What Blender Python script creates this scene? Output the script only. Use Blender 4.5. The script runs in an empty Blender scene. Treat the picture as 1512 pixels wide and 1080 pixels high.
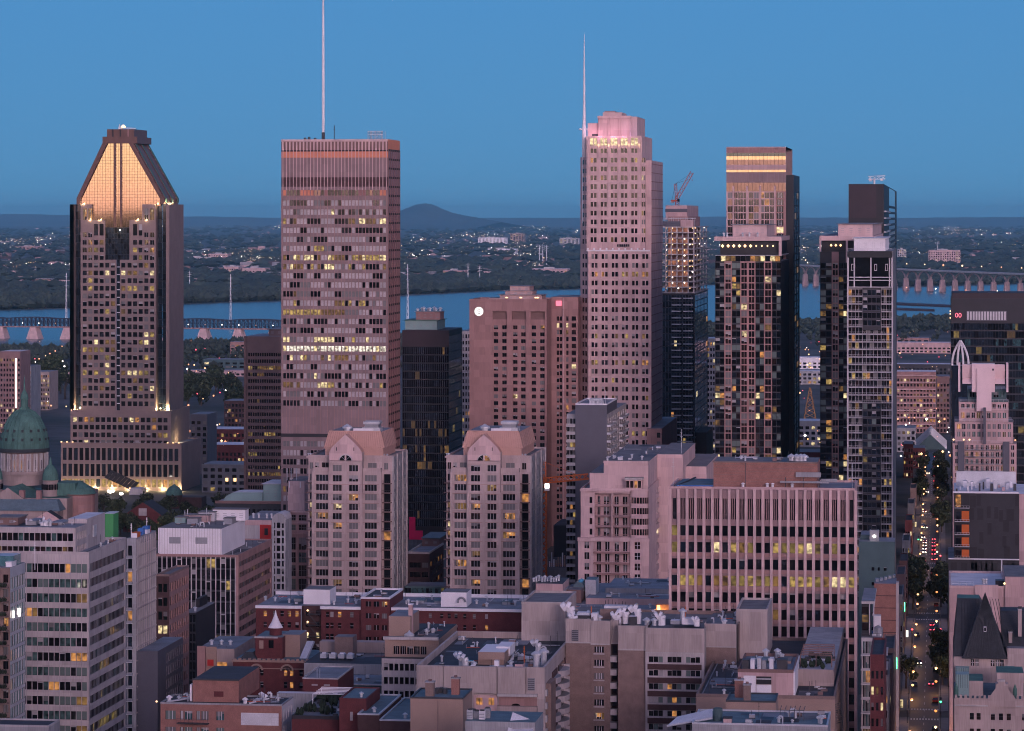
import bpy, math, random
from mathutils import Vector
random.seed(7)
sc = bpy.context.scene
COL = sc.collection
R = math.radians
# ---------------------------------------------------------------- camera
CAM_H, FOC, YAW = 155.0, 4800.0, R(7.5)          # height above the streets, focal length in photo pixels, turn from the street grid
cam_d = bpy.data.cameras.new('camera')
cam_d.sensor_width = 36.0
cam_d.lens = 36.0 * FOC / 1512.0
cam_d.shift_y = -(540 - 320) / 1512.0
cam_d.clip_start = 5.0
cam_d.clip_end = 400000.0
cam = bpy.data.objects.new('camera', cam_d)
cam.location = (0, 0, CAM_H)
cam.rotation_euler = (R(90), 0, YAW)
COL.objects.link(cam)
sc.camera = cam
# ---------------------------------------------------------------- exposure, world, sun
EXPO = 2.0
EK = 1.0 / 2 ** EXPO
sc.view_settings.view_transform = 'Standard'
sc.view_settings.look = 'None'
sc.view_settings.exposure = EXPO
sc.view_settings.gamma = 1.0
sc.view_settings.use_curve_mapping = False
sc.render.engine = 'CYCLES'
sc.cycles.use_denoising = True
sc.cycles.max_bounces = 6
sc.cycles.diffuse_bounces = 3
sc.cycles.glossy_bounces = 3
sc.cycles.volume_bounces = 4
sc.cycles.transmission_bounces = 2
sc.cycles.caustics_reflective = False
sc.cycles.sample_clamp_indirect = 4.0
sc.cycles.use_light_tree = False
sc.cycles.filter_width = 1.05
FW = Vector((-math.sin(YAW), math.cos(YAW), 0))  # the way the camera looks
RT = Vector((math.cos(YAW), math.sin(YAW), 0))
SUN_EL = 0.6
world = bpy.data.worlds.new('World')
sc.world = world
world.use_nodes = True
nt = world.node_tree
N, L = nt.nodes, nt.links
bg = N['Background']
def nod(t, **kw):
 n = N.new(t)
 for k, v in kw.items():
  setattr(n, k, v)
 return n
def mth(op, a, b=None, c=None):
 n = nod('ShaderNodeMath', operation=op)
 for i, v in enumerate((a, b, c)):
  if v is None:
   continue
  if isinstance(v, (int, float)):
   n.inputs[i].default_value = v
  else:
   L.new(v, n.inputs[i])
 return n.outputs[0]
tc = nod('ShaderNodeTexCoord')
sep = nod('ShaderNodeSeparateXYZ')
L.new(tc.outputs['Generated'], sep.inputs[0])
zz = mth('MAXIMUM', sep.outputs[2], 0.0)
# dusk: the band of air right at the horizon is lifted to the colour the sky has a few degrees up
com = nod('ShaderNodeCombineXYZ')
L.new(sep.outputs[0], com.inputs[0])
L.new(sep.outputs[1], com.inputs[1])
L.new(mth('MULTIPLY_ADD', zz, 0.58, 0.16), com.inputs[2])
sky = nod('ShaderNodeTexSky', sky_type='NISHITA', sun_disc=False)
sky.sun_elevation = R(SUN_EL)
sky.sun_rotation = R(180) - YAW                   # low in the west, behind the camera
sky.air_density = 1.0
sky.dust_density = 0.3
sky.ozone_density = 4.0
L.new(com.outputs[0], sky.inputs[0])
tint = nod('ShaderNodeMix', data_type='RGBA', blend_type='MULTIPLY')
tint.inputs[0].default_value = 1.0
L.new(sky.outputs[0], tint.inputs[6])
tint.inputs[7].default_value = (0.8, 1.09, 1.1, 1)
# afterglow along the western horizon
dot = nod('ShaderNodeVectorMath', operation='DOT_PRODUCT')
L.new(tc.outputs['Generated'], dot.inputs[0])
dot.inputs[1].default_value = tuple(-FW)
west = mth('POWER', mth('MAXIMUM', mth('MULTIPLY_ADD', dot.outputs['Value'], 0.5, 0.5), 0.0), 2.2)
ramp = nod('ShaderNodeValToRGB')
L.new(mth('MULTIPLY', zz, 2.0), ramp.inputs[0])
cr = ramp.color_ramp
cr.elements[0].position = 0.0
cr.elements[0].color = (1.0, 0.36, 0.20, 1)
cr.elements[1].position = 1.0
cr.elements[1].color = (0.24, 0.13, 0.12, 1)
for p, c in ((0.016, (1.0, 0.44, 0.15, 1)), (0.035, (1.0, 0.58, 0.17, 1)), (0.065, (1.0, 0.64, 0.24, 1)), (0.13, (0.85, 0.52, 0.42, 1)), (0.3, (0.55, 0.37, 0.42, 1)), (0.6, (0.34, 0.21, 0.23, 1))):
 e = cr.elements.new(p)
 e.color = c
glow = nod('ShaderNodeMix', data_type='RGBA', blend_type='MULTIPLY')
glow.inputs[0].default_value = 1.0
L.new(ramp.outputs[0], glow.inputs[6])
L.new(west, glow.inputs[7])
add = nod('ShaderNodeMix', data_type='RGBA', blend_type='ADD')
GLOW_MIX = 3.6
gl2 = nod('ShaderNodeVectorMath', operation='SCALE')
L.new(glow.outputs[2], gl2.inputs[0])
gl2.inputs['Scale'].default_value = GLOW_MIX
add.inputs[0].default_value = 1.0
L.new(tint.outputs[2], add.inputs[6])
L.new(gl2.outputs[0], add.inputs[7])
L.new(add.outputs[2], bg.inputs[0])
bg.inputs[1].default_value = 0.15
world.cycles.sampling_method = 'MANUAL'
world.cycles.sample_map_resolution = 512
sun_d = bpy.data.lights.new('sun', 'SUN')
sun_d.energy = 0.43
sun_d.angle = R(18)
sun_d.color = (1.0, 0.69, 0.79)
sun = bpy.data.objects.new('sun', sun_d)
COL.objects.link(sun)
sun.rotation_euler = (R(90 - 9), 0, YAW + R(15))          # from behind the camera, low
# ---------------------------------------------------------------- picture <-> place
CT, ST = math.cos(YAW), math.sin(YAW)
def ray(px):
 a = (px - 756.0) / FOC
 return a * CT - ST, CT + a * ST
def Xat(px, Y):
 dx, dy = ray(px)
 return Y / dy * dx
def Tat(px, Y):
 return Y / ray(px)[1]
def Zat(px, py, Y):
 return CAM_H - (py - 320.0) / FOC * Tat(px, Y)
def gnd(px, py, z=0.0):
 """where the line of sight of a photo pixel meets the level z"""
 t = (CAM_H - z) * FOC / (py - 320.0)
 dx, dy = ray(px)
 return t * dx, t * dy
def Ypx(px, X):
 dx, dy = ray(px)
 return X / dx * dy
# ---------------------------------------------------------------- materials
MATS = {}
def pmat(name, col, rough=0.8, var=0.12, scale=0.15, spec=0.3, metal=0.0, streak=0.0, bump=0.0, emit=None, es=0.0, ior=None):
 m = bpy.data.materials.new(name)
 m.use_nodes = True
 t = m.node_tree
 b = t.nodes['Principled BSDF']
 b.inputs['Roughness'].default_value = rough
 b.inputs['Metallic'].default_value = metal
 b.inputs['Specular IOR Level'].default_value = spec
 if ior:
  b.inputs['IOR'].default_value = ior
 c4 = (*col, 1)
 b.inputs['Base Color'].default_value = c4
 if var > 0:
  co = t.nodes.new('ShaderNodeTexCoord')
  mp = t.nodes.new('ShaderNodeMapping')
  mp.inputs['Scale'].default_value = (1, 1, 0.25 if streak else 1)
  no = t.nodes.new('ShaderNodeTexNoise')
  no.inputs['Scale'].default_value = scale
  no.inputs['Detail'].default_value = 5
  no.inputs['Roughness'].default_value = 0.65
  t.links.new(co.outputs['Object'], mp.inputs[0])
  t.links.new(mp.outputs[0], no.inputs['Vector'])
  mr = t.nodes.new('ShaderNodeMapRange')
  mr.inputs[1].default_value = 0.25
  mr.inputs[2].default_value = 0.75
  mr.inputs[3].default_value = 1 - var * 1.6
  mr.inputs[4].default_value = 1 + var
  t.links.new(no.outputs[0], mr.inputs[0])
  m2 = t.nodes.new('ShaderNodeMapping')
  m2.inputs['Scale'].default_value = (1.1, 1.1, 0.06) if streak else (0.9, 0.9, 0.9)
  n2 = t.nodes.new('ShaderNodeTexNoise')
  n2.inputs['Detail'].default_value = 3
  t.links.new(co.outputs['Object'], m2.inputs[0])
  t.links.new(m2.outputs[0], n2.inputs['Vector'])
  r2 = t.nodes.new('ShaderNodeMapRange')
  r2.inputs[1].default_value = 0.3
  r2.inputs[2].default_value = 0.6
  r2.inputs[3].default_value = 1 - var * 1.3
  r2.inputs[4].default_value = 1.0
  t.links.new(n2.outputs[0], r2.inputs[0])
  mm = t.nodes.new('ShaderNodeMath')
  mm.operation = 'MULTIPLY'
  t.links.new(mr.outputs[0], mm.inputs[0])
  t.links.new(r2.outputs[0], mm.inputs[1])
  if streak:                                  # cast panels differ a little in tone
   ad = t.nodes.new('ShaderNodeVectorMath')
   ad.inputs[1].default_value = (0.37, 0.83, 0.41)
   sn = t.nodes.new('ShaderNodeVectorMath')
   sn.operation = 'SNAP'
   sn.inputs[1].default_value = (2.6, 2.6, 3.5)
   wn = t.nodes.new('ShaderNodeTexWhiteNoise')
   r3 = t.nodes.new('ShaderNodeMapRange')
   r3.inputs[3].default_value = 0.87
   r3.inputs[4].default_value = 1.07
   m3 = t.nodes.new('ShaderNodeMath')
   m3.operation = 'MULTIPLY'
   t.links.new(co.outputs['Object'], ad.inputs[0])
   t.links.new(ad.outputs[0], sn.inputs[0])
   t.links.new(sn.outputs[0], wn.inputs['Vector'])
   t.links.new(wn.outputs['Value'], r3.inputs[0])
   t.links.new(mm.outputs[0], m3.inputs[0])
   t.links.new(r3.outputs[0], m3.inputs[1])
   mm = m3
  mx = t.nodes.new('ShaderNodeMix')
  mx.data_type = 'RGBA'
  mx.blend_type = 'MULTIPLY'
  mx.inputs[0].default_value = 1
  mx.inputs[6].default_value = c4
  t.links.new(mm.outputs[0], mx.inputs[7])
  t.links.new(mx.outputs[2], b.inputs['Base Color'])
 if emit:
  b.inputs['Emission Color'].default_value = (*emit, 1)
  b.inputs['Emission Strength'].default_value = es * EK
  m.cycles.emission_sampling = 'NONE' if es < 30 else 'AUTO'
 MATS[name] = m
 return m
def rand_shift(t, mp):
 oi = t.nodes.new('ShaderNodeObjectInfo')
 mu = t.nodes.new('ShaderNodeMath')
 mu.operation = 'MULTIPLY'
 mu.inputs[1].default_value = 60.0
 t.links.new(oi.outputs['Random'], mu.inputs[0])
 t.links.new(mu.outputs[0], mp.inputs['Location'])
def glassmat(name, base, rough=0.06, ior=1.8, cell=(0.9, 0.9, 0.6), lo=0.3, hi=1.6, metal=0.0, wob=0.004, tint=None):
 """window glass: dark room behind it, tone differs from pane to pane"""
 m = bpy.data.materials.new(name)
 m.use_nodes = True
 t = m.node_tree
 b = t.nodes['Principled BSDF']
 b.inputs['Roughness'].default_value = rough
 b.inputs['IOR'].default_value = ior
 b.inputs['Metallic'].default_value = metal
 if tint:
  b.inputs['Specular Tint'].default_value = (*tint, 1)
 co = t.nodes.new('ShaderNodeTexCoord')
 mp = t.nodes.new('ShaderNodeMapping')
 rand_shift(t, mp)
 mp.inputs['Scale'].default_value = cell
 no = t.nodes.new('ShaderNodeTexNoise')
 no.inputs['Scale'].default_value = 1.0
 no.inputs['Detail'].default_value = 2
 t.links.new(co.outputs['Object'], mp.inputs[0])
 t.links.new(mp.outputs[0], no.inputs['Vector'])
 mr = t.nodes.new('ShaderNodeMapRange')
 mr.inputs[1].default_value = 0.3
 mr.inputs[2].default_value = 0.7
 mr.inputs[3].default_value = lo
 mr.inputs[4].default_value = hi
 t.links.new(no.outputs[0], mr.inputs[0])
 mx = t.nodes.new('ShaderNodeMix')
 mx.data_type = 'RGBA'
 mx.blend_type = 'MULTIPLY'
 mx.inputs[0].default_value = 1
 mx.inputs[6].default_value = (*base, 1)
 t.links.new(mr.outputs[0], mx.inputs[7])
 t.links.new(mx.outputs[2], b.inputs['Base Color'])
 if wob:
  n2 = t.nodes.new('ShaderNodeTexNoise')
  n2.inputs['Scale'].default_value = 0.35
  t.links.new(co.outputs['Object'], n2.inputs['Vector'])
  bp = t.nodes.new('ShaderNodeBump')
  bp.inputs['Strength'].default_value = 1.0
  bp.inputs['Distance'].default_value = wob
  t.links.new(n2.outputs[0], bp.inputs['Height'])
  t.links.new(bp.outputs[0], b.inputs['Normal'])
 MATS[name] = m
 return m
def litmat(name, col, strength, lo=0.08, hi=1.25, cell=0.7, base=(0.05, 0.04, 0.03)):
 """a lit room seen through its window: light broken by furniture, blinds and people"""
 m = bpy.data.materials.new(name)
 m.use_nodes = True
 t = m.node_tree
 b = t.nodes['Principled BSDF']
 b.inputs['Roughness'].default_value = 0.08
 b.inputs['Base Color'].default_value = (*base, 1)
 co = t.nodes.new('ShaderNodeTexCoord')
 mp = t.nodes.new('ShaderNodeMapping')
 rand_shift(t, mp)
 mp.inputs['Scale'].default_value = (cell, cell, cell * 1.3)
 no = t.nodes.new('ShaderNodeTexNoise')
 no.inputs['Scale'].default_value = 1.0
 no.inputs['Detail'].default_value = 3
 t.links.new(co.outputs['Object'], mp.inputs[0])
 t.links.new(mp.outputs[0], no.inputs['Vector'])
 mr = t.nodes.new('ShaderNodeMapRange')
 mr.inputs[1].default_value = 0.33
 mr.inputs[2].default_value = 0.68
 mr.inputs[3].default_value = lo * strength * EK
 mr.inputs[4].default_value = hi * strength * EK
 t.links.new(no.outputs[0], mr.inputs[0])
 b.inputs['Emission Color'].default_value = (*col, 1)
 t.links.new(mr.outputs[0], b.inputs['Emission Strength'])
 m.cycles.emission_sampling = 'NONE'
 MATS[name] = m
 return m
def lamp(name, col, strength):
 return pmat(name, (0.6, 0.6, 0.6), var=0, emit=col, es=strength)
# ---------------------------------------------------------------- mesh collecting
class MB:
 def __init__(s):
  s.v, s.f, s.mi, s.ms = [], [], [], []
 def mat(s, m):
  if m not in s.ms:
   s.ms.append(m)
  return s.ms.index(m)
 def poly(s, pts, m):
  n = len(s.v)
  s.v.extend(pts)
  s.f.append(tuple(range(n, n + len(pts))))
  s.mi.append(s.mat(m))
 def faces(s, pts, fs, m):
  n = len(s.v)
  s.v.extend(pts)
  k = s.mat(m)
  for f in fs:
   s.f.append(tuple(n + i for i in f))
   s.mi.append(k)
 def box(s, x0, x1, y0, y1, z0, z1, m, top=None, bottom=True):
  p = [(x0, y0, z0), (x1, y0, z0), (x1, y1, z0), (x0, y1, z0), (x0, y0, z1), (x1, y0, z1), (x1, y1, z1), (x0, y1, z1)]
  fs = [(0, 1, 5, 4), (1, 2, 6, 5), (2, 3, 7, 6), (3, 0, 4, 7)]
  if bottom:
   fs.append((3, 2, 1, 0))
  s.faces(p, fs, m)
  s.poly([p[4], p[5], p[6], p[7]], top or m)
 def prism(s, ring, z0, z1, m, top=None):
  """ring: list of (x,y) counter-clockwise"""
  n = len(ring)
  p = [(x, y, z0) for x, y in ring] + [(x, y, z1) for x, y in ring]
  s.faces(p, [(i, (i + 1) % n, n + (i + 1) % n, n + i) for i in range(n)], m)
  s.poly([(x, y, z1) for x, y in ring], top or m)
 def lathe(s, cx, cy, prof, m, n=12, cap=True, a0=0.0, a1=2 * math.pi):
  full = abs(a1 - a0 - 2 * math.pi) < 1e-6
  k = n if full else n + 1
  pts, fs = [], []
  for r, z in prof:
   for i in range(k):
    a = a0 + (a1 - a0) * i / n
    pts.append((cx + r * math.cos(a), cy + r * math.sin(a), z))
  for j in range(len(prof) - 1):
   for i in range(n):
    i2 = (i + 1) % k
    fs.append((j * k + i, j * k + i2, (j + 1) * k + i2, (j + 1) * k + i))
  s.faces(pts, fs, m)
  if cap and prof[-1][0] > 0.01:
   s.poly(pts[-k:], m)
 def bar(s, a, b, r, m, n=4):
  a, b = Vector(a), Vector(b)
  d = (b - a)
  if d.length < 1e-6:
   return
  d.normalize()
  up = Vector((0, 0, 1)) if abs(d.z) < 0.9 else Vector((1, 0, 0))
  u = d.cross(up).normalized()
  w = d.cross(u)
  pts = []
  for p in (a, b):
   for i in range(n):
    an = 2 * math.pi * (i + 0.5) / n
    q = p + u * (r * math.cos(an)) + w * (r * math.sin(an))
    pts.append(tuple(q))
  s.faces(pts, [(i, (i + 1) % n, n + (i + 1) % n, n + i) for i in range(n)] + [tuple(range(n - 1, -1, -1)), tuple(range(n, 2 * n))], m)
 def wedge(s, ring, ring2, m, cap=None):
  """loft between two rings of equal length"""
  n = len(ring)
  s.faces(list(ring) + list(ring2), [(i, (i + 1) % n, n + (i + 1) % n, n + i) for i in range(n)], m)
  s.poly(list(ring2), cap or m)
 def mesh(s, name, smooth=False):
  me = bpy.data.meshes.new(name)
  me.from_pydata(s.v, [], s.f)
  for m in s.ms:
   me.materials.append(MATS[m])
  me.polygons.foreach_set('material_index', s.mi)
  if smooth:
   me.polygons.foreach_set('use_smooth', [True] * len(s.f))
  me.update()
  return me
 def build(s, name, parent=None, loc=None, smooth=False, **props):
  if not s.f:
   return None
  return link(name, s.mesh(name, smooth), parent, loc, **props)
def link(name, data, parent=None, loc=None, **props):
 o = bpy.data.objects.new(name, data)
 COL.objects.link(o)
 if parent is not None:
  o.parent = parent
 if loc:
  o.location = loc
 for k, v in props.items():
  if v is not None:
   o[k] = v
 return o
def thing(name, label, cat, loc, rz=0.0, group=None):
 o = link(name, None, None, loc, label=label, category=cat, group=group)
 o.rotation_euler = (0, 0, rz)
 o.empty_display_size = 1
 return o
# ---------------------------------------------------------------- palette (real-world base colours)
def C(h):
 h = h.lstrip('#')
 f = lambda v: (v / 12.92 if v <= 0.04045 else ((v + 0.055) / 1.055) ** 2.4)
 return tuple(f(int(h[i:i + 2], 16) / 255) for i in (0, 2, 4))
for nm, col, kw in [
 ('concrete_white', (0.46, 0.41, 0.40), dict(streak=1, var=0.14)),
 ('concrete_grey', (0.34, 0.34, 0.35), dict(streak=1, var=0.16)),
 ('concrete_dark', (0.17, 0.17, 0.18), dict(streak=1, var=0.16)),
 ('concrete_pale', (0.46, 0.43, 0.42), dict(streak=1, var=0.14)),
 ('beige_stone', (0.36, 0.285, 0.26), dict(streak=1, var=0.12)),
 ('pink_stone', (0.575, 0.41, 0.39), dict(streak=1, var=0.1)),
 ('pink_panel', (0.50, 0.345, 0.33), dict(streak=1, var=0.1)),
 ('rose_stone', (0.34, 0.20, 0.182), dict(streak=1, var=0.1)),
 ('granite_brown', (0.25, 0.185, 0.17), dict(var=0.1)),
 ('brown_panel', (0.205, 0.125, 0.112), dict(var=0.12)),
 ('tan_brick', (0.235, 0.165, 0.142), dict(var=0.16, scale=0.5)),
 ('tan_stucco', (0.33, 0.23, 0.185), dict(var=0.1)),
 ('orange_brick', (0.31, 0.15, 0.12), dict(var=0.18, scale=0.5)),
 ('red_brick', (0.125, 0.034, 0.036), dict(var=0.2, scale=0.5)),
 ('dark_brick', (0.075, 0.04, 0.04), dict(var=0.2, scale=0.5)),
 ('corrugated', (0.44, 0.375, 0.35), dict(streak=1, var=0.12, scale=0.4)),
 ('white_paint', (0.74, 0.72, 0.73), dict(var=0.08)),
 ('pale_metal', (0.55, 0.56, 0.58), dict(rough=0.45, metal=0.3, var=0.15)),
 ('grey_metal', (0.30, 0.31, 0.33), dict(rough=0.5, metal=0.3, var=0.15)),
 ('dark_metal', (0.05, 0.05, 0.055), dict(rough=0.5, var=0.1)),
 ('roof_tar', (0.065, 0.065, 0.07), dict(var=0.35, scale=0.12)),
 ('roof_gravel', (0.20, 0.185, 0.18), dict(var=0.25, scale=0.25)),
 ('roof_grey', (0.24, 0.25, 0.27), dict(var=0.25, scale=0.15)),
 ('roof_white', (0.66, 0.65, 0.67), dict(var=0.15, scale=0.2)),
 ('roof_teal', (0.13, 0.19, 0.21), dict(var=0.2, scale=0.3)),
 ('copper_green', (0.085, 0.19, 0.155), dict(var=0.22, scale=0.3, streak=1)),
 ('mint_panel', (0.24, 0.36, 0.34), dict(var=0.1)),
 ('copper_pink', (0.50, 0.30, 0.24), dict(var=0.08, rough=0.6)),
 ('copper_brown', (0.14, 0.075, 0.06), dict(var=0.15, rough=0.45)),
 ('slate', (0.045, 0.05, 0.055), dict(var=0.2, scale=0.6)),
 ('asphalt', (0.05, 0.05, 0.053), dict(var=0.2, scale=0.2, rough=0.7)),
 ('paving', (0.19, 0.18, 0.175), dict(var=0.15, scale=0.3)),
 ('road_paint', (0.6, 0.6, 0.58), dict(var=0.2, scale=1.0)),
 ('twin_stone', (0.47, 0.37, 0.345), dict(streak=1, var=0.13)),
 ('chateau_stone', (0.47, 0.375, 0.34), dict(streak=1, var=0.15)),
 ('pink_white', (0.72, 0.55, 0.54), dict(var=0.06)),
 ('teal_pane', (0.09, 0.21, 0.22), dict(var=0.25, rough=0.2, spec=0.6, scale=0.5)),
 ('derrick_paint', (0.26, 0.14, 0.06), dict(var=0.1)),
 ('banded_brown', (0.20, 0.13, 0.12), dict(var=0.12)),
 ('plum_panel', (0.034, 0.022, 0.028), dict(var=0.15, rough=0.5)),
 ('foliage_mid', (0.085, 0.105, 0.05), dict(var=0.5, scale=0.35)),
 ('foliage', (0.05, 0.075, 0.032), dict(var=0.5, scale=0.35)),
 ('foliage_dark', (0.03, 0.05, 0.028), dict(var=0.5, scale=0.3)),
 ('bark', (0.07, 0.05, 0.04), dict()),
 ('crane_orange', (0.55, 0.13, 0.03), dict(var=0.1)),
 ('crane_red', (0.42, 0.09, 0.05), dict(var=0.1)),
 ('crane_white', (0.7, 0.7, 0.7), dict(var=0.1)),
 ('magenta_paint', (0.62, 0.015, 0.09), dict(var=0.05)),
 ('red_paint', (0.45, 0.03, 0.025), dict(var=0.1)),
 ('green_paint', (0.07, 0.30, 0.10), dict(var=0.1)),
 ('blue_paint', (0.05, 0.16, 0.42), dict(var=0.1)),
 ('teal_panel', (0.07, 0.12, 0.125), dict(var=0.12)),
 ('black_panel', (0.018, 0.018, 0.022), dict(var=0.2, rough=0.5)),
 ('charcoal_panel', (0.03, 0.03, 0.036), dict(var=0.15, rough=0.5)),
 ('lead_panel', (0.10, 0.10, 0.12), dict(var=0.1, rough=0.6)),
 ('balcony_white', (0.44, 0.42, 0.43), dict(var=0.08)),
 ('mullion_white', (0.62, 0.60, 0.62), dict(var=0)),
 ('mullion_grey', (0.26, 0.25, 0.26), dict(var=0)),
 ('mullion_pink', (0.42, 0.27, 0.24), dict(var=0)),
 ('mullion_dark', (0.03, 0.03, 0.033), dict(var=0)),
 ('tyre', (0.02, 0.02, 0.02), dict(var=0)),
 ('blind_pale', (0.36, 0.34, 0.34), dict(var=0.1, spec=0.6, rough=0.25)),
 ('blind_mid', (0.17, 0.165, 0.165), dict(var=0.1, spec=0.6, rough=0.25)),
 ('blind_green', (0.13, 0.175, 0.16), dict(var=0.1, spec=0.6, rough=0.25)),
]:
 pmat(nm, col, **kw)
glassmat('glass_dark', (0.006, 0.006, 0.008), ior=1.6)
glassmat('glass_grey', (0.02, 0.02, 0.024))
glassmat('glass_blue', (0.015, 0.022, 0.032), ior=1.9)
glassmat('glass_teal', (0.035, 0.085, 0.09), ior=1.9)
glassmat('glass_green', (0.05, 0.095, 0.088), ior=1.7)
glassmat('glass_warm', (0.022, 0.011, 0.010), ior=1.8)
glassmat('glass_mirror', (0.58, 0.43, 0.29), metal=1.0, rough=0.05, lo=0.85, hi=1.1, wob=0.0)
glassmat('glass_bronze', (0.27, 0.18, 0.165), metal=1.0, rough=0.12, lo=0.85, hi=1.1, wob=0.0)
litmat('lit_yellow', (1.0, 0.66, 0.20), 0.5)
litmat('lit_bright', (1.0, 0.78, 0.42), 1.15)
litmat('lit_orange', (1.0, 0.42, 0.12), 0.65)
litmat('lit_dim', (1.0, 0.52, 0.15), 0.2)
litmat('lit_faint', (1.0, 0.55, 0.2), 0.09, cell=1.6)
litmat('lit_olive', (0.9, 0.62, 0.18), 0.24)
litmat('lit_white', (1.0, 0.9, 0.75), 1.3)
for nm, c, e in (('lamp_warm', (1.0, 0.30, 0.05), 1.8), ('lamp_gold', (1.0, 0.55, 0.2), 2.4), ('lamp_white', (1.0, 0.88, 0.75), 10), ('lamp_red', (1.0, 0.03, 0.06), 7), ('lamp_green', (0.05, 1.0, 0.35), 4), ('lamp_blue', (0.2, 0.5, 1.0), 3), ('head_light', (1.0, 0.8, 0.55), 12), ('tail_light', (1.0, 0.02, 0.05), 4), ('sign_white', (1.0, 0.97, 0.85), 1.3), ('sign_red', (1.0, 0.02, 0.08), 1.2)):
 lamp(nm, c, e)
# ---------------------------------------------------------------- ground, river, haze
G = MB()
def sheet(name, pts, z, mat, kind='structure', **kw):
 m = MB()
 m.poly([(x, y, z) for x, y in pts], mat)
 return m.build(name, kind=kind, **kw)
def landmat(name, a, b, scale, rough=0.9):
 m = pmat(name, a, var=0, rough=rough)
 t = m.node_tree
 co = t.nodes.new('ShaderNodeTexCoord')
 n1 = t.nodes.new('ShaderNodeTexNoise')
 n1.inputs['Scale'].default_value = scale
 n1.inputs['Detail'].default_value = 8
 n1.inputs['Roughness'].default_value = 0.7
 t.links.new(co.outputs['Object'], n1.inputs['Vector'])
 rp = t.nodes.new('ShaderNodeValToRGB')
 rp.color_ramp.elements[0].position = 0.42
 rp.color_ramp.elements[0].color = (*a, 1)
 rp.color_ramp.elements[1].position = 0.62
 rp.color_ramp.elements[1].color = (*b, 1)
 t.links.new(n1.outputs[0], rp.inputs[0])
 t.links.new(rp.outputs[0], t.nodes['Principled BSDF'].inputs['Base Color'])
 return m
landmat('far_land', (0.055, 0.07, 0.06), (0.12, 0.115, 0.105), 0.0016)
pmat('far_foliage', (0.062, 0.085, 0.06), var=0.4, scale=0.01)
pmat('far_foliage_dark', (0.045, 0.062, 0.05), var=0.4, scale=0.01)
pmat('hill_forest', (0.11, 0.15, 0.15), var=0.3, scale=0.0008)
landmat('near_land', (0.045, 0.05, 0.04), (0.12, 0.11, 0.105), 0.01)
D = 62000
sheet('ground', [(-30000, -410), (20000, -410), (20000, D), (-30000, D)], 0.0, 'far_land')
# city ground on this side of the river
near_shore = [(-300, 521), (0, 521), (120, 519), (420, 508), (700, 500), (1000, 484), (1330, 474), (1512, 470), (1800, 466)]
far_shore = [(-300, 461), (0, 459), (105, 456), (290, 449), (420, 445), (600, 437), (740, 430), (850, 428), (1060, 421), (1210, 419), (1330, 425), (1512, 420), (1800, 416)]
pn = [gnd(*p) for p in near_shore]
pf = [gnd(*p) for p in far_shore]
sheet('city_ground', [(pn[0][0], -300), (pn[-1][0], -300)] + pn[::-1], 0.02, 'near_land')
wm = pmat('river_water', (0.06, 0.085, 0.09), rough=0.22, var=0, spec=0.5, ior=1.33)
t = wm.node_tree
co = t.nodes.new('ShaderNodeTexCoord')
mp = t.nodes.new('ShaderNodeMapping')
mp.inputs['Scale'].default_value = (0.02, 0.1, 1)
nz = t.nodes.new('ShaderNodeTexNoise')
nz.inputs['Detail'].default_value = 4
bp = t.nodes.new('ShaderNodeBump')
bp.inputs['Distance'].default_value = 0.6
bp.inputs['Strength'].default_value = 0.5
t.links.new(co.outputs['Object'], mp.inputs[0])
t.links.new(mp.outputs[0], nz.inputs['Vector'])
t.links.new(nz.outputs[0], bp.inputs['Height'])
t.links.new(bp.outputs[0], t.nodes['Principled BSDF'].inputs['Normal'])
sheet('river', pn + pf[::-1], 0.03, 'river_water')
# the wooded hill the photograph was taken from: its dark tree line shows in the glass of the towers
hb = MB()
rnd = random.Random(3)
nx, ny = 300, 10
grid = []
for j in range(ny):
 for i in range(nx):
  x = -3000 + 6000 * i / (nx - 1)
  f = j / (ny - 1)
  y = -4 - 396 * f
  z = 0 if j in (0, ny - 1) else 138 * (1 - (1 - min(1, f * 2.2)) ** 2)
  if 0 < j < ny - 1:
   z += rnd.uniform(-4, 5)
  if 5 <= j < ny - 1:
   z += 24 + 7 * math.sin(x * .013) + rnd.uniform(-7, 6)
  z -= 70 * max(0, abs(x) / 3000 - 0.45)
  d = FW * y + RT * x
  grid.append((d.x, d.y, max(z, 0.0)))
hb.faces(grid, [(j * nx + i, j * nx + i + 1, (j + 1) * nx + i + 1, (j + 1) * nx + i) for j in range(ny - 1) for i in range(nx - 1)], 'foliage_dark')
hb.build('wooded_hill', kind='structure')
# the evening air
hz = MB()
hz.box(-31000, 21000, -420, D + 1000, -3.0, 335.0, 'dark_metal')
hm = bpy.data.materials.new('haze_air')
hm.use_nodes = True
t = hm.node_tree
t.nodes.remove(t.nodes['Principled BSDF'])
pv = t.nodes.new('ShaderNodeVolumePrincipled')
pv.inputs['Color'].default_value = (0.93, 1.0, 1.0, 1)
pv.inputs['Density'].default_value = 0.5 / 25000
pv.inputs['Anisotropy'].default_value = 0.85
t.links.new(pv.outputs[0], t.nodes['Material Output'].inputs['Volume'])
me = hz.mesh('haze')
me.materials.clear()
me.materials.append(hm)
link('haze', me, kind='stuff')
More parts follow.
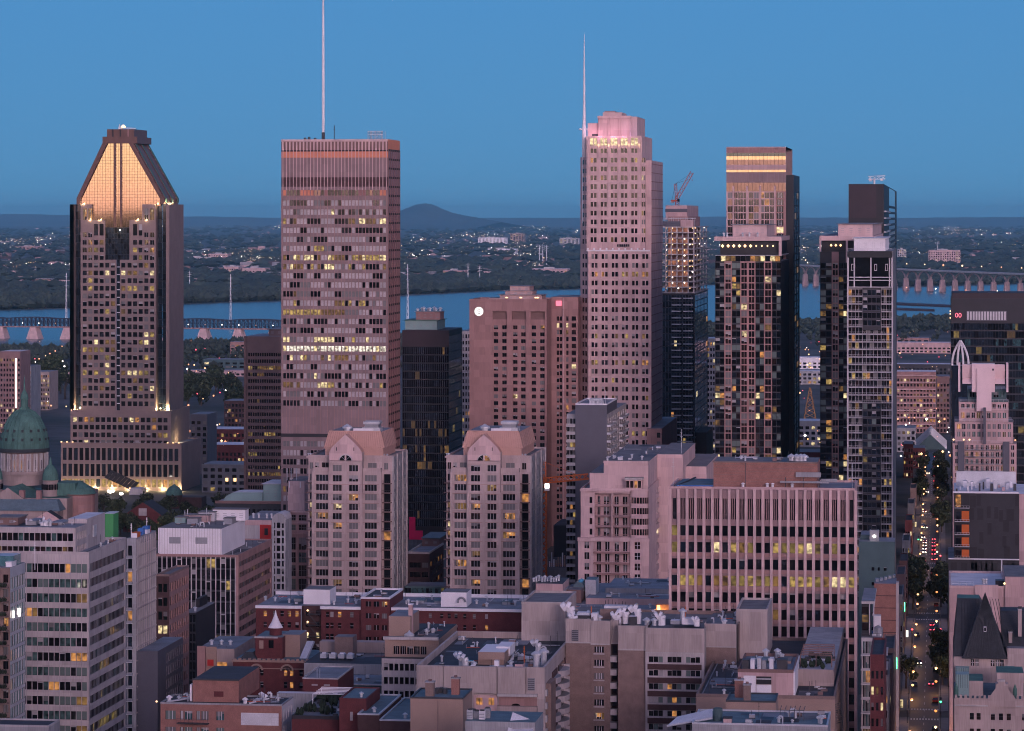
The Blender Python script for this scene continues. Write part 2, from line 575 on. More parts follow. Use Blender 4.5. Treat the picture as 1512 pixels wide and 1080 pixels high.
# ---------------------------------------------------------------- buildings
MESHES = {}
LIM = 295                                         # parts of one kind kept as objects on one building
def wmesh(w, h, pane, frame, nx, nz, bar, split=None, blind=0):
 """one window: pane set in a frame with bars; local x right, y inwards"""
 key = (round(w, 2), round(h, 2), pane, frame, nx, nz, bar, split, blind)
 if key in MESHES:
  return MESHES[key]
 m = MB()
 if split and nx > 1:
  for i in range(nx):
   a, b = -w / 2 + w * i / nx, -w / 2 + w * (i + 1) / nx
   m.poly([(a, 0, 0), (b, 0, 0), (b, 0, h), (a, 0, h)], pane if i % 2 == split - 1 else 'glass_grey')
 else:
  m.poly([(-w / 2, 0, 0), (w / 2, 0, 0), (w / 2, 0, h), (-w / 2, 0, h)], pane)
 if blind and pane[:3] == 'lit':
  rnb = random.Random(blind * 5)
  n = max(2, nx)
  for i in range(n):
   a, c = -w / 2 + w * i / n, -w / 2 + w * (i + 1) / n
   g = rnb.choice((0, .18, .3, .42, .9))
   if g:
    m.poly([(a, -.012, 0), (c, -.012, 0), (c, -.012, h * g), (a, -.012, h * g)], 'glass_warm' if g < .5 else 'lit_dim')
  a = rnb.uniform(-.3, .3) * w
  m.poly([(a - .25, -.014, h * .72), (a + .25, -.014, h * .72), (a + .25, -.014, h * .88), (a - .25, -.014, h * .88)], 'lit_bright')
  m.poly([(-w / 2, -.013, 0), (-w / 2 + w * .16, -.013, 0), (-w / 2 + w * .16, -.013, h), (-w / 2, -.013, h)], 'lit_dim' if blind == 2 else 'blind_mid')
 elif blind:
  f = (0, .25, .45, .7)[blind]
  rnb = random.Random(blind)
  n = max(1, nx)
  for i in range(n):
   a, c = -w / 2 + w * i / n, -w / 2 + w * (i + 1) / n
   g = min(.95, f * rnb.uniform(.6, 1.3))
   m.poly([(a, -.015, h * (1 - g)), (c, -.015, h * (1 - g)), (c, -.015, h), (a, -.015, h)], 'blind_pale' if blind != 2 else 'blind_mid')
 if frame:
  def bx(x0, x1, z0, z1):
   y = -0.09
   p = [(x0, y, z0), (x1, y, z0), (x1, y, z1), (x0, y, z1), (x0, -0.003, z0), (x1, -0.003, z0), (x1, -0.003, z1), (x0, -0.003, z1)]
   m.faces(p, [(0, 1, 2, 3), (1, 5, 6, 2), (4, 0, 3, 7), (3, 2, 6, 7), (4, 5, 1, 0)], frame)
  for i in range(1, nx):
   x = -w / 2 + w * i / nx
   bx(x - bar / 2, x + bar / 2, 0, h)
  for j in range(1, nz):
   z = h * j / nz
   bx(-w / 2, w / 2, z - bar / 2, z + bar / 2)
  if nx == 1 and nz == 1:
   bx(-w / 2, w / 2, 0, bar)
   bx(-w / 2, w / 2, h - bar, h)
 me = m.mesh('window')
 MESHES[key] = me
 return me
def picker(seed, base, lit=0.06, lits=('lit_yellow', 'lit_bright', 'lit_orange', 'lit_dim'), rows=None, run=0.0, rowbase=None):
 rn = random.Random(seed)
 ks, ws = list(base), list(base.values())
 st = {'m': None}
 def f(i, j):
  p = (rows or {}).get(i, lit)
  if run and st['m'] and j > 0 and rn.random() < run:
   return st['m']
  if rn.random() < p:
   st['m'] = rn.choice(lits)
  elif rowbase and i in rowbase:
   st['m'] = rn.choice(rowbase[i])
  else:
   st['m'] = rn.choices(ks, ws)[0]
  return st['m']
 return f
OFFICE = {'glass_dark': 5, 'glass_grey': 2, 'blind_mid': 1}
FLAT = {'glass_dark': 5, 'glass_grey': 3, 'blind_mid': 2.2, 'glass_warm': 1.5}
BLUE = {'glass_blue': 5, 'glass_dark': 3, 'blind_mid': .4}
WARM = ('lit_orange', 'lit_yellow', 'lit_bright', 'lit_dim')
YEL = ('lit_yellow', 'lit_dim', 'lit_olive')
JOINED = {'facade_grid', 'crown_rib', 'rib', 'sill', 'fin', 'mullion', 'string_course', 'corrugated_cladding', 'panel_joint', 'cladding_seam', 'penthouse_ribs', 'railing', 'gable_grid', 'side_windows', 'balcony_recess', 'stair_railing', 'balcony_doors', 'pilaster', 'pier', 'floor_band', 'balustrade', 'side_panels', 'pergola', 'band_edge'}
class Bld:
 def __init__(s, name, label, cat, px0, px1, Y, ytop, px2=None, depth=None, group=None):
  s.Y = Y
  s.X0, s.X1 = Xat(px0, Y), Xat(px1, Y)
  s.Xc = (s.X0 + s.X1) / 2
  s.S = Tat((px0 + px1) / 2, Y) / FOC
  s.hw = (s.X1 - s.X0) / 2
  s.d = (Ypx(px2, s.X1) - Y) if px2 else depth
  s.h = s.z(ytop)
  s.root = thing(name, label, cat, (s.Xc, Y, 0), 0, group)
  s.walls = MB()
  s.mbs = {}
  s.cnt = {}
 def z(s, py):
  return CAM_H - (py - 320) * s.S
 def u(s, px, y=0.0):
  return Xat(px, s.Y + y) - s.Xc
 def ue(s, px, x=None):
  """distance behind the front, along a side wall standing at local x, of a photo column"""
  return Ypx(px, s.Xc + (s.hw if x is None else x)) - s.Y
 def rows(s, y0, pitch, h, n=None, zmin=2.5):
  out = []
  k = 0
  while (n is None or k < n):
   a, b = s.z(y0 + pitch * k + h), s.z(y0 + pitch * k)
   if a < zmin:
    break
   out.append((a, b))
   k += 1
  return out
 def cols(s, pa, pb, n, frac=0.6, y=0.0):
  a, b = s.u(pa, y), s.u(pb, y)
  return s.cells(a, b, n, frac)
 @staticmethod
 def cells(a, b, n, frac=0.6):
  p = (b - a) / n
  return [(a + p * (i + .5 - frac / 2), a + p * (i + .5 + frac / 2)) for i in range(n)]
 def part(s, name):
  return s.mbs.setdefault(name, MB())
 def shell(s, u0, u1, y0, y1, z0, z1, mat, roof='roof_grey', skip='S', mb=None):
  m = mb or s.walls
  if 'S' not in skip:
   m.poly([(u0, y0, z0), (u1, y0, z0), (u1, y0, z1), (u0, y0, z1)], mat)
  if 'E' not in skip:
   m.poly([(u1, y0, z0), (u1, y1, z0), (u1, y1, z1), (u1, y0, z1)], mat)
  if 'W' not in skip:
   m.poly([(u0, y1, z0), (u0, y0, z0), (u0, y0, z1), (u0, y1, z1)], mat)
  if 'N' not in skip:
   m.poly([(u1, y1, z0), (u0, y1, z0), (u0, y1, z1), (u1, y1, z1)], mat)
  if roof:
   m.poly([(u0, y0, z1), (u1, y0, z1), (u1, y1, z1), (u0, y1, z1)], roof)
 def parapet(s, u0, u1, y0, y1, z, h, w, mat, name='parapet'):
  m = s.part(name)
  e = 0.04
  m.box(u0 - e, u1 + e, y0 - e, y0 + w, z - .05, z + h, mat)
  m.box(u0 - e, u1 + e, y1 - w, y1 + e, z - .05, z + h, mat)
  m.box(u0 - e, u0 + w, y0 + w, y1 - w, z - .05, z + h, mat)
  m.box(u1 - w, u1 + e, y0 + w, y1 - w, z - .05, z + h, mat)
 def fac(s, face, off, a0, a1, z0, z1, cols, rows, mat, pick, mode='band', rec=0.35, frame=None, nx=1, nz=1, bar=0.12, pier=None, ribbon=False, name=None, split=None, reveal=None):
  """a wall on plane `off` with real openings; rows are (z low, z high), cols (a low, a high)"""
  if face == 'S':
   P = lambda a, z, d=0.0: (a, off + d, z)
  elif face == 'E':
   P = lambda a, z, d=0.0: (off - d, a, z)
  else:
   P = lambda a, z, d=0.0: (off + d, -a, z)
  rot = {'S': 0, 'E': math.pi / 2, 'W': -math.pi / 2}[face]
  m = s.walls
  q = lambda mb, a, b, c, d, mt, dd=0.0: mb.poly([P(a, c, dd), P(b, c, dd), P(b, d, dd), P(a, d, dd)], mt)
  rows = sorted(rows)
  cols = sorted(cols)
  ps = pier or mat
  rv = reveal or ps
  zc = z0
  nm = name or ('window' if mode == 'parts' else 'window_band')
  joined = MB()
  nrow = len(rows)
  for ri, (ra, rb) in enumerate(rows):
   i = nrow - 1 - ri                       # counted from the top
   if ra > zc + 1e-4:
    q(m, a0, a1, zc, ra, mat)
   zc = rb
   ops = [(cols[0][0], cols[-1][1])] if ribbon else cols
   ac = a0
   for (ca, cb) in ops:
    if ca > ac + 1e-4:
     q(m, ac, ca, ra, rb, ps)
    ac = cb
    m.poly([P(ca, ra), P(cb, ra), P(cb, ra, rec), P(ca, ra, rec)], rv)
    m.poly([P(ca, rb, rec), P(cb, rb, rec), P(cb, rb), P(ca, rb)], rv)
    m.poly([P(ca, ra), P(ca, ra, rec), P(ca, rb, rec), P(ca, rb)], rv)
    m.poly([P(cb, ra, rec), P(cb, ra), P(cb, rb), P(cb, rb, rec)], rv)
   if a1 > ac + 1e-4:
    q(m, ac, a1, ra, rb, ps)
   band = MB() if mode == 'band' else joined
   for j, (ca, cb) in enumerate(cols):
    pm = pick(i, j)
    if mode == 'parts' and s.cnt.get(nm, 0) < LIM:
     s.cnt[nm] = s.cnt.get(nm, 0) + 1
     me = wmesh(cb - ca, rb - ra, pm, frame, nx, nz, bar, split, (j * 7 + i * 5 + s.cnt[nm] * 3) % 11 % 4 if pm[:5] == 'glass' and (s.cnt[nm] * 7 + i) % 3 == 0 else (1 + (s.cnt[nm] + i * 2) % 3 if pm[:3] == 'lit' and nx > 1 and cb - ca > 1.2 else 0))
     o = link(nm, me, s.root, P((ca + cb) / 2, ra, rec))
     o.rotation_euler = (0, 0, rot)
     continue
    w = (cb - ca) / nx
    for k in range(nx):
     q(band, ca + w * k + (bar / 2 if k else 0), ca + w * (k + 1) - (bar / 2 if k < nx - 1 else 0), ra, rb, pm, rec)
     if k and frame:
      q(band, ca + w * k - bar / 2, ca + w * k + bar / 2, ra, rb, frame, rec)
    if ribbon and j and frame:
     q(band, cols[j - 1][1], ca, ra, rb, frame, rec - .08)
   if mode == 'band':
    band.build(nm, s.root)
  if z1 > zc + 1e-4:
   q(m, a0, a1, zc, z1, mat)
  joined.build('windows', s.root, kind='stuff')
 def ribs(s, face, off, xs, w, dpt, z0, z1, mat, name='rib', joined=True, mat_side=None):
  mb = s.part(name) if joined else None
  for x in xs:
   if not joined:
    mb = MB()
   if face == 'S':
    mb.box(x - w / 2, x + w / 2, off - dpt, off - .002, z0, z1, mat)
   else:
    mb.box(off + .002, off + dpt, x - w / 2, x + w / 2, z0, z1, mat)
   if not joined:
    mb.build(name, s.root)
 def unit(s, name, x0, x1, y0, y1, z0, z1, mat, top=None, detail=True):
  """a rooftop box of its own: walls, a proud cap and louvres"""
  m = MB()
  m.box(x0, x1, y0, y1, z0, z1, mat, top)
  if detail:
   w = min(x1 - x0, y1 - y0) * .06
   m.box(x0 - w, x1 + w, y0 - w, y1 + w, z1 + .004, z1 + .25, top or mat)
   if x1 - x0 > 2.4 and z1 - z0 > 1.4:
    n = max(1, int((x1 - x0) / 3))
    for i in range(n):
     c = x0 + (x1 - x0) * (i + .5) / n
     for k in range(3):
      zz_ = z0 + (z1 - z0) * (.3 + .16 * k)
      m.box(c - .7, c + .7, y0 - .06, y0 - .002, zz_, zz_ + .14, 'grey_metal')
  return m.build(name, s.root)
 def vent(s, x, y, z, h=1.6, r=0.35, goose=False, mat='pale_metal'):
  m = MB()
  m.lathe(x, y, [(r, z), (r, z + h)], mat, 8)
  if goose:
   p0 = Vector((x, y, z + h))
   pts = [p0, p0 + Vector((-.1 * h, 0, .35 * h)), p0 + Vector((-.45 * h, 0, .5 * h)), p0 + Vector((-.8 * h, 0, .25 * h))]
   for a, b in zip(pts, pts[1:]):
    m.bar(a, b, r * 1.15, mat, 7)
  else:
   m.lathe(x, y, [(r * 1.7, z + h), (r * 1.7, z + h + r * .5), (0.05, z + h + r * 1.5)], mat, 8)
  return m.build('roof_vent', s.root)
 def mast(s, x, y, z, h, r=.12, mat='pale_metal', name='antenna'):
  m = MB()
  m.bar((x, y, z), (x, y, z + h), r, mat, 5)
  m.bar((x - h * .06, y, z + h * .7), (x + h * .06, y, z + h * .7), r * .7, mat, 4)
  m.bar((x - h * .04, y, z + h * .85), (x + h * .04, y, z + h * .85), r * .7, mat, 4)
  return m.build(name, s.root)
 def railing(s, x0, x1, y, z, h=1.1, mat='dark_metal', name='railing', axis='x', n=None):
  m = s.part(name)
  n = n or max(2, int(abs(x1 - x0) / 1.8))
  f = (lambda a, zz_: (a, y, zz_)) if axis == 'x' else (lambda a, zz_: (y, a, zz_))
  m.bar(f(x0, z + h), f(x1, z + h), .05, mat)
  m.bar(f(x0, z + h * .5), f(x1, z + h * .5), .03, mat)
  for i in range(n + 1):
   a = x0 + (x1 - x0) * i / n
   m.bar(f(a, z), f(a, z + h), .04, mat)
 def balcony(s, face, off, a0, a1, z, out, slab, rail, hh=1.0, name='balcony', bars=True, t=.2):
  """slab with an upstand or barred front; its own part"""
  m = MB()
  if face == 'S':
   bx = lambda a, b, o0, o1, c, d, mt: m.box(a, b, off - o1, off - o0, c, d, mt)
  elif face == 'E':
   bx = lambda a, b, o0, o1, c, d, mt: m.box(off + o0, off + o1, a, b, c, d, mt)
  else:
   bx = lambda a, b, o0, o1, c, d, mt: m.box(off - o1, off - o0, -b, -a, c, d, mt)
  bx(a0, a1, .003, out, z - t, z, slab)
  if bars:
   bx(a0, a1, out - .08, out - .02, z + hh - .08, z + hh, rail)
   n = max(2, int((a1 - a0) / .9))
   for i in range(n + 1):
    a = a0 + .04 + (a1 - a0 - .1) * i / n
    bx(a, a + .06, out - .07, out - .03, z, z + hh - .08, rail)
  else:
   bx(a0, a1, out - .1, out, z + .004, z + hh, rail)
   bx(a0, a0 + .1, .004, out - .104, z + .004, z + hh, rail)
   bx(a1 - .1, a1, .004, out - .104, z + .004, z + hh, rail)
  return m.build(name, s.root)
 def light(s, x, y, z, e, col=(1, .75, .4), r=.3):
  d = bpy.data.lights.new('flood_light', 'POINT')
  d.energy = e * EK
  d.color = col
  d.shadow_soft_size = r
  o = link('flood_light', d, s.root, (x, y, z))
  return o
 def done(s, wall='wall'):
  s.walls.build(wall, s.root)
  for k, m in s.mbs.items():
   m.build(k, s.root, kind='stuff' if k in JOINED and len(m.f) > 36 else None)
  return s
def clutter(b, x0, x1, y0, y1, z, n, seed):
 """the small things of a flat roof: felt patches, pipes, hatches, skylights, vents"""
 rn = random.Random(seed)
 for k in range(n):
  x, y = rn.uniform(x0 + 1, x1 - 1), rn.uniform(y0 + 1, y1 - 1)
  q = rn.random()
  m = MB()
  if q < .3:
   w, d = rn.uniform(.8, 3.5), rn.uniform(1, 6)
   e = .006 + .002 * (k % 9)
   m.poly([(max(x0 + .4, x - w), max(y0 + .4, y - d), z + e), (min(x1 - .4, x + w), max(y0 + .4, y - d), z + e), (min(x1 - .4, x + w), min(y1 - .4, y + d), z + e), (max(x0 + .4, x - w), min(y1 - .4, y + d), z + e)], rn.choice(['roof_tar', 'roof_gravel', 'roof_grey', 'charcoal_panel']))
   m.build('roof_patch', b.root)
  elif q < .5:
   a = rn.uniform(2, 7)
   e = (min(x1 - .5, x + a), y) if rn.random() < .6 else (x, min(y1 - .5, y + a))
   m.bar((x, y, z + .25), (*e, z + .25), .1, rn.choice(['pale_metal', 'grey_metal', 'dark_metal', 'crane_red']), 5)
   m.bar((x, y, z), (x, y, z + .9), .1, 'grey_metal', 5)
   m.build('roof_pipe', b.root)
  elif q < .66:
   w = rn.uniform(.4, .9)
   m.box(x - w, x + w, y - w, y + w, z, z + rn.uniform(.3, .9), rn.choice(['concrete_grey', 'pale_metal', 'brown_panel']), rn.choice(['roof_white', 'glass_blue', 'roof_grey']))
   m.box(x - w - .08, x + w + .08, y - w - .08, y - w - .004, z, z + .2, 'dark_metal')
   m.build('roof_hatch', b.root)
  elif q < .85:
   b.vent(x, y, z, rn.uniform(.5, 1.3), rn.uniform(.12, .32), rn.random() < .25)
  else:
   b.mast(x, y, z, rn.uniform(1.5, 4), .05, 'dark_metal')
def bulb(name, label, cat, pos, r, mat, group=None):
 m = MB()
 m.lathe(0, 0, [(0.01, -r), (r * .8, -r * .6), (r, 0), (r * .8, r * .6), (0.01, r)], mat, 6, cap=False)
 return m.build(name, None, pos, label=label, category=cat, group=group)
def lattice(m, a, b, w, mat, r=.12, n=None, tri=False):
 """lattice boom or mast between two points"""
 a, b = Vector(a), Vector(b)
 d = (b - a)
 ln = d.length
 d.normalize()
 up = Vector((0, 0, 1)) if abs(d.z) < .9 else Vector((0, 1, 0))
 u = d.cross(up).normalized()
 v = u.cross(d)
 offs = [(-.5, -.5), (.5, -.5), (0, .5)] if tri else [(-.5, -.5), (.5, -.5), (.5, .5), (-.5, .5)]
 n = n or max(3, int(ln / w / 1.1))
 K = [u * (p * w) + v * (q * w) for p, q in offs]
 for k in K:
  m.bar(a + k, b + k, r, mat)
 for i in range(n):
  p, q = a + d * (ln * i / n), a + d * (ln * (i + 1) / n)
  for j in range(len(K)):
   k1, k2 = K[j], K[(j + 1) % len(K)]
   if i % 2:
    k1, k2 = k2, k1
   m.bar(p + k1, q + k2, r * .6, mat, 3)
# ================================================================ the row of towers
# ---- granite skyscraper with the lit gable
b = Bld('granite_skyscraper', 'brown granite skyscraper with a golden glass gable between dark sloping copper roofs', 'skyscraper', 103, 250, 1800, 302, px2=271)
z, u = b.z, b.u
G1, D1 = 'granite_brown', b.d
pk = picker(11, {'glass_dark': 5, 'glass_grey': 3, 'blind_mid': 1}, .05, YEL + ('lit_bright',), rows={4: .35, 11: .55, 12: .35, 13: .3, 15: .45, 2: .3, 16: .2, 17: .25})
zb = z(608)
b.shell(u(103), u(109), 0, D1, zb, z(302), G1, roof='roof_grey', skip='E')
b.walls.poly([(u(103), 0, zb), (u(109), 0, zb), (u(109), 0, z(302)), (u(103), 0, z(302))], G1)
b.shell(u(245), u(250), 0, D1, zb, z(302), G1, roof='roof_grey', skip='')
for a, c in ((109, 119), (230, 245)):             # dark glass slots between corner piers and the middle bay
 x0, x1 = u(a), u(c)
 b.walls.poly([(x0, 0, zb), (x0, 4, zb), (x0, 4, z(302)), (x0, 0, z(302))], G1)
 b.walls.poly([(x1, 4, zb), (x1, 0, zb), (x1, 0, z(302)), (x1, 4, z(302))], G1)
 g = MB()
 n = 27
 for k in range(n):
  za, zc = zb + (z(302) - zb) * k / n, zb + (z(302) - zb) * (k + 1) / n
  w = (x1 - x0) / 2
  for j in range(2):
   g.poly([(x0 + w * j, 4, za + .25), (x0 + w * (j + 1) - .2, 4, za + .25), (x0 + w * (j + 1) - .2, 4, zc), (x0 + w * j, 4, zc)], 'glass_blue' if (k * 7 + j) % 5 else 'glass_dark')
  g.poly([(x0, 3.9, za), (x1, 3.9, za), (x1, 3.9, za + .25), (x0, 3.9, za + .25)], 'mullion_dark')
 g.build('glass_slot', b.root)
lower = b.rows(388.6, 11.35, 6.8, 19)
cw = 3.05 * b.S
cl = [(u(p) - cw, u(p) + cw) for p in (125, 133.3, 141.6, 150, 158.3, 166.6)]
crr = [(u(p) - cw, u(p) + cw) for p in (182, 191.2, 199.4, 207.7, 216, 224.6)]
b.fac('S', 0, u(119), u(172), zb, z(384), cl, lower, G1, lambda i, j: pk(i + 1, j), 'parts', rec=.45)
b.fac('S', 0, u(177), u(230), zb, z(384), crr, lower, G1, lambda i, j: pk(i + 1, j + 6), 'parts', rec=.45)
m = b.part('centre_slot')
m.poly([(u(172), .9, zb), (u(177), .9, zb), (u(177), .9, z(384)), (u(172), .9, z(384))], 'glass_blue')
for k in range(20):
 zz_ = zb + (z(384) - zb) * k / 20
 m.box(u(172), u(177), .7, .898, zz_, zz_ + .5, 'mullion_white')
up = b.rows(343.6, 11.2, 6.8, 4)
b.fac('S', 0, u(119), u(136), z(384), z(302), cl[:2], up + [(z(325), z(308))], G1, picker(5, {'glass_dark': 3, 'glass_mirror': 1}, .4, ('lit_orange', 'lit_dim')), 'parts', rec=.4, frame='mullion_grey', nx=2)
b.fac('S', 0, u(136), u(155), z(384), z(325), cl[2:4], up[1:] + [(z(348), z(331))], G1, picker(6, {'glass_dark': 3, 'glass_grey': 2}, .15, YEL), 'parts', rec=.4)
b.fac('S', 0, u(210), u(230), z(384), z(302), crr[4:], up + [(z(325), z(308))], G1, picker(7, {'glass_dark': 3, 'glass_mirror': 1}, .2, ('lit_orange', 'lit_dim')), 'parts', rec=.4, frame='mullion_grey', nx=2)
b.fac('S', 0, u(191), u(210), z(384), z(325), crr[2:4], up[1:] + [(z(348), z(331))], G1, picker(8, {'glass_dark': 3, 'glass_grey': 2}, .15, YEL), 'parts', rec=.4)
for xa, za, zt in ((136, 325, 302), (210, 325, 302), (155, 384, 325), (191, 384, 325)):
 b.walls.poly([(u(xa), 0, z(za)), (u(xa), 3, z(za)), (u(xa), 3, z(zt)), (u(xa), 0, z(zt))], G1)
for xa, xb, zt in ((119, 136, 302), (136, 155, 325), (191, 210, 325), (210, 230, 302)):
 b.walls.poly([(u(xa), 0, z(zt)), (u(xb), 0, z(zt)), (u(xb), 3, z(zt)), (u(xa), 3, z(zt))], G1)
g = b.part('notch_glass')
for i in range(8):
 for j in range(6):
  xa, xb = u(155) + (u(191) - u(155)) * i / 8, u(155) + (u(191) - u(155)) * (i + 1) / 8
  g.poly([(xa, 1.2, z(384) + 3.0 * j + .2), (xb - .15, 1.2, z(384) + 3.0 * j + .2), (xb - .15, 1.2, z(384) + 3.0 * j + 3), (xa, 1.2, z(384) + 3.0 * j + 3)], 'glass_blue' if (i + j) % 4 else 'glass_dark')
g.poly([(u(155), 1.25, z(384)), (u(191), 1.25, z(384)), (u(191), 1.25, z(336)), (u(155), 1.25, z(336))], 'mullion_dark')
# gable glass: a grid of panes in a trapezoid, plane 1.6 m behind the front
gz0, gz1 = z(338), z(212)
def gab(zv):                                       # left and right edge of the glass at a height
 py = 320 - (zv - CAM_H) / b.S
 if py > 294:
  return (u(119), u(236)) if py < 304 else (u(134), u(212))
 f = (py - 212) / (294 - 212)
 return u(158 + (119 - 158) * f), u(190 + (236 - 190) * f)
g = b.part('gable_glass')
gb = b.part('gable_grid')
nrow = 30
ph = (gz1 - gz0) / nrow
pw = 4.05 * b.S
for r in range(nrow):
 za, zc = gz0 + ph * r, gz0 + ph * (r + 1)
 la, ra = gab(za + .01)
 lc, rc = gab(zc - .01)
 if la > lc:
  la, ra = lc, rc
 g.poly([(la, 1.6, za), (ra, 1.6, za), (rc, 1.6, zc), (lc, 1.6, zc)], 'glass_mirror')
 gb.box(min(la, lc), max(ra, rc), 1.5, 1.595, zc - .05, zc + .05, 'copper_brown')
for i in range(-15, 16):
 x = u(174.3) + pw * i
 zt = gz1
 while zt > gz0 and not (gab(zt)[0] < x < gab(zt)[1]):
  zt -= 1
 zs = gz0 if gab(gz0)[0] < x < gab(gz0)[1] else z(302)
 gb.box(x - .05, x + .05, 1.45, 1.49, zs, zt, 'copper_brown')
for p in (169, 178):
 gb.box(u(p) - .55, u(p) + .55, .8, 1.44, z(336), gz1, 'copper_brown')
b.light(u(174), -2.5, z(340), 900)
# sloping roof behind and round the gable
rf = b.part('roof')
out = [(113, 302), (113, 293), (151, 212), (197, 212), (242, 293), (242, 302)]
inn = [(119, 302), (119, 293.5), (158, 212), (190, 212), (236, 293.5), (236, 302)]
for i in range(5):
 if i == 2:
  continue
 a0, a1, c1, c0 = out[i], out[i + 1], inn[i + 1], inn[i]
 pts = [(u(p), 0, z(q)) for p, q in (a0, a1, c1, c0)]
 if i > 2:
  pts = pts
 rf.poly(pts, 'copper_brown')
 rf.poly([(u(c0[0]), 0, z(c0[1])), (u(c1[0]), 0, z(c1[1])), (u(c1[0]), 1.6, z(c1[1])), (u(c0[0]), 1.6, z(c0[1]))], 'copper_brown')
 rf.poly([(u(a0[0]), 0, z(a0[1])), (u(a1[0]), 0, z(a1[1])), (u(a1[0]), D1, z(a1[1])), (u(a0[0]), D1, z(a0[1]))], 'copper_brown')
rf.poly([(u(p), D1, z(q)) for p, q in out], 'copper_brown')
for ya in (1, D1 * .45, D1 - 5):                   # raised standing bands on the right-hand slope
 for (p0, q0), (p1, q1) in (((242.4, 300), (242.4, 293)), ((242.4, 293), (197.4, 212))):
  rf.poly([(u(p0) + .5, ya, z(q0)), (u(p0) + .5, ya + 4, z(q0)), (u(p1) + .5, ya + 4, z(q1)), (u(p1) + .5, ya, z(q1))], 'copper_green')
  rf.poly([(u(p0), ya, z(q0)), (u(p0) + .5, ya, z(q0)), (u(p1) + .5, ya, z(q1)), (u(p1), ya, z(q1))], 'copper_brown')
t_ = b.part('roof_crown')
t_.box(u(151), u(202), .5, D1 - .5, z(212), z(202), 'copper_brown')
t_.box(u(157), u(197), 1.5, D1 - 3, z(202) + .01, z(191), 'copper_brown')
for p in (165, 176, 187.5):
 t_.box(u(p), u(p + 1.6), 1.2, 1.49, z(202), z(191), 'rose_stone' if p > 180 else 'mullion_dark')
m = MB()
m.box(u(171), u(176), 6, 9, z(191), z(187), 'pale_metal')
m.bar((u(172), 7, z(187)), (u(172), 7, z(183)), .3, 'pale_metal')
m.bar((u(176), 7, z(188.5)), (u(196), 7, z(189.5)), .35, 'pale_metal')
m.lathe(u(177.5), 7, [(1.3, z(188.6)), (1.4, z(186.5)), (.4, z(184))], 'lamp_gold', 8)
m.build('roof_beacon', b.root)
# wider foot
for nm, pa, pb, y, ya, yb, p2 in (('s', 104, 252, -2.0, 655, 608, 280), ('b', 90, 268, -6.0, 2000, 655, 296)):
 x0, x1 = u(pa, y), u(pb, y)
 dd = Ypx(p2, b.Xc + x1) - b.Y
 za, zt = max(0, z(ya)), z(yb)
 b.shell(x0, x1, y, dd, za, zt, G1, 'roof_grey', skip='S')
 b.parapet(x0, x1, y, dd, zt, .8, .5, G1)
 if nm == 's':
  cc = [(u(110.5 + 8.36 * i, y) - cw, u(110.5 + 8.36 * i, y) + cw) for i in range(17)]
  b.fac('S', y, x0, x1, za, zt, cc, b.rows(616.4, 11.2, 6.8, 4), G1, picker(12, OFFICE, .05, WARM, rows={0: .35}), 'parts', rec=.45)
 else:
  cc = [(u(95.4 + 8.25 * i, y) - cw * .95, u(95.4 + 8.25 * i, y) + cw * .95) for i in range(21)]
  pf_ = picker(13, {'glass_dark': 4, 'glass_blue': 3}, .05, WARM, rows={2: .75})
  b.fac('S', y, x0, x1, za, zt, cc, [(z(679), z(661)), (z(702.5), z(684.5)), (z(718), z(706.7))], G1, lambda i, j: 'lit_yellow' if i == 2 and j % 3 else pf_(i, j), 'parts', rec=.5, frame='mullion_dark', nx=1, nz=2)
  lm = MB()
  for i in range(22):
   x = u(91.3 + 8.25 * i, y)
   lm.box(x - .4, x + .4, y - 1.2, y - .5, zt + .8, zt + 1.3, 'lamp_gold' if i in (0, 1, 2, 19, 20, 21) else 'grey_metal')
  lm.build('parapet_lights', b.root)
for p, y, e in ((106.5, -1.2, 2600), (114, 1.6, 2600), (233, 1.6, 2200), (247.5, -1.2, 2600), (242, 2, 1600)):
 b.light(u(p), y, z(607) + 1.2, e * 1.5)
for p in (122, 133, 147, 202, 216, 231):
 b.light(u(p), -.4, z(304) + 1.2 if abs(p - 175) > 45 else z(327) + 1, 500)
b.light(u(246), 2, z(304) + 1, 2600)
b.light(u(246), 20, z(304) + 1, 1500)
for i in range(0, 22, 3):
 b.light(u(92 + 8.25 * i, -6), -7.6, 1.5, 2600)
b.light(b.hw + 6, 12, z(652), 2600)
b.done()
# ---- slate office slab with the white mast
pmat('blind_lilac', (0.47, 0.42, 0.42), var=.18, spec=.6, rough=.25, scale=.6)
pmat('sunset_sheen_paint', (0.62, 0.24, 0.14), var=.08)  # orange of the reflected western sky, put into the panel colour
pmat('slate_panel', (0.215, 0.145, 0.145), var=0.12, streak=1, rough=.5, spec=.5)
pmat('maroon_panel', (0.25, 0.095, 0.088), var=0.12, rough=.35, spec=.7)
b = Bld('slab_tower', 'dark slate slab tower with pale window bands and a tall white roof mast', 'skyscraper', 415, 573, 1415, 206, px2=590.5)
z, u = b.z, b.u
nb = 30
x0, x1 = -b.hw, b.hw
cc = b.cells(x0 + .8, x1 - .8, nb, .8)
zones = [(206, 209.5, 'pink_stone'), (209.5, 222, 'brown_panel'), (222, 224, 'mullion_dark'), (224, 233, 'sunset_sheen_paint'), (233, 262, 'slate_panel'), (262, 276, 'dark_brick'), (276, 281, 'slate_panel')]
top_ = b.part('crown_panels')
for a, c, mt in zones:
 top_.poly([(x0, .5, z(c)), (x1, .5, z(c)), (x1, .5, z(a)), (x0, .5, z(a))], mt)
 b.walls.poly([(x1, 0, z(c)), (x1, b.d, z(c)), (x1, b.d, z(a)), (x1, 0, z(a))], 'sunset_sheen_paint' if a < 222 else 'maroon_panel')  # upper side wall painted with the sky's orange reflection
top_.box(x0, x1, .0, .499, z(208.5), z(206), 'pink_stone')
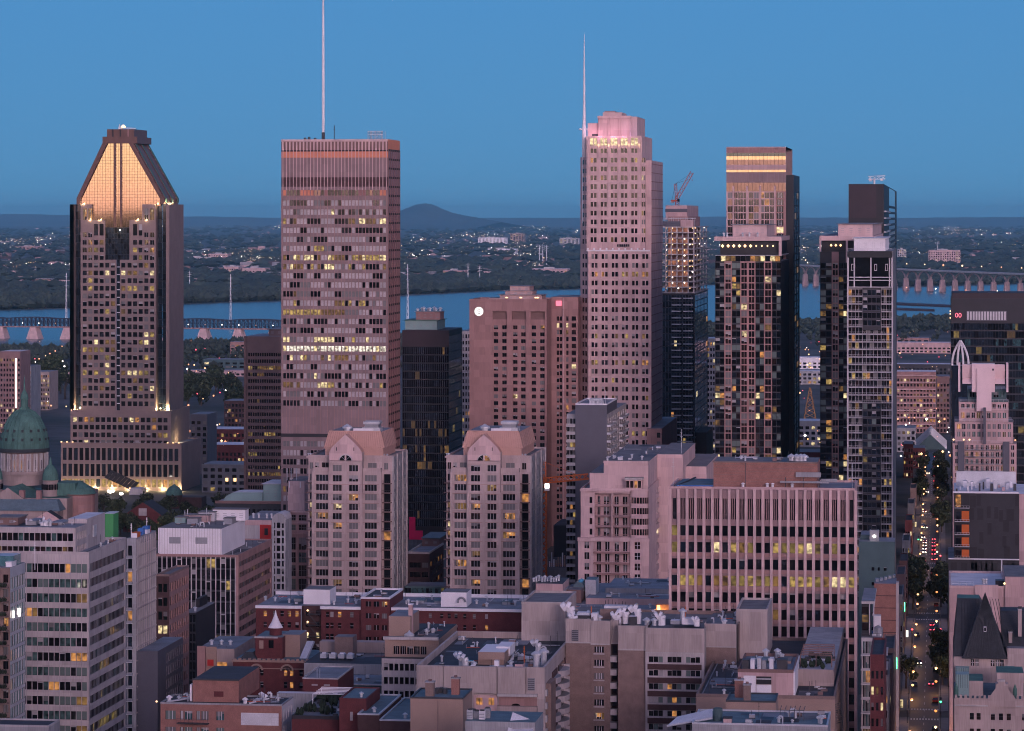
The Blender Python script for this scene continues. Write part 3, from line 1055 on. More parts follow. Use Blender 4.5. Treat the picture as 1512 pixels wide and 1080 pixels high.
rws = [(z(289), z(281))] + b.rows(296, 13.45, 8, 23) + b.rows(652, 13.45, 8)
pk = picker(21, {'blind_lilac': 5, 'blind_pale': 2, 'blind_mid': 1.5, 'glass_dark': 3.4, 'glass_grey': .6}, .025, ('lit_bright', 'lit_yellow', 'lit_dim'), rows={3: .22, 7: .6, 8: .5, 12: .25, 16: .4, 17: 1.0, 18: .35, 21: .2}, run=.35, rowbase={0: ['glass_dark', 'sunset_sheen_paint', 'glass_bronze', 'glass_warm', 'maroon_panel'], 24: ['blind_mid', 'blind_pale']})
def pcibc(i, j):
 if i == 13:
  return 'lit_yellow' if j < 11 else ('lit_dim' if j < 18 else pk(i, j))
 if i == 17:
  return 'lit_white' if j % 9 else 'lit_bright'
 return pk(i, j)
b.fac('S', 0, x0, x1, 0, z(281), cc, rws, 'slate_panel', pcibc, 'band', rec=.3, reveal='mullion_grey')
b.ribs('S', 0, [x0 + .8 + (x1 - x0 - 1.6) * i / nb for i in range(nb + 1)], .16, .1, z(640), z(281), 'rose_stone', 'fin')
fx_ = [x0 + .8 + (x1 - x0 - 1.6) * i / nb for i in range(nb + 1)]
b.ribs('S', 0.5, fx_, .26, .3, z(281), z(222), 'pink_stone', 'fin')
b.ribs('S', 0.5, fx_, .6, .48, z(222), z(209), 'pink_stone', 'crown_rib')
b.part('plant_louvre').box(x0, x1, -.2, -.01, z(646), z(641), 'mullion_dark')
b.shell(x0, x1, 0, b.d, 0, z(281), 'maroon_panel', None, skip='S')
b.shell(x0, x1, .5, b.d, z(281), z(206), 'maroon_panel', 'roof_tar', skip='SE')
m = b.part('side_panels')
for i in range(7):
 y = .6 + (b.d - 1.2) * i / 6
 m.box(x1 + .002, x1 + .25, y - .12, y + .12, 0, z(222), 'brown_panel')
for k in range(36):
 zz_ = z(222) - k * 13.45 * b.S
 if zz_ > 2:
  m.box(x1 + .002, x1 + .1, .8, b.d - .8, zz_ - .5, zz_ + .4, 'mullion_dark')
m = MB()
for i in range(5):
 x = u(541) + (u(563) - u(541)) * i / 4
 for y in (4, 10):
  m.bar((x, y, z(206)), (x, y, z(193.5)), .16, 'grey_metal')
 if i < 4:
  xb = u(541) + (u(563) - u(541)) * (i + 1) / 4
  m.bar((x, 4, z(206)), (xb, 4, z(194)), .1, 'grey_metal')
  m.bar((xb, 4, z(206)), (x, 4, z(194)), .1, 'grey_metal')
for zz_ in (194, 199):
 m.bar((u(541), 4, z(zz_)), (u(563), 4, z(zz_)), .18, 'pale_metal')
m.build('roof_scaffold', b.root)
b.mast(u(490.5), 5, z(206), 21 * b.S, .18, 'dark_metal')
for p, h in ((446, 3), (452, 4), (461, 2.5)):
 b.unit('rooftop_unit', u(p), u(p + 2.5), 4, 6, z(206), z(206 - h), 'dark_metal', detail=False)
m = MB()
m.lathe(u(472.3), 8, [(.75, z(206)), (.75, z(195))], 'dark_metal', 10)
m.lathe(u(472.3), 8, [(.62, z(195)), (.6, z(100)), (.45, z(20)), (.3, z(-40)), (.05, z(-70))], 'white_paint', 10)
m.build('mast', b.root)
b.done()
# ---- brown banded office tower left of the slab
b = Bld('banded_office_tower', 'brown office tower with close dark window bands, left of the slate slab', 'tower', 361, 428, 1600, 497, depth=40)
z, u = b.z, b.u
pk = picker(31, {'glass_dark': 6, 'glass_grey': 1, 'glass_warm': 2}, .03, ('lit_dim', 'lit_yellow', 'lit_olive'), rows={2: .45, 7: .4, 12: .25, 13: .2, 14: .15, 18: .55, 12: .3}, run=.3)
b.fac('S', 0, -b.hw, b.hw, 0, z(497), b.cols(366, 427, 18, .78), b.rows(521.3, 9.8, 5.2), 'banded_brown', pk, 'band', rec=.5)
b.shell(-b.hw, b.hw, 0, 40, 0, z(497), 'banded_brown')
b.unit('plant_room', u(392), u(424), 8, 30, z(497), z(487.5), 'banded_brown', 'roof_grey')
b.ribs('S', 0, [u(362), u(427)], 1.2, .5, 0, z(497), 'brown_panel', 'corner_rib')
b.done()
# ---- black glass tower with mint plant room
b = Bld('black_glass_tower', 'black glass office tower with a mint green plant room, behind the two pink towers', 'tower', 594, 663, 1550, 488, px2=682.5)
z, u = b.z, b.u
pk = picker(41, {'glass_dark': 7, 'glass_blue': 4}, .01, ('lit_faint', 'lit_faint', 'lit_dim'), rows={3: .12, 9: .25, 10: .25, 12: .22, 14: .3, 20: .2}, run=.3)
b.shell(-b.hw, b.hw, 0, b.d, 0, z(488), 'black_panel', 'roof_tar', skip='SE')
b.fac('S', 0, -b.hw, b.hw, 0, z(488), b.cols(594.6, 662.6, 22, .9), b.rows(513, 12.1, 10.4), 'black_panel', pk, 'band', rec=.12, ribbon=True, frame='lead_panel')
b.walls.poly([(-b.hw, -.05, z(512)), (b.hw, -.05, z(512)), (b.hw, -.05, z(488)), (-b.hw, -.05, z(488))], 'plum_panel')
b.fac('E', b.hw, 0, b.d, 0, z(488), b.cells(.5, b.d - .5, 14, .9), b.rows(497, 12.1, 10.4), 'black_panel', picker(42, {'glass_blue': 5, 'glass_dark': 4, 'glass_warm': .4}, .03, ('lit_dim', 'lit_olive'), run=.3), 'band', rec=.12, ribbon=True, frame='lead_panel')
b.unit('plant_room', u(594), u(646, 10), 8, 34, z(488), z(474.5), 'mint_panel', 'copper_green')
b.unit('cooling_tower', u(614, 14), u(650, 14), 14, 26, z(474), z(462), 'rose_stone', 'roof_grey')
for i in range(8):
 b.vent(u(615 + i * 4.5, 14), 18 + (i % 2) * 4, z(462), 1.0 + (i % 3) * .3, .6)
b.done()
# ---- pale slip of a building beyond
b = Bld('narrow_apartment_block', 'narrow pale apartment block seen in the gap left of the hotel tower', 'building', 681, 700, 1680, 489, depth=25)
z = b.z
b.fac('S', 0, -b.hw, b.hw, 0, b.h, b.cols(682, 699, 4, .55), b.rows(494, 9.5, 5.5), 'concrete_pale', picker(43, FLAT, .1, WARM), 'band', rec=.3)
b.shell(-b.hw, b.hw, 0, 25, 0, b.h, 'concrete_pale')
b.done()
# ---- rose concrete hotel with the round white sign
b = Bld('hotel_tower', 'rose concrete hotel tower with a round white sign at its upper left corner', 'hotel', 693, 807, 1500, 445, px2=820)
z, u = b.z, b.u
strips = [(u(727.3), u(748.2)), (u(755.8), u(776.6)), (u(783.6), u(804.5))]
b.fac('S', 0, -b.hw, b.hw, 0, z(445), strips, [(3, z(460))], 'rose_stone', lambda i, j: 'brown_panel', 'stuff', rec=1.8)
rws = b.rows(480.9, 10.2, 5.6)
wd = 3.2 * b.S
for k, ps in enumerate(((732, 744.4), (760.5, 772.3), (788, 800.4))):
 a, c = strips[k]
 pk = picker(51 + k, {'glass_dark': 6, 'glass_warm': 3, 'blind_mid': .8}, .05, ('lit_orange', 'lit_bright', 'lit_yellow'))
 b.fac('S', .85, a + .01, c - .01, 3, z(472), [(u(p) - wd, u(p) + wd) for p in ps], rws, 'rose_stone', pk, 'parts', rec=.35, frame='mullion_dark', nx=2, bar=.15)
b.shell(-b.hw, b.hw, 0, b.d, 0, z(445), 'rose_stone', 'roof_grey', skip='S')
b.parapet(-b.hw, b.hw, 0, b.d, z(445), .9, .5, 'rose_stone')
y1 = b.d * .55
xr = u(853.5, y1)
b.fac('S', y1, b.hw + .004, xr, 0, z(440), [(u(822, y1), u(825.6, y1)), (u(826.4, y1), u(830, y1)), (u(836, y1), u(839.4, y1)), (u(844, y1), u(850.5, y1))], b.rows(469, 10.2, 6.5), 'rose_stone', picker(55, {'glass_dark': 4, 'glass_warm': 4, 'blind_mid': 1}, .05, WARM), 'parts', rec=.5)
b.shell(b.hw + .004, xr, y1, y1 + 40, 0, z(440), 'rose_stone', 'roof_grey', skip='S')
b.part('wing_fin').box(u(831, y1), u(833, y1), y1 - .8, y1 - .005, 0, z(441), 'pink_panel')
for pa, pc, ya, yc in ((738, 800, 436.5, 445), (746, 786, 430.5, 436.5), (753, 782, 423.5, 430.5), (722, 738, 441.5, 445)):
 b.unit('plant_room', u(pa, 8), u(pc, 8), 8, 24, z(yc) + .004, z(ya), 'pink_panel', 'roof_grey')
for p in (748, 769, 791, 794):
 m = MB()
 m.bar((u(p, 2), 2, z(445)), (u(p, 2), 2, z(441)), .12, 'dark_metal')
 m.lathe(u(p, 2), 2, [(.1, z(441)), (.8, z(440)), (.1, z(438.7))], 'lamp_gold', 6)
 m.build('roof_light', b.root)
m = MB()                                           # round sign: white disc, dark scroll
cx, cz_ = u(707.3), z(460.2)
rr = 6.6 * b.S
pt = lambda r, a, y: (cx + r * math.cos(a), y, cz_ + r * math.sin(a))
m.poly([pt(rr, 2 * math.pi * i / 28, -.5) for i in range(28)], 'sign_white')
for i in range(28):
 a0_, a1_ = 2 * math.pi * i / 28, 2 * math.pi * (i + 1) / 28
 m.poly([pt(rr, a0_, -.5), pt(rr, a0_, -.005), pt(rr, a1_, -.005), pt(rr, a1_, -.5)], 'grey_metal')
prev = None
for i in range(19):                                # an S-shaped stroke
 f = i / 18
 if f < .5:
  a_ = R(30) + f * 2 * R(240)
  p = (cx + rr * .27 * math.cos(a_), -.56, cz_ + rr * .25 + rr * .25 * math.sin(a_))
 else:
  a_ = R(90) - (f - .5) * 2 * R(240)
  p = (cx + rr * .27 * math.cos(a_), -.56, cz_ - rr * .25 + rr * .25 * math.sin(a_))
 if prev:
  m.bar(prev, p, .17, 'grey_metal')
 prev = p
for sgn in (-1, 1):
 for k in range(7):
  a_ = R(-80 + 160 * k / 6)
  p = (cx + sgn * rr * .72 * math.cos(a_), -.54, cz_ + rr * .72 * math.sin(a_))
  q = (cx + sgn * rr * .55 * math.cos(a_ + .25), -.54, cz_ + rr * .6 * math.sin(a_ + .25))
  m.bar(p, q, .1, 'grey_metal')
m.build('round_sign', b.root)
m = MB()                                           # red sign on the wing
sx, sz = u(825, y1), z(449.5)
m.box(sx - 1.35, sx + 1.35, y1 - .5, y1 - .01, sz - 1.2, sz + 1.2, 'sign_red')
m.build('red_sign', b.root)
b.done()
# ---- pink stone skyscraper with the lit crown and the side mast
b = Bld('stepped_skyscraper', 'pink stone skyscraper with a floodlit stepped crown and a white mast up its left side', 'skyscraper', 869, 960, 1520, 370, px2=978)
z, u = b.z, b.u
PK = 'pink_stone'
hwin = 7.0
pk = picker(61, {'glass_dark': 6, 'glass_grey': 2, 'glass_warm': 1.6, 'blind_mid': .6}, .02, ('lit_yellow', 'lit_dim', 'lit_orange'), rows={2: .45, 12: .75, 9: .25, 20: .3, 0: 0})
dd = b.d
def pairs(ps, y=0.0, w=3.7, gap=.75):
 o = []
 for p in ps:
  o += [(u(p - w - gap, y), u(p - gap, y)), (u(p + gap, y), u(p + w + gap, y))]
 return o
lowrows = b.rows(375.6, 13.05, hwin)
b.fac('S', 0, -b.hw, b.hw, 0, z(370), pairs([877.8 + 15 * i for i in range(6)]), lowrows, PK, pk, 'parts', rec=.5)
b.shell(-b.hw, b.hw, 0, dd, 0, z(370), PK, 'roof_grey', skip='SW')
# canted left corner
cx0, cy0 = u(857, 9), 9.0
dirx, diry = (-b.hw - cx0), -9.0
ln = math.hypot(dirx, diry)
for i, (ra, rb) in enumerate(lowrows + b.rows(236, 13.05, hwin, 10)):
 for f in (.28, .62):
  g = MB()
  fx = lambda t_, o: (cx0 + dirx * t_ - diry / ln * -o, cy0 + diry * t_ - dirx / ln * o)
  a_ = fx(f, .0)
  c_ = fx(f + .2, .0)
  g.poly([(a_[0] - .03, a_[1] - .05, ra), (c_[0] - .03, c_[1] - .05, ra), (c_[0] - .03, c_[1] - .05, rb), (a_[0] - .03, a_[1] - .05, rb)], 'glass_dark' if (i * 3 + int(f * 10)) % 4 else 'glass_grey')
  g.build('corner_window', b.root)
b.walls.poly([(cx0, cy0, 0), (-b.hw, 0, 0), (-b.hw, 0, z(232)), (cx0, cy0, z(232))], PK)
b.walls.poly([(cx0, dd, 0), (cx0, cy0, 0), (cx0, cy0, z(232)), (cx0, dd, z(232))], PK)
b.walls.poly([(cx0, cy0, z(232)), (-b.hw, 0, z(232)), (-b.hw, dd, z(232)), (cx0, dd, z(232))], 'roof_grey')
# middle stage
xm = u(953)
uprows = b.rows(233.2, 13.05, hwin, 10)
b.fac('S', 0.0, u(866), u(944), z(370), z(201), pairs([876.4 + 15.05 * i for i in range(5)]), uprows + [(z(226), z(219.5))], PK, picker(62, {'glass_dark': 6, 'glass_grey': 2, 'glass_warm': 1.6}, .03, ('lit_yellow', 'lit_dim', 'lit_orange'), rows={0: 0, 1: .4, 6: .15, 10: .2}), 'parts', rec=.5)
b.fac('S', 0.6, u(944), xm, z(370), z(237), pairs([950], 0, 2.4, .3), uprows, PK, picker(63, FLAT, .08, WARM), 'parts', rec=.5)
b.shell(u(866), u(944), 0, dd * .75, z(370), z(201), PK, 'roof_grey', skip='S')
b.shell(u(944), xm, .6, dd * .95, z(370), z(237), PK, 'roof_grey', skip='SW')
xq = u(953) + .001
b.shell(u(944) - .01, u(948), .3, dd * .8, z(237), z(201), PK, 'roof_grey', skip='W')
b.part('upper_wall').box(u(953) - .01, u(961), 3, dd * .98, z(370), z(237), PK)
# floor grooves on the right-hand wall
m = b.part('string_course')
for k in range(46):
 zz_ = z(370) - (k + .4) * 13.05 * b.S
 if zz_ > 2:
  m.box(b.hw + .002, b.hw + .18, 0, dd, zz_ - .2, zz_ + .2, 'rose_stone')
for k in range(10):
 zz_ = z(237) - (k + .4) * 13.05 * b.S
 m.box(u(961) + .002, u(961) + .18, 3, dd * .98, zz_ - .2, zz_ + .2, 'rose_stone')
# piers between window columns
b.ribs('S', 0, [u(870.3 + 15 * i) for i in range(7)], 1.0, .5, 0, z(368), PK, 'pier')
b.ribs('S', 0, [u(868.9 + 15.05 * i) for i in range(6)], 1.0, .5, z(366), z(207), PK, 'pier')
m = b.part('balustrade')
for i in range(10):
 m.box(u(867 + i * 9.2), u(869.5 + i * 9.2), -.9, .6, z(371), z(366.5), 'white_paint')
m.box(u(866), u(960), -.6, 0.3, z(371.5), z(369.3), 'white_paint')
m = MB()
for i in range(6):
 m.box(u(911.5 + i * 3.2), u(913.6 + i * 3.2), -.9, -.02, z(364.5), z(361), 'black_panel')
m.build('wall_lettering', b.root)
# lit loggia floor under the crown
m = MB()
for i in range(5):
 p = 876.4 + 15.05 * i
 m.poly([(u(p - 5), -.02, z(215)), (u(p + 5), -.02, z(215)), (u(p + 5), -.02, z(204)), (u(p - 5), -.02, z(204))], 'lit_bright')
 m.box(u(p - .5), u(p + .5), -.2, -.021, z(215), z(204), PK)
 b.light(u(p + 7.5), -1.2, z(214.5), 60, (1, .72, .35))
m.build('lit_loggia', b.root)
cr_ = b.part('crown')
cr_.box(u(882), u(930), 3, dd * .55, z(201), z(171), 'pink_stone', 'roof_grey')
cr_.box(u(866), u(882) - .01, 5, dd * .5, z(201), z(181.5), 'pink_stone', 'roof_grey')
cr_.box(u(930) + .01, u(939), 6, dd * .7, z(201), z(172), 'pink_stone', 'roof_grey')
cr_.box(u(888), u(916), 6, dd * .45, z(171) + .01, z(165.5), 'pink_stone', 'roof_grey')
cr_.box(u(890), u(905), 8, dd * .4, z(165.5) + .01, z(163.5), 'rose_stone', 'roof_grey')
for p in (883, 897, 913, 928.5):
 cr_.box(u(p), u(p + 2), 2.4, 2.99, z(201), z(172.5), 'pink_stone')
cr_.box(u(881.5), u(930.5), 2.2, 2.39, z(175), z(171), 'pink_stone')
cr_.box(u(872.5), u(881), 4.7, 4.99, z(201), z(197.5), 'black_panel')
for p in (886, 905, 921):
 b.light(u(p), -1.5, z(201) + 1.0, 520, (.95, .42, .62), .5)
b.light(u(936), 1, z(203) + 1, 420, (.62, .42, .95), .5)
b.light(u(872), 1, z(201) + 1, 700, (.95, .42, .62), .5)
m = MB()                                           # mast fixed to the left flank
xa = u(860.3)
m.lathe(xa, 7, [(1.05, z(330)), (1.05, z(190)), (.8, z(182)), (.55, z(150)), (.4, z(100)), (.2, z(60)), (.03, z(46))], 'white_paint', 10)
m.box(u(853.5), u(867), 6.4, 7.6, z(191.3), z(189.3), 'white_paint')
m.lathe(u(854.5), 7, [(.1, z(192)), (.9, z(190.5)), (.1, z(188.5))], 'white_paint', 6)
for k in range(9):
 m.box(xa, u(868), 6.6, 7.4, z(325 - k * 15), z(323.5 - k * 15), 'pale_metal')
m.build('mast', b.root)
m = MB()                                           # lower annex on the right
x0, x1, yy = u(961, 2), u(979, 2), -3.0
b.fac('S', yy, u(955, yy), u(977, yy), 0, z(632), [(u(970, yy), u(975, yy))], b.rows(638, 13.05, 7.5), 'rose_stone', picker(65, FLAT, .05), 'parts', rec=.4)
b.shell(u(955, yy), u(977, yy), yy, dd + 20, 0, z(632), 'rose_stone', 'roof_grey', skip='S')
b.done()
# ---- tower under construction and its crane
b = Bld('unfinished_tower', 'unfinished concrete tower, bare lit floors above dark blue glazing', 'tower', 973, 1026, 1750, 325, px2=1045)
z, u = b.z, b.u
dd = b.d
mid = z(432)
nfl = 13
fl = [(z(335) - (z(335) - mid) * k / (nfl - 1)) for k in range(nfl)]
m = b.part('core')
m.box(u(985), u(1015), 6, dd - 6, mid, z(320), 'rose_stone')
for i, zf in enumerate(fl):
 s_ = MB()
 s_.box(-b.hw - .5, b.hw + .5, -.5, dd + .4, zf - .5, zf, 'concrete_pale')
 for k in range(7):
  x = -b.hw + .6 + (2 * b.hw - 1.2) * k / 6
  s_.box(x - .35, x + .35, .3, 1.0, zf - fl[0] + fl[1] + .002 if i < nfl - 1 else mid, zf - .502, 'concrete_pale')
 for k in range(5):
  y = 2 + (dd - 4) * k / 4
  s_.box(b.hw - 1, b.hw - .4, y - .3, y + .3, zf - fl[0] + fl[1] + .002 if i < nfl - 1 else mid, zf - .502, 'concrete_pale')
 s_.build('floor_slab', b.root)
rn = random.Random(4)
for i in range(1, nfl):
 for px in (975, 983, 992, 1001, 1010, 1018, 1024, 1033, 1040):
  if rn.random() < .62:
   x = min(u(px), b.hw - 1.5)
   lm = MB()
   yb = 3.2 if px < 1026 else rn.uniform(8, dd - 5)
   zz_ = fl[i] + 2.2
   lm.lathe(x, yb, [(.05, zz_ - .4), (.42, zz_), (.05, zz_ + .4)], 'lamp_gold' if rn.random() < .6 else 'lamp_white', 6)
   lm.build('work_light', b.root)
for i in (1, 3, 5, 7, 9, 11):
 b.light(u(990), 3, fl[i] + 2, 260, (1, .6, .35))
 b.light(u(1016), 4, fl[i] + 2, 260, (1, .6, .35))
m = b.part('top_screen')
m.box(u(974), u(1004), -.4, -.1, z(335), z(327), 'lead_panel')
m.box(u(1005), u(1024), -.4, -.1, z(335), z(325), 'pink_panel')
for k in range(16):
 x = u(974) + (b.hw - u(974)) * k / 15
 m.bar((x, -.3, z(335)), (x, -.3, z(321.5)), .12, 'pale_metal')
m.box(u(973), b.hw + .5, -.45, -.2, z(323), z(322), 'pale_metal')
m.box(u(981), u(1013), 8, dd - 8, z(325), z(303.5), 'pink_panel')
m.box(u(980.5), u(1013.5), 7.8, 7.98, z(313.5), z(308.5), 'lead_panel')
g0 = z(665)
b.fac('S', 0, -b.hw, b.hw, 0, mid - .6, b.cols(974, 1025, 12, .9), b.rows(436, 9.6, 8.3), 'charcoal_panel', picker(71, {'glass_blue': 6, 'glass_dark': 4}, .012, WARM), 'band', rec=.15, ribbon=True, frame='lead_panel')
b.fac('E', b.hw, 0, dd, 0, mid - .6, b.cells(.4, dd - .4, 9, .9), b.rows(436, 9.6, 8.3), 'charcoal_panel', picker(72, {'glass_blue': 6, 'glass_dark': 4}, .015, WARM), 'band', rec=.15, ribbon=True, frame='lead_panel')
b.shell(-b.hw, b.hw, 0, dd, 0, mid - .6, 'charcoal_panel', 'concrete_grey', skip='SE')
for k in range(24):
 zz_ = z(441 + 9.6 * k)
 for pa, pc in ((992, 1006), (1009, 1023)):
  b.balcony('S', 0, u(pa), u(pc), zz_, 1.5, 'pale_metal', 'grey_metal', bars=False, hh=.5)
b.done()
t = Tat(998, 1765)
ck = thing('luffing_crane', 'red luffing crane with raised boom on top of the unfinished tower', 'crane', (Xat(1000, 1765), 1765, Zat(1000, 303.5, 1765)))
S_ = t / FOC
m = MB()
lattice(m, (0, 0, 0), (0, 0, 8 * S_), 1.9, 'crane_red', .16)
m.build('mast', ck)
m = MB()
lattice(m, (-1.5 * S_, 0, 8 * S_), (22 * S_, 0, 49 * S_), 1.7, 'crane_red', .15)
m.build('boom', ck)
m = MB()
lattice(m, (-1 * S_, 0, 8 * S_), (-2.5 * S_, 0, 32 * S_), 1.2, 'crane_red', .14)
m.bar((-2.5 * S_, 0, 32 * S_), (10 * S_, 0, 36 * S_), .1, 'dark_metal')
m.bar((-2.5 * S_, 0, 32 * S_), (21 * S_, 0, 47.5 * S_), .07, 'dark_metal')
m.bar((-2.5 * S_, 0, 32 * S_), (-8 * S_, 0, 7 * S_), .1, 'dark_metal')
m.build('a_frame', ck)
m = MB()
m.box(-9 * S_, 2 * S_, -1.3, 1.3, 5.5 * S_, 8 * S_, 'crane_red')
m.box(-9.5 * S_, -5 * S_, -1.5, 1.5, 3 * S_, 5.4 * S_, 'concrete_grey')
m.box(1 * S_, 4 * S_, -2.6, -1.35, 5.5 * S_, 9.5 * S_, 'glass_grey')
m.build('slewing_deck', ck)
m = MB()
m.bar((22 * S_, 0, 48.5 * S_), (22 * S_, 0, 38 * S_), .06, 'dark_metal')
m.box(21.4 * S_, 22.6 * S_, -.4, .4, 36.5 * S_, 38 * S_, 'crane_red')
m.build('hook_block', ck)
# ---- condo pair with pink frames
def pinkcol(b, pa, pc, rws, seed, kind, za, zt, off=0.0):
 u = b.u
 if kind == 'p':
  b.fac('S', off, u(pa), u(pc), za, zt, b.cells(u(pa), u(pc), 2 if pc - pa > 14 else 1, .7), rws, 'rose_stone', picker(seed, {'glass_dark': 4, 'glass_warm': 5, 'blind_mid': 1.6}, .06, ('lit_orange', 'lit_dim', 'lit_bright')), 'parts', rec=.4, frame='mullion_pink', nx=2, bar=.14)
 else:
  b.fac('S', off + .5, u(pa), u(pc), za, zt, b.cells(u(pa), u(pc), 2, .92), rws, 'charcoal_panel', picker(seed, {'glass_dark': 6, 'glass_blue': 1.5, 'blind_green': 2.2, 'glass_warm': 1}, .13, ('lit_orange', 'lit_bright', 'lit_yellow', 'lit_dim')), 'parts', rec=.15, frame='mullion_dark', nx=1, bar=.1)
b = Bld('glass_top_tower', 'tall condominium tower with bands of sunset-reflecting glass at its top', 'skyscraper', 1072.5, 1160.5, 1480, 217, px2=1170)
z, u = b.z, b.u
dd = b.d
x0, x1 = -b.hw, b.hw
m = b.part('crown_glass')
for ya, yb, mt, off in ((217, 218.5, 'pink_panel', 0), (218.5, 226, 'rose_stone', .2), (226, 231, 'glass_blue', .35), (231, 236, 'glass_mirror', .2), (236, 243.5, 'glass_bronze', .2), (243.5, 251, 'pink_panel', 0), (251, 254.5, 'glass_mirror', .3), (254.5, 270, 'slate_panel', .05), (270, 283, 'glass_bronze', .2)):
 n = 16
 for i in range(n):
  xa, xb = x0 + (x1 - x0) * i / n, x0 + (x1 - x0) * (i + 1) / n
  m.poly([(xa, off, z(yb)), (xb - .1, off, z(yb)), (xb - .1, off, z(ya)), (xa, off, z(ya))], mt)
m.poly([(x0, .6, z(283)), (x1, .6, z(283)), (x1, .6, z(217)), (x0, .6, z(217))], 'mullion_grey')
rws = b.rows(284.5, 10.2, 8.4)
b.fac('S', 0, x0, u(1144), 0, z(283), b.cells(x0 + .5, u(1144), 9, .86), rws, 'pink_panel', picker(81, {'glass_grey': 4, 'glass_bronze': 1.4, 'glass_dark': 3, 'blind_mid': 2}, .06, ('lit_orange', 'lit_dim'), rows={5: .5}), 'parts', rec=.2, frame='mullion_pink', nx=2)
b.fac('S', 0, u(1144), x1, 0, z(283), b.cells(u(1145.5), x1 - .8, 1, .8), rws, 'rose_stone', picker(82, {'glass_grey': 3, 'glass_dark': 4}, .1, WARM), 'parts', rec=.4, frame='mullion_white', nx=3, nz=2, bar=.2)
b.ribs('S', 0, [u(1083), u(1103), u(1122.5), u(1144)], .8, .5, 0, z(275), 'pink_panel', 'pier')
b.shell(x0, x1, .61, dd, z(283), z(217), 'slate_panel', 'roof_grey', skip='SE')
b.shell(x0, x1, 0, dd, 0, z(283), 'slate_panel', None, skip='S')
b.part('side_wall').box(x1 + .002, x1 + 3.4, 2, dd, 0, z(258.5), 'black_panel')
m = b.part('side_windows')
rn = random.Random(8)
for (ra, rb) in rws:
 for f in (.15, .5):
  m.poly([(x1 + 3.42, 2 + dd * f, ra), (x1 + 3.42, 2 + dd * (f + .25), ra), (x1 + 3.42, 2 + dd * (f + .25), rb), (x1 + 3.42, 2 + dd * f, rb)], 'glass_blue' if rn.random() < .93 else 'lit_dim')
b.done()
b = Bld('pink_framed_condominium', 'condominium tower with pink framed window columns and a row of lights under its roof slab', 'tower', 1056, 1153, 1400, 349, px2=1165)
z, u = b.z, b.u
dd = b.d
rws = b.rows(388.5, 10.1, 8.2)
zt = z(386)
for k, (pa, pc, kd) in enumerate(((1056, 1069.5, 'd'), (1069.5, 1080.6, 'p'), (1080.6, 1093, 'd'), (1093, 1115.5, 'p'), (1115.5, 1128, 'd'), (1128, 1140, 'p'), (1140, 1153, 'd'))):
 pinkcol(b, pa, pc, rws, 90 + k, kd, 0, zt)
b.shell(-b.hw, b.hw, 0, dd, 0, zt, 'charcoal_panel', 'roof_grey', skip='S')
m = b.part('top_floor_glass')
rn = random.Random(9)
for i in range(13):
 xa, xb = u(1057) + (u(1152) - u(1057)) * i / 13, u(1057) + (u(1152) - u(1057)) * (i + 1) / 13
 m.poly([(xa, 1.2, zt), (xb - .2, 1.2, zt), (xb - .2, 1.2, z(377)), (xa, 1.2, z(377))], rn.choice(['lit_orange', 'glass_dark', 'lit_dim', 'glass_dark', 'lit_bright', 'glass_grey']))
m.box(u(1063), u(1150), 2, dd - 2, z(377) + .1, z(357), 'black_panel')
m.poly([(u(1056), 1.3, zt), (u(1153), 1.3, zt), (u(1153), 1.3, z(377)), (u(1056), 1.3, z(377))], 'mullion_dark')
m.box(u(1056), u(1153), 0, dd, z(378), z(377), 'concrete_grey')
m = b.part('roof_slab')
m.box(u(1055), u(1154), -.8, dd + .5, z(356), z(349.5), 'pink_stone', 'roof_grey')
m.box(u(1150), u(1154), -.8, 2, z(378), z(356) - .01, 'pink_stone')
for i in range(10):
 lm = MB()
 p = 1066.5 + 8.3 * i
 r_ = .75 if i < 6 else .45
 lm.lathe(u(p), 1.3, [(.05, z(363.5) - r_), (r_, z(363.5)), (.05, z(363.5) + r_)], 'lamp_gold', 7)
 lm.build('soffit_light', b.root)
b.unit('penthouse', u(1081), u(1131), 6, dd - 4, z(349.5), z(332.5), 'pink_stone', 'roof_grey')
for p in (1068, 1073, 1096, 1106, 1118):
 b.vent(u(p), 3, z(349.5), 1.2, .4)
b.done()
b = Bld('dark_framed_condominium', 'dark condominium tower with pink frames and roof slab, partly behind the white balcony tower', 'tower', 1211, 1290, 1400, 349, px2=1312)
z, u = b.z, b.u
dd = b.d
zt = z(372)
rws = b.rows(388.5, 10.1, 8.2)
for k, (pa, pc, kd) in enumerate(((1211, 1228, 'd'), (1228, 1238.5, 'p'), (1238.5, 1252, 'd'), (1252, 1290, 'd'))):
 pinkcol(b, pa, pc, rws, 190 + k, kd, 0, zt)
b.shell(-b.hw, b.hw, 0, dd, 0, zt, 'charcoal_panel', 'roof_grey', skip='S')
m = b.part('roof_slab')
m.box(u(1210), u(1291), -.8, dd + .5, z(355.5), z(348.5), 'pink_stone', 'roof_grey')
m.box(u(1210), u(1212.5), -.8, 1.5, z(372), z(355.5) - .01, 'pink_stone')
m.box(u(1249), u(1252), -.8, 1.5, z(388), z(355.5) - .01, 'pink_stone')
m.box(u(1213), u(1290), 2, dd - 1, zt + .01, z(355.5) - .01, 'black_panel')
for i in range(3):
 lm = MB()
 p = 1227 + 7 * i
 lm.lathe(u(p), 1.2, [(.05, z(362.5) - .6), (.6, z(362.5)), (.05, z(362.5) + .6)], 'lamp_gold', 7)
 lm.build('soffit_light', b.root)
b.unit('penthouse', u(1237), u(1288), 6, dd - 4, z(348.5), z(331.5), 'pink_stone', 'roof_grey')
b.done()
b = Bld('white_balcony_tower', 'slim apartment tower with stacked white balconies and dark glass, topped by an open white frame', 'tower', 1251, 1318, 1330, 371, px2=1323)
z, u = b.z, b.u
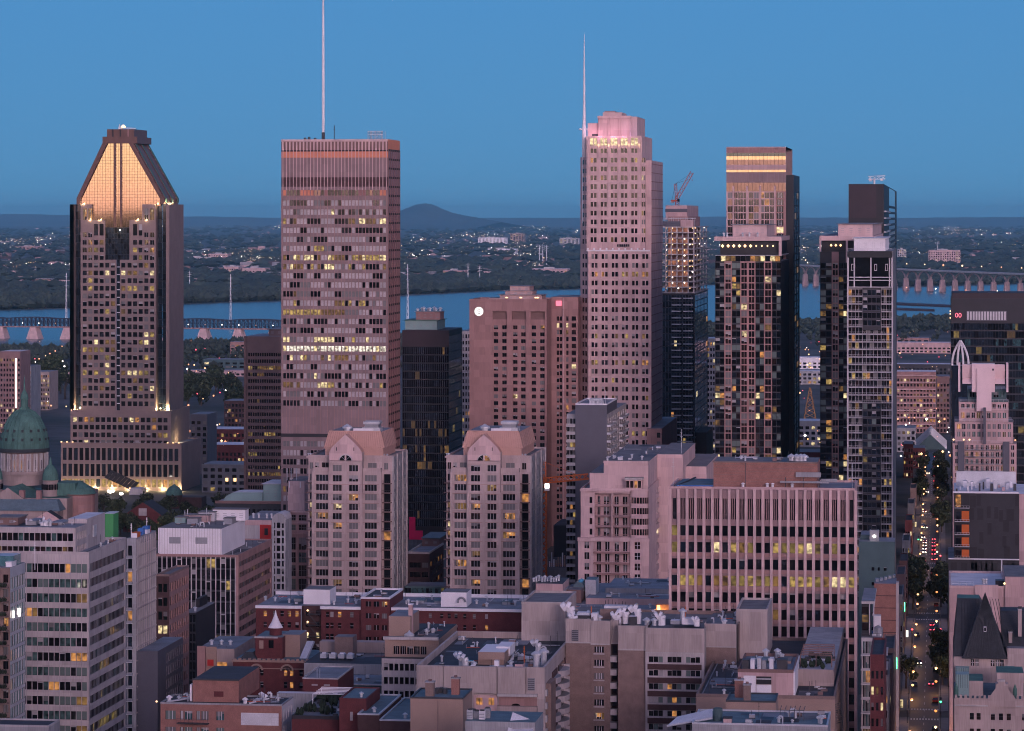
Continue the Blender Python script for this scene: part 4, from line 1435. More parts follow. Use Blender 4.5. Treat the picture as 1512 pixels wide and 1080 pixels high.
dd = max(b.d, 16)
x0, x1 = -b.hw, b.hw
W_ = 'balcony_white'
rws = b.rows(428, 11.2, 8.6)
pkd = picker(101, {'glass_dark': 6, 'glass_grey': 2, 'glass_warm': 1.5, 'blind_mid': 1.5}, .09, ('lit_orange', 'lit_yellow', 'lit_dim'))
xl, xr = u(1273.5), u(1301)
up_, lo_ = [r for r in rws if r[0] > z(488)], [r for r in rws if r[1] < z(590)]
mid_ = [r for r in rws if r not in up_ and r not in lo_]
b.fac('S', 1.2, x0, xl, 0, z(425), b.cells(x0 + .4, xl - .1, 4, .85), rws, 'mullion_grey', pkd, 'band', rec=.2)
b.fac('S', 1.2, xr, x1, 0, z(425), b.cells(xr + .1, x1 - .4, 4, .85), rws, 'mullion_grey', pkd, 'band', rec=.2)
zt_, zb_ = z(425), 0
b.fac('S', 1.2, xl, xr, z(590), z(488), b.cells(xl, xr, 5, .85), mid_, 'mullion_grey', pkd, 'band', rec=.2)
cpk = picker(103, {'glass_blue': 7, 'glass_dark': 3, 'blind_green': .8}, .03, ('lit_olive', 'lit_dim'))
b.fac('S', .1, xl, xr, 0, z(590), b.cells(xl + .2, xr - .2, 4, .86), lo_, 'charcoal_panel', cpk, 'parts', rec=.12, frame='lead_panel')
b.fac('S', .1, xl, xr, z(488), z(425), b.cells(xl + .2, xr - .2, 4, .86), up_, 'charcoal_panel', picker(104, {'glass_blue': 4, 'glass_dark': 7}, .02, WARM), 'parts', rec=.12, frame='lead_panel')
fr = b.part('white_frame')
fr.box(x0 - .1, x0 + .5, -.6, 1.19, 0, z(371), W_)
fr.box(x1 - .4, x1 + .2, -.6, 1.19, 0, z(371), W_)
for (ra, rb) in rws:
 zf = ra - .35
 if mid_ and mid_[0][0] - .1 <= ra <= mid_[-1][0] + .1 or mid_ and min(q[0] for q in mid_) - .1 <= ra <= max(q[0] for q in mid_) + .1:
  b.balcony('S', 1.19, x0 + .51, x1 - .41, zf, 1.9, W_, W_, hh=1.0)
 else:
  b.balcony('S', 1.19, x0 + .51, xl - .05, zf, 1.9, W_, W_, hh=1.0)
  b.balcony('S', 1.19, xr + .05, x1 - .41, zf, 1.9, W_, W_, hh=1.0)
m = b.part('top_frame')
m.box(x0, x1, -.6, .4, z(380.5), z(371.5), 'black_panel')
for pa, pc in ((1251, 1253.5), (1260.5, 1262.5), (1285, 1287), (1312.5, 1314.5), (1316, 1318)):
 m.box(u(pa), u(pc), -.7, .2, z(425), z(381), W_)
for ya in (409, 413.5, 423.5):
 m.box(x0, x1, -.66, .15, z(ya + 1.3), z(ya), W_)
m.poly([(x0, .5, z(425)), (x1, .5, z(425)), (x1, .5, z(380.5)), (x0, .5, z(380.5))], 'glass_dark')
for pa in (1257, 1291, 1307):
 m.box(u(pa), u(pa + 4), .38, .48, z(400), z(390), W_)
 m.box(u(pa + .8), u(pa + 3.2), .3, .379, z(399), z(391), 'glass_dark')
b.shell(x0, x1, 1.2, dd, 0, z(425), 'concrete_dark', None, skip='S')
b.shell(x0, x1, .5, dd, z(425), z(371), 'concrete_dark', 'roof_grey', skip='S')
b.unit('penthouse', u(1260.5), u(1307), 3, dd - 2, z(371), z(352.5), 'white_paint', 'roof_white')
for i in range(15):
 b.part('penthouse_ribs').box(u(1261 + i * 3.1), u(1262 + i * 3.1), 2.8, 2.995, z(371), z(353.5), 'white_paint')
b.railing(u(1252), u(1317), .4, z(371), 1.0, 'pale_metal')
b.done()
b = Bld('black_tower', 'plain black tower with a small white crane on its roof', 'tower', 1253, 1305, 1620, 272, px2=1324)
z, u = b.z, b.u
dd = b.d
rws = b.rows(331, 10, 6.4)
b.fac('S', 0, -b.hw, b.hw, 0, z(272), b.cols(1257, 1303, 8, .6), rws, 'black_panel', picker(111, {'glass_dark': 6, 'glass_grey': .8}, .03, WARM), 'band', rec=.2)
b.walls.poly([(-b.hw + .2, -.04, z(322)), (u(1294), -.04, z(322)), (u(1294), -.04, z(273)), (-b.hw + .2, -.04, z(273))], 'plum_panel')
b.fac('E', b.hw, 0, dd, 0, z(272), [(dd * .35, dd * .9)], [(z(302), z(273))] + b.rows(306, 10, 6), 'black_panel', lambda i, j: 'glass_blue', 'band', rec=.2)
b.shell(-b.hw, b.hw, 0, dd, 0, z(272), 'black_panel', 'roof_tar', skip='SE')
for k in range(20):
 b.balcony('E', b.hw, .6, dd * .3, z(306 + 10 * k + 7), 1.2, 'pale_metal', 'grey_metal', bars=False, hh=.6)
b.done()
ck = thing('roof_crane', 'small white davit crane on the roof of the black tower', 'crane', (Xat(1291, 1630), 1630, Zat(1291, 272, 1630)))
S_ = Tat(1291, 1630) / FOC
m = MB()
m.bar((0, 0, 0), (0, 0, 8 * S_), .5, 'crane_white', 8)
m.build('post', ck)
m = MB()
lattice(m, (-9 * S_, 0, 9 * S_), (16 * S_, 0, 10 * S_), 1.6, 'crane_white', .2)
m.box(-8 * S_, -3 * S_, -1, 1, 4 * S_, 8 * S_, 'crane_white')
m.box(9 * S_, 13 * S_, -.7, .7, 4.5 * S_, 7.5 * S_, 'crane_white')
m.build('boom', ck)
# ---- dark glass tower at the right edge
b = Bld('dark_office_tower', 'dark glass office tower with a red number sign at the right edge of the view', 'tower', 1404, 1570, 1750, 433, depth=45)
z, u = b.z, b.u
rws = b.rows(478, 11.7, 9.5)
pk = picker(121, {'glass_blue': 5, 'glass_dark': 4, 'glass_teal': 1}, .02, ('lit_olive', 'lit_faint', 'lit_faint'), rows={0: .25, 1: .05, 3: .06}, run=.35)
b.fac('S', 0, -b.hw, b.hw, 0, z(476), b.cells(-b.hw, b.hw, 40, .92), rws, 'charcoal_panel', pk, 'band', rec=.1, ribbon=True, frame='mullion_dark')
m = b.part('crown')
m.box(-b.hw, b.hw, 0, 45, z(476) + .01, z(441), 'charcoal_panel', 'roof_tar')
m.box(-b.hw + .5, b.hw - 1, 1, 44, z(441) + .01, z(433), 'plum_panel', 'roof_tar')
m.box(u(1427), u(1487), -.4, -.01, z(474), z(459.5), 'lead_panel')
for i in range(14):
 m.box(u(1428 + 4.2 * i), u(1430.6 + 4.2 * i), -.6, -.41, z(473), z(460.5), 'pale_metal')
b.shell(-b.hw, b.hw, 0, 45, 0, z(476), 'charcoal_panel', None, skip='S')
m = MB()
for k, px in enumerate((1412.5, 1417.5)):          # two red figures, each a lit ring
 cx, cz_ = u(px), z(466)
 for i in range(12):
  a0_, a1_ = 2 * math.pi * i / 12, 2 * math.pi * (i + 1) / 12
  m.bar((cx + .65 * math.cos(a0_), -.3, cz_ + 1.1 * math.sin(a0_)), (cx + .65 * math.cos(a1_), -.3, cz_ + 1.1 * math.sin(a1_)), .26, 'sign_red')
m.build('red_sign', b.root)
m = MB()
for py in (459, 463, 469):
 m.box(-b.hw - .6, -b.hw - .01, -.2, .6, z(py + 2), z(py), 'lamp_gold')
m.build('edge_lights', b.root)
b.done()
# ================================================================ middle distance
def gable_prism(m, x0, x1, y0, y1, zb, zs, za, wall, roof, xm=None):
 """gabled body: eaves at zs, ridge at za running back from y0 to y1"""
 xm = (x0 + x1) / 2 if xm is None else xm
 m.poly([(x0, y0, zb), (x1, y0, zb), (x1, y0, zs), (xm, y0, za), (x0, y0, zs)], wall)
 m.poly([(x1, y0, zb), (x1, y1, zb), (x1, y1, zs), (x1, y0, zs)], wall)
 m.poly([(x0, y1, zb), (x0, y0, zb), (x0, y0, zs), (x0, y1, zs)], wall)
 m.poly([(x1, y1, zb), (x0, y1, zb), (x0, y1, zs), (xm, y1, za), (x1, y1, zs)], wall)
 m.poly([(x1, y0, zs), (x1, y1, zs), (xm, y1, za), (xm, y0, za)], roof)
 m.poly([(x0, y1, zs), (x0, y0, zs), (xm, y0, za), (xm, y1, za)], roof)
def mansard(m, x0, x1, y0, y1, z0, z1, ins, mat, top):
 m.wedge([(x0, y0, z0), (x1, y0, z0), (x1, y1, z0), (x0, y1, z0)], [(x0 + ins, y0 + ins, z1), (x1 - ins, y0 + ins, z1), (x1 - ins, y1 - ins, z1), (x0 + ins, y1 - ins, z1)], mat, top)
def fan_unit(b, x, y, z, w=2.2, h=1.4, mat='pale_metal'):
 m = MB()
 m.box(x - w / 2, x + w / 2, y - w / 2, y + w / 2, z, z + h, mat)
 m.lathe(x, y, [(w * .38, z + h), (w * .38, z + h + .25), (w * .3, z + h + .25), (w * .28, z + h + .05)], 'dark_metal', 9)
 for k in range(4):
  m.box(x - w * .44, x + w * .44, y - w / 2 - .05, y - w / 2 - .004, z + h * (.2 + .18 * k), z + h * (.28 + .18 * k), 'grey_metal')
 return m.build('fan_unit', b.root)
def twin(dx, label, seed, litrows):
 o = lambda p: p + dx
 b = Bld('pink_apartment_tower', label, 'apartment tower', o(453), o(577), 1250, 676, px2=o(600.5), group='pair of pink gabled apartment towers')
 z, u = b.z, (lambda p, y=0.0: Xat(p + dx, b.Y + y) - b.Xc)
 P_ = 'twin_stone'
 dd = b.d
 rws = b.rows(701.6, 14.0, 9.2)
 pk = picker(seed, {'glass_dark': 5, 'glass_grey': 2.5, 'blind_mid': 3.2, 'glass_warm': 1.5}, .06, ('lit_orange', 'lit_bright', 'lit_dim', 'lit_orange'), rows=litrows)
 # wings behind the bays
 b.shell(-b.hw, b.hw, 3.2, dd, 0, z(676), P_, 'roof_gravel', skip='SE')
 top = (z(694), z(684.5))
 b.fac('S', 3.2, -b.hw, b.hw, 0, z(676), [(u(455), u(460)), (u(463), u(469)), (u(473), u(483)), (u(541), u(554)), (u(565), u(571))], [top] + rws, P_, pk, 'parts', rec=.4, frame='mullion_grey', nx=2)
 b.fac('E', b.hw, 3.2, dd, 0, z(676), b.cells(5, dd - 1, 5, .34), [top] + rws, 'concrete_grey', picker(seed + 1, {'glass_dark': 4, 'blind_mid': 3, 'glass_blue': 2}, .03, WARM), 'parts', rec=.5)
 b.ribs('E', b.hw, [4.0, dd * .38, dd * .72, dd - .6], 1.1, .5, 0, z(674), 'concrete_pale', 'pilaster')
 for (pa, pc, yo, zt) in ((461.5, 486, 0, 695), (534.5, 562, 0, 695), (486, 534.5, -1.6, 681)):
  xa, xb = u(pa, yo), u(pc, yo)
  if pa == 461.5:
   cc, nx = [(u(466.7), u(484.4))], 4
  elif pa == 534.5:
   cc, nx = [(u(538.6), u(556.2))], 4
  else:
   cc, nx = [(u(491.3, yo), u(504.4, yo)), (u(515.4, yo), u(528.6, yo))], 3
  rr_ = rws + ([(z(695.8), z(686.7))] if yo else [])
  b.fac('S', yo, xa, xb, 0, z(zt), cc, rr_, P_, pk, 'parts', rec=.45, frame='mullion_grey', nx=nx, nz=1, bar=.22)
  b.shell(xa, xb, yo, 3.2, 0, z(zt), P_, P_, skip='SN')
  if yo == 0:
   b.parapet(xa, xb, yo, 3.1, z(zt), .9, .3, P_, 'bay_parapet')
 m = b.part('string_course')
 for py in (727, 753.5, 683):
  m.box(u(461), u(562.4), -.35, -.002, z(py) - .3, z(py) + .25, 'twin_stone') if py != 683 else None
  m.box(u(485.6, -1.6), u(535, -1.6), -1.95, -1.602, z(py) - .3, z(py) + .25, 'twin_stone')
 for (ra, rb) in rws:
  b.part('floor_band').box(u(461.6), u(485.9), -.06, -.003, ra - 1.3, ra - 1.16, 'rose_stone')
  b.part('floor_band').box(u(534.6), u(561.9), -.06, -.003, ra - 1.3, ra - 1.16, 'rose_stone')
  b.part('floor_band').box(u(486.1, -1.6), u(534.4, -1.6), -1.66, -1.603, ra - 1.3, ra - 1.16, 'rose_stone')
  b.part('floor_band').box(b.hw + .003, b.hw + .08, 3.3, dd, ra - 1.3, ra - 1.1, 'concrete_pale')
 m.box(u(452.6, 3.2), u(577.4, 3.2), 2.8, 3.19, z(677.5), z(675), 'twin_stone')
 b.parapet(-b.hw, b.hw, 3.2, dd, z(676), .7, .4, P_)
 b.ribs('S', 0, [u(462.2), u(486.2), u(561.6)], .9, .3, 0, z(697), 'twin_stone', 'pilaster')
 b.ribs('S', -1.6, [u(487, -1.6), u(510, -1.6), u(533.6, -1.6)], 1.0, .3, 0, z(728), 'twin_stone', 'pilaster')
 # balconies in the recessed strips
 for k, (ra, rb) in enumerate(rws):
  if ra < 4:
   continue
  b.balcony('S', 3.2, u(562.6), u(577), ra - .9, 2.6, 'brown_panel', 'dark_metal', hh=1.1)
  b.balcony('S', 3.2, u(450.5), u(461), ra - .9, 2.6, 'brown_panel', 'dark_metal', hh=1.1)
  m = b.part('balcony_doors')
  m.box(u(565.5), u(574.5), 3.0, 3.19, ra - .8, rb + .2, 'glass_dark' if (k * 7 + seed) % 9 else 'lit_orange')
 # copper mansard and gabled front
 m = b.part('roof')
 x0, x1 = u(478, 2), u(566, 2)
 b.walls.box(x0 + .3, x1 - .3, 3.6, dd * .85, z(676) + .01, z(662.5), 'copper_pink')
 mansard(m, x0 - .2, x1 + .2, 3.3, dd * .87, z(662.5) + .004, z(639), 1.6, 'copper_pink', 'roof_grey')
 for i in range(26):
  f = (i + .5) / 26
  xa = x0 + (x1 - x0) * f
  m.bar((xa, 3.22, z(662.4)), (x0 + 1.4 + (x1 - x0 - 2.8) * f, 4.8, z(639)), .09, 'copper_pink', 3)
 for i in range(9):
  ya = 4.2 + (dd * .87 - 5.5) * i / 8
  m.bar((x1 + .24, ya, z(662.4)), (x1 - 1.3, ya, z(639)), .09, 'copper_pink', 3)
 m.box(x0 + 1.5, x1 - 1.5, 4.9, 5.2, z(639) + .004, z(637.5), 'copper_pink')
 g = b.part('gable')
 gx0, gx1, ax = u(486, -1.6), u(534.5, -1.6), u(510, -1.6)
 ring = [(gx0, z(681) + .26), (gx1, z(681) + .26), (gx1, z(668)), (u(530.5, -1.6), z(661)), (u(520, -1.6), z(650.5)), (ax, z(641.5)), (u(500, -1.6), z(650.5)), (u(489.5, -1.6), z(661)), (gx0, z(668))]
 n = len(ring)
 g.poly([(x, -1.6, q) for x, q in ring], 'pink_stone')
 for i in range(1, n):
  a_, c_ = ring[i], ring[(i + 1) % n]
  g.poly([(a_[0], -1.6, a_[1]), (a_[0], 9.0, a_[1]), (c_[0], 9.0, c_[1]), (c_[0], -1.6, c_[1])], P_ if i in (1, n - 1) else 'copper_pink')
 aw = MB()
 cx, cz_, r_ = u(510.3, -1.6), z(679.8), 9.6 * b.S
 arc = [(cx + r_ * math.cos(math.pi * i / 12), -1.66, cz_ + r_ * .9 * math.sin(math.pi * i / 12)) for i in range(13)]
 aw.poly(arc[:7] + [(cx, -1.66, cz_)], 'glass_dark' if seed < 300 else 'lit_orange')
 aw.poly(arc[6:] + [(cx, -1.66, cz_)], 'glass_dark')
 for i in range(12):
  aw.bar((arc[i][0], -1.72, arc[i][2]), (arc[i + 1][0], -1.72, arc[i + 1][2]), .28, 'concrete_pale')
 for i in (3, 6, 9):
  aw.bar((cx, -1.7, cz_), (arc[i][0], -1.7, arc[i][2]), .12 if i != 6 else .45, P_ if i == 6 else 'mullion_grey')
 aw.build('arched_window', b.root)
 for p in (497, 522.5):
  s_ = MB()
  s_.box(u(p - .6, -1.6), u(p + .6, -1.6), -1.68, -1.604, z(665.5), z(660.5), 'black_panel')
  s_.build('slit_opening', b.root)
 m = MB()
 m.box(u(529), u(556), 8, 15, z(639), z(633.5), 'pale_metal')
 m.box(u(533), u(553), 8.5, 14.5, z(633.5) + .01, z(628.5), 'grey_metal')
 m.box(u(531), u(555), 8, 15, z(628.5) + .01, z(624.5), 'pale_metal')
 m.build('cooling_tower', b.root)
 m = MB()
 m.box(u(517), u(547), 7, 7.9, z(639), z(634.5), 'white_paint')
 m.build('plant_screen', b.root)
 b.vent(u(508), 7, z(639), 1.2, 1.2)
 for p in (455, 458, 566, 571):
  b.vent(u(p, 4), 5, z(676), .9, .3)
 b.done()
 return b
twin(0, 'left pink apartment tower with copper gable roof, nearer the slate slab tower', 201, {4: .5, 6: .35, 8: .3, 10: .25, 1: .12})
twin(204.3, 'right pink apartment tower with copper gable roof, beside the orange crane', 301, {1: .3, 3: .3, 4: .55, 6: .3, 7: .3, 9: .25, 12: .3})
# ---- pale pink condominium
b = Bld('pale_pink_condominium', 'pale pink condominium with balconies, rounded bay and blank pink penthouse', 'apartment building', 857.5, 957.5, 1150, 723, px2=990)
z, u = b.z, b.u
dd = b.d
K = 'pink_stone'
x0, x1 = -b.hw, b.hw
FL = {'glass_dark': 5, 'glass_grey': 3, 'glass_warm': 2, 'blind_mid': 1.4}
up_ = b.rows(734.5, 15.6, 9, 4)
lo_ = b.rows(800, 15.75, 10)
zs = z(794)
pk = picker(401, FL, .05, ('lit_orange', 'lit_dim'))
b.fac('S', 0, x0, u(878), zs, z(724), [(u(870.5), u(874.5))], up_, K, pk, 'parts', rec=.4)
b.fac('S', 3.0, u(878), u(930), zs, z(724), [(u(882, 2), u(886, 2)), (u(891, 2), u(899, 2)), (u(907, 2), u(913, 2)), (u(919, 2), u(926, 2))], [(a - .6, c) for a, c in up_], 'pink_panel', picker(402, FL, .12, ('lit_orange', 'lit_dim')), 'parts', rec=.3, frame='mullion_white', nx=2)
b.walls.poly([(u(878), 3.0, zs), (u(878), 3.0, z(724)), (u(878), 0, z(724)), (u(878), 0, zs)], K)
b.part('balcony_pier').box(u(902.8), u(904.4), 0, 2.99, zs, z(729), K)
b.part('balcony_pier').box(u(878), u(930), 0, 2.99, z(729), z(724), K)
for (ra, rb) in up_:
 b.balcony('S', 2.99, u(878.3), u(902.6), ra - .7, 3.3, 'pink_panel', 'rose_stone', hh=1.0)
 b.balcony('S', 2.99, u(904.6), u(929.8), ra - .7, 3.3, 'pink_panel', 'rose_stone', hh=1.0)
# rounded corner bay
cx, rb_ = u(944), (u(957.5) - u(930)) * .5
ringp = lambda k, n=10: (cx + rb_ * math.cos(math.pi + math.pi * k / n), 1.2 - rb_ * .45 * math.sin(math.pi * k / n))
bay = b.part('round_bay')
for k in range(10):
 (xa, ya), (xc, yc) = ringp(k), ringp(k + 1)
 zp = zs
 for (ra, rb) in sorted(up_):
  bay.poly([(xa, ya, zp), (xc, yc, zp), (xc, yc, ra), (xa, ya, ra)], K)
  bay.poly([(xa, ya + .12, ra), (xc, yc + .12, ra), (xc, yc + .12, rb), (xa, ya + .12, rb)], 'glass_dark' if k % 3 else 'glass_grey')
  bay.bar((xa, ya, ra), (xa, ya, rb), .16, 'mullion_pink')
  zp = rb
 bay.poly([(xa, ya, zp), (xc, yc, zp), (xc, yc, z(724)), (xa, ya, z(724))], K)
bay.poly([(*ringp(k), z(724)) for k in range(11)], 'roof_gravel')
# lower part, slightly proud
yl = -1.5
b.fac('S', yl, u(853.7, yl), u(876, yl), 0, zs, [(u(863, yl), u(870, yl))], lo_, K, pk, 'parts', rec=.4, frame='mullion_white', nx=2)
b.fac('S', yl + .6, u(876, yl), u(931, yl), 0, zs, [(u(p - 3.1, yl), u(p + 3.1, yl)) for p in (884, 896.5, 910.5, 923)], [(a - (.9 if 1 else 0), c) for a, c in lo_], 'pink_panel', picker(403, FL, .06, WARM), 'parts', rec=.4, frame='mullion_white', nx=2)
b.fac('S', yl, u(931, yl), u(958, yl), 0, zs, [(u(937, yl), u(945, yl))], lo_, K, pk, 'parts', rec=.4, frame='mullion_white', nx=2, nz=2)
for (ra, rb) in lo_[:8]:
 b.balcony('S', yl + .6, u(876.6, yl), u(930.5, yl), ra - 1.1, 2.2, 'rose_stone', 'rose_stone', hh=1.0, t=.5)
b.shell(u(853.7, yl), u(958, yl), yl, 0, 0, zs, K, K, skip='SN')
m = b.part('cornice')
m.box(u(853, yl), u(959, yl), yl - .6, yl - .002, zs - 1.2, zs, 'pink_stone')
m.box(u(856.5), u(931), -.8, -.002, z(726), z(723), 'pink_stone')
b.ribs('S', yl, [u(p, yl) for p in (856, 874.5, 932.5, 950)], 1.0, .35, 0, zs - 1.3, 'pink_stone', 'pilaster')
# right-hand wall
er = b.rows(733.5, 15.6, 8)
ey = lambda p: b.ue(p)
b.fac('E', x1, 0, dd, 0, z(724), [(ey(969.5), ey(974)), (ey(979.5), ey(986))], er, K, picker(404, FL, .04, WARM), 'parts', rec=.4, frame='mullion_white', nx=2)
for (ra, rb) in er[:11]:
 b.balcony('E', x1, ey(978.5), ey(987), ra - .6, 2.2, 'grey_metal', 'dark_metal', hh=1.1)
b.shell(x0, x1, 0, dd, 0, z(724), K, 'roof_gravel', skip='SE')
b.parapet(x0, x1, 0, dd, z(724), .6, .3, K)
m = b.part('penthouse')
m.box(u(889), u(957, 6), 6, dd, z(724), z(684), K, 'roof_gravel')
m.box(u(868), u(889) - .01, 6, dd * .5, z(724), z(701), K, 'roof_gravel')
m.box(u(957, 6) + .01, u(1008, 45), 45, dd + 12, 0, z(684) - .02, K, 'roof_gravel')
m.box(u(888.6), u(957.4, 6), 5.7, 5.99, z(686), z(682.5), 'pink_stone')
m.box(u(985, 45), u(1043, 60), 60, dd + 30, 0, z(707), K, 'roof_gravel')
d_ = MB()
d_.box(u(923), u(947), 2.5, 5.6, z(723), z(709), K, 'roof_gravel')
d_.box(u(921.5), u(949), 1.8, 5.6, z(709) + .01, z(706), 'concrete_pale', 'roof_gravel')
for k, p in enumerate((926, 932, 938, 943.5)):
 d_.box(u(p - 2.2), u(p + 2.2), 2.3, 2.499, z(721), z(711), 'lit_orange' if k == 2 else 'glass_warm')
d_.build('dormer', b.root)
for p, y in ((897, 12), (906, 20), (918, 15), (933, 25), (948, 18)):
 b.vent(u(p, y), y, z(684), 1.0, .35)
b.unit('rooftop_unit', u(912, 14), u(917, 14), 14, 18, z(684), z(680.5), 'pale_metal')
b.mast(u(1006, 50), 50, z(684), 9, .12)
clutter(b, u(890), u(955), 8, dd - 2, z(684), 14, 91)
m = MB()                                           # brick lift shaft at the foot of the front
m.box(u(919, -6), u(933, -6), -6, -2.1, 0, z(857), 'orange_brick', 'roof_grey')
m.box(u(918.5, -6), u(933.5, -6), -6.2, -2.1, z(857) + .01, z(853), 'roof_grey')
m.build('brick_shaft', b.root)
b.done()
# ---- blank grey slab with balconies on its edges
b = Bld('blank_wall_apartment_block', 'grey apartment slab with a blank windowless face and balconies at its edges', 'apartment building', 836, 896, 1330, 600, px2=925)
z, u = b.z, b.u
dd = b.d
b.walls.poly([(u(849.5), 0, 0), (b.hw, 0, 0), (b.hw, 0, z(598)), (u(849.5), 0, z(598))], 'lead_panel')
b.shell(u(849.5), b.hw, 0, dd * .5, 0, z(598), 'lead_panel', 'roof_grey', skip='SE')
rws = b.rows(619, 11.5, 7.5)
b.fac('S', 2.2, -b.hw, u(849.5), 0, z(612), b.cells(-b.hw, u(849.5), 3, .8), rws, 'concrete_grey', picker(411, FLAT, .1, ('lit_orange', 'lit_yellow', 'lit_dim'), rows={3: .9}), 'band', rec=.2)
b.shell(-b.hw, u(849.5), 2.2, dd, 0, z(612), 'concrete_grey', 'roof_grey', skip='S')
b.fac('E', b.hw, 0, dd, 0, z(612), b.cells(.5, dd - .5, 9, .55), rws, 'concrete_pale', picker(412, {'glass_dark': 4, 'glass_warm': 3, 'glass_blue': 2, 'blind_mid': 1}, .06, ('lit_orange', 'lit_dim'), rows={0: .3}), 'band', rec=.3)
b.walls.poly([(b.hw, 0, z(612)), (b.hw, dd * .5, z(612)), (b.hw, dd * .5, z(598)), (b.hw, 0, z(598))], 'lead_panel')
b.part('roof_deck').poly([(u(849.5), dd * .5, z(612)), (b.hw, dd * .5, z(612)), (b.hw, dd, z(612)), (u(849.5), dd, z(612))], 'roof_grey')
for (ra, rb) in rws:
 if ra > 3:
  b.balcony('S', 2.2, -b.hw, u(849), ra - 1.0, 2.0, 'balcony_white', 'concrete_pale', bars=False, hh=.9)
  b.balcony('E', b.hw, .3, dd * .3, ra - 1.0, 1.6, 'balcony_white', 'pale_metal', bars=False, hh=.8)
  b.balcony('E', b.hw, dd * .62, dd * .95, ra - 1.0, 1.6, 'balcony_white', 'pale_metal', bars=False, hh=.8)
b.parapet(u(849.5), b.hw, 0, dd * .5, z(598), .5, .3, 'white_paint')
b.unit('rooftop_unit', u(869, 6), u(888, 6), 8, 14, z(598), z(592), 'pale_metal')
for p in (871, 876, 881, 886, 890):
 b.vent(u(p, 4), 5, z(598), 1.2, .3)
b.mast(u(893), 2, z(598), 6, .1)
b.done()
# ---- orange tower crane
ck = thing('tower_crane', 'orange lattice tower crane standing right of the right pink apartment tower', 'crane', (Xat(803, 1295), 1295, 0))
S_ = Tat(803, 1295) / FOC
zc = lambda py: CAM_H - (py - 320) * S_
m = MB()
lattice(m, (0, 0, 0), (0, 0, zc(706)), 2.0, 'crane_orange', .34)
m.build('mast', ck)
m = MB()
lattice(m, (-3, 0, zc(711)), (66 * S_, 0, zc(703)), 2.0, 'crane_orange', .34, tri=True)
m.build('jib', ck)
m = MB()
lattice(m, (0, 0, zc(706)), (0, 0, zc(682)), 1.6, 'crane_orange', .16)
m.bar((0, 0, zc(682)), (50 * S_, 0, zc(701)), .1, 'crane_orange')
m.bar((0, 0, zc(682)), (-10 * S_, 0, zc(708)), .1, 'crane_orange')
m.build('cat_head', ck)
m = MB()
lattice(m, (-2, 0, zc(711)), (-13 * S_, 0, zc(711)), 1.6, 'crane_orange', .17)
m.box(-14 * S_, -9 * S_, -1, 1, zc(719), zc(712), 'concrete_grey')
m.build('counter_jib', ck)
m = MB()
m.box(.6, 2.6, -2.6, -1.1, zc(724), zc(713), 'white_paint')
m.box(.8, 2.4, -2.7, -2.61, zc(720), zc(714), 'lamp_white')
m.build('cab', ck)
# poles and hoarding at its foot
b = Bld('building_site', 'dark building site with upright white poles at the foot of the orange crane', 'building site', 800, 836, 1330, 800, depth=40)
z, u = b.z, b.u
b.shell(-b.hw, b.hw, 0, 40, 0, z(838), 'concrete_dark', 'roof_tar', skip='')
b.walls.box(-b.hw, b.hw, 41, 70, 0, z(790), 'charcoal_panel', 'roof_tar')
rn = random.Random(3)
for k in range(11):
 m = MB()
 x = u(801 + k * 3.2)
 m.bar((x, 2, z(838)), (x, 2, z(838) + rn.uniform(2, 6.5)), .28, rn.choice(['white_paint', 'pale_metal', 'tan_stucco']), 6)
 m.build('pole', b.root)
b.railing(-b.hw, b.hw, .5, z(838), 1.4, 'crane_orange')
b.done()
# ---- crimson panel and brick block between the pink towers
ck = thing('crimson_panel', 'large crimson L-shaped sign panel standing between the two pink towers', 'sign', (Xat(613, 1390), 1390, Zat(613, 812, 1390)))
S_ = Tat(613, 1390) / FOC
m = MB()
m.box(-9 * S_, 0, 0, 1, 15 * S_, 48 * S_, 'magenta_paint')
m.box(0.01, 11 * S_, 0, 1, 15 * S_, 28 * S_, 'magenta_paint')
m.build('panel', ck)
m = MB()
for x in (-8, -2, 4, 10):
 m.bar((x * S_, .5, -20), (x * S_, .5, 15 * S_), .2, 'dark_metal')
m.build('support', ck)
b = Bld('brick_block', 'low dark brick block with ribbon windows between the two pink towers', 'building', 602, 634, 1300, 818, px2=655)
z, u = b.z, b.u
b.fac('S', 0, -b.hw, b.hw, 0, z(818), [(u(605), u(621)), (u(623), u(632))], b.rows(831, 14, 7.5), 'dark_brick', picker(421, OFFICE, .12, ('lit_orange',)), 'parts', rec=.4, frame='mullion_dark', nx=3)
b.fac('E', b.hw, 0, b.d, 0, z(818), b.cells(2, b.d - 2, 5, .5), b.rows(831, 14, 7.5), 'dark_brick', picker(422, OFFICE, .12, ('lit_orange',)), 'parts', rec=.4)
b.shell(-b.hw, b.hw, 0, b.d, 0, z(818), 'dark_brick', 'roof_grey', skip='SE')
b.parapet(-b.hw, b.hw, 0, b.d, z(818), .8, .4, 'concrete_pale')
b.unit('rooftop_unit', u(606), u(632), 30, 55, z(818), z(806), 'brown_panel', 'roof_teal')
b.done()
b = Bld('glass_link_building', 'low teal glass building at the foot of the left pink tower', 'building', 598, 660, 1275, 866, depth=15)
z, u = b.z, b.u
b.fac('S', 0, -b.hw, b.hw, 0, b.h, b.cells(-b.hw, b.hw, 14, .9), b.rows(869, 9, 7), 'teal_panel', picker(424, {'glass_teal': 4, 'glass_dark': 3}, .15, ('lit_dim', 'lit_olive')), 'band', rec=.1)
b.shell(-b.hw, b.hw, 0, 15, 0, b.h, 'teal_panel')
b.done()
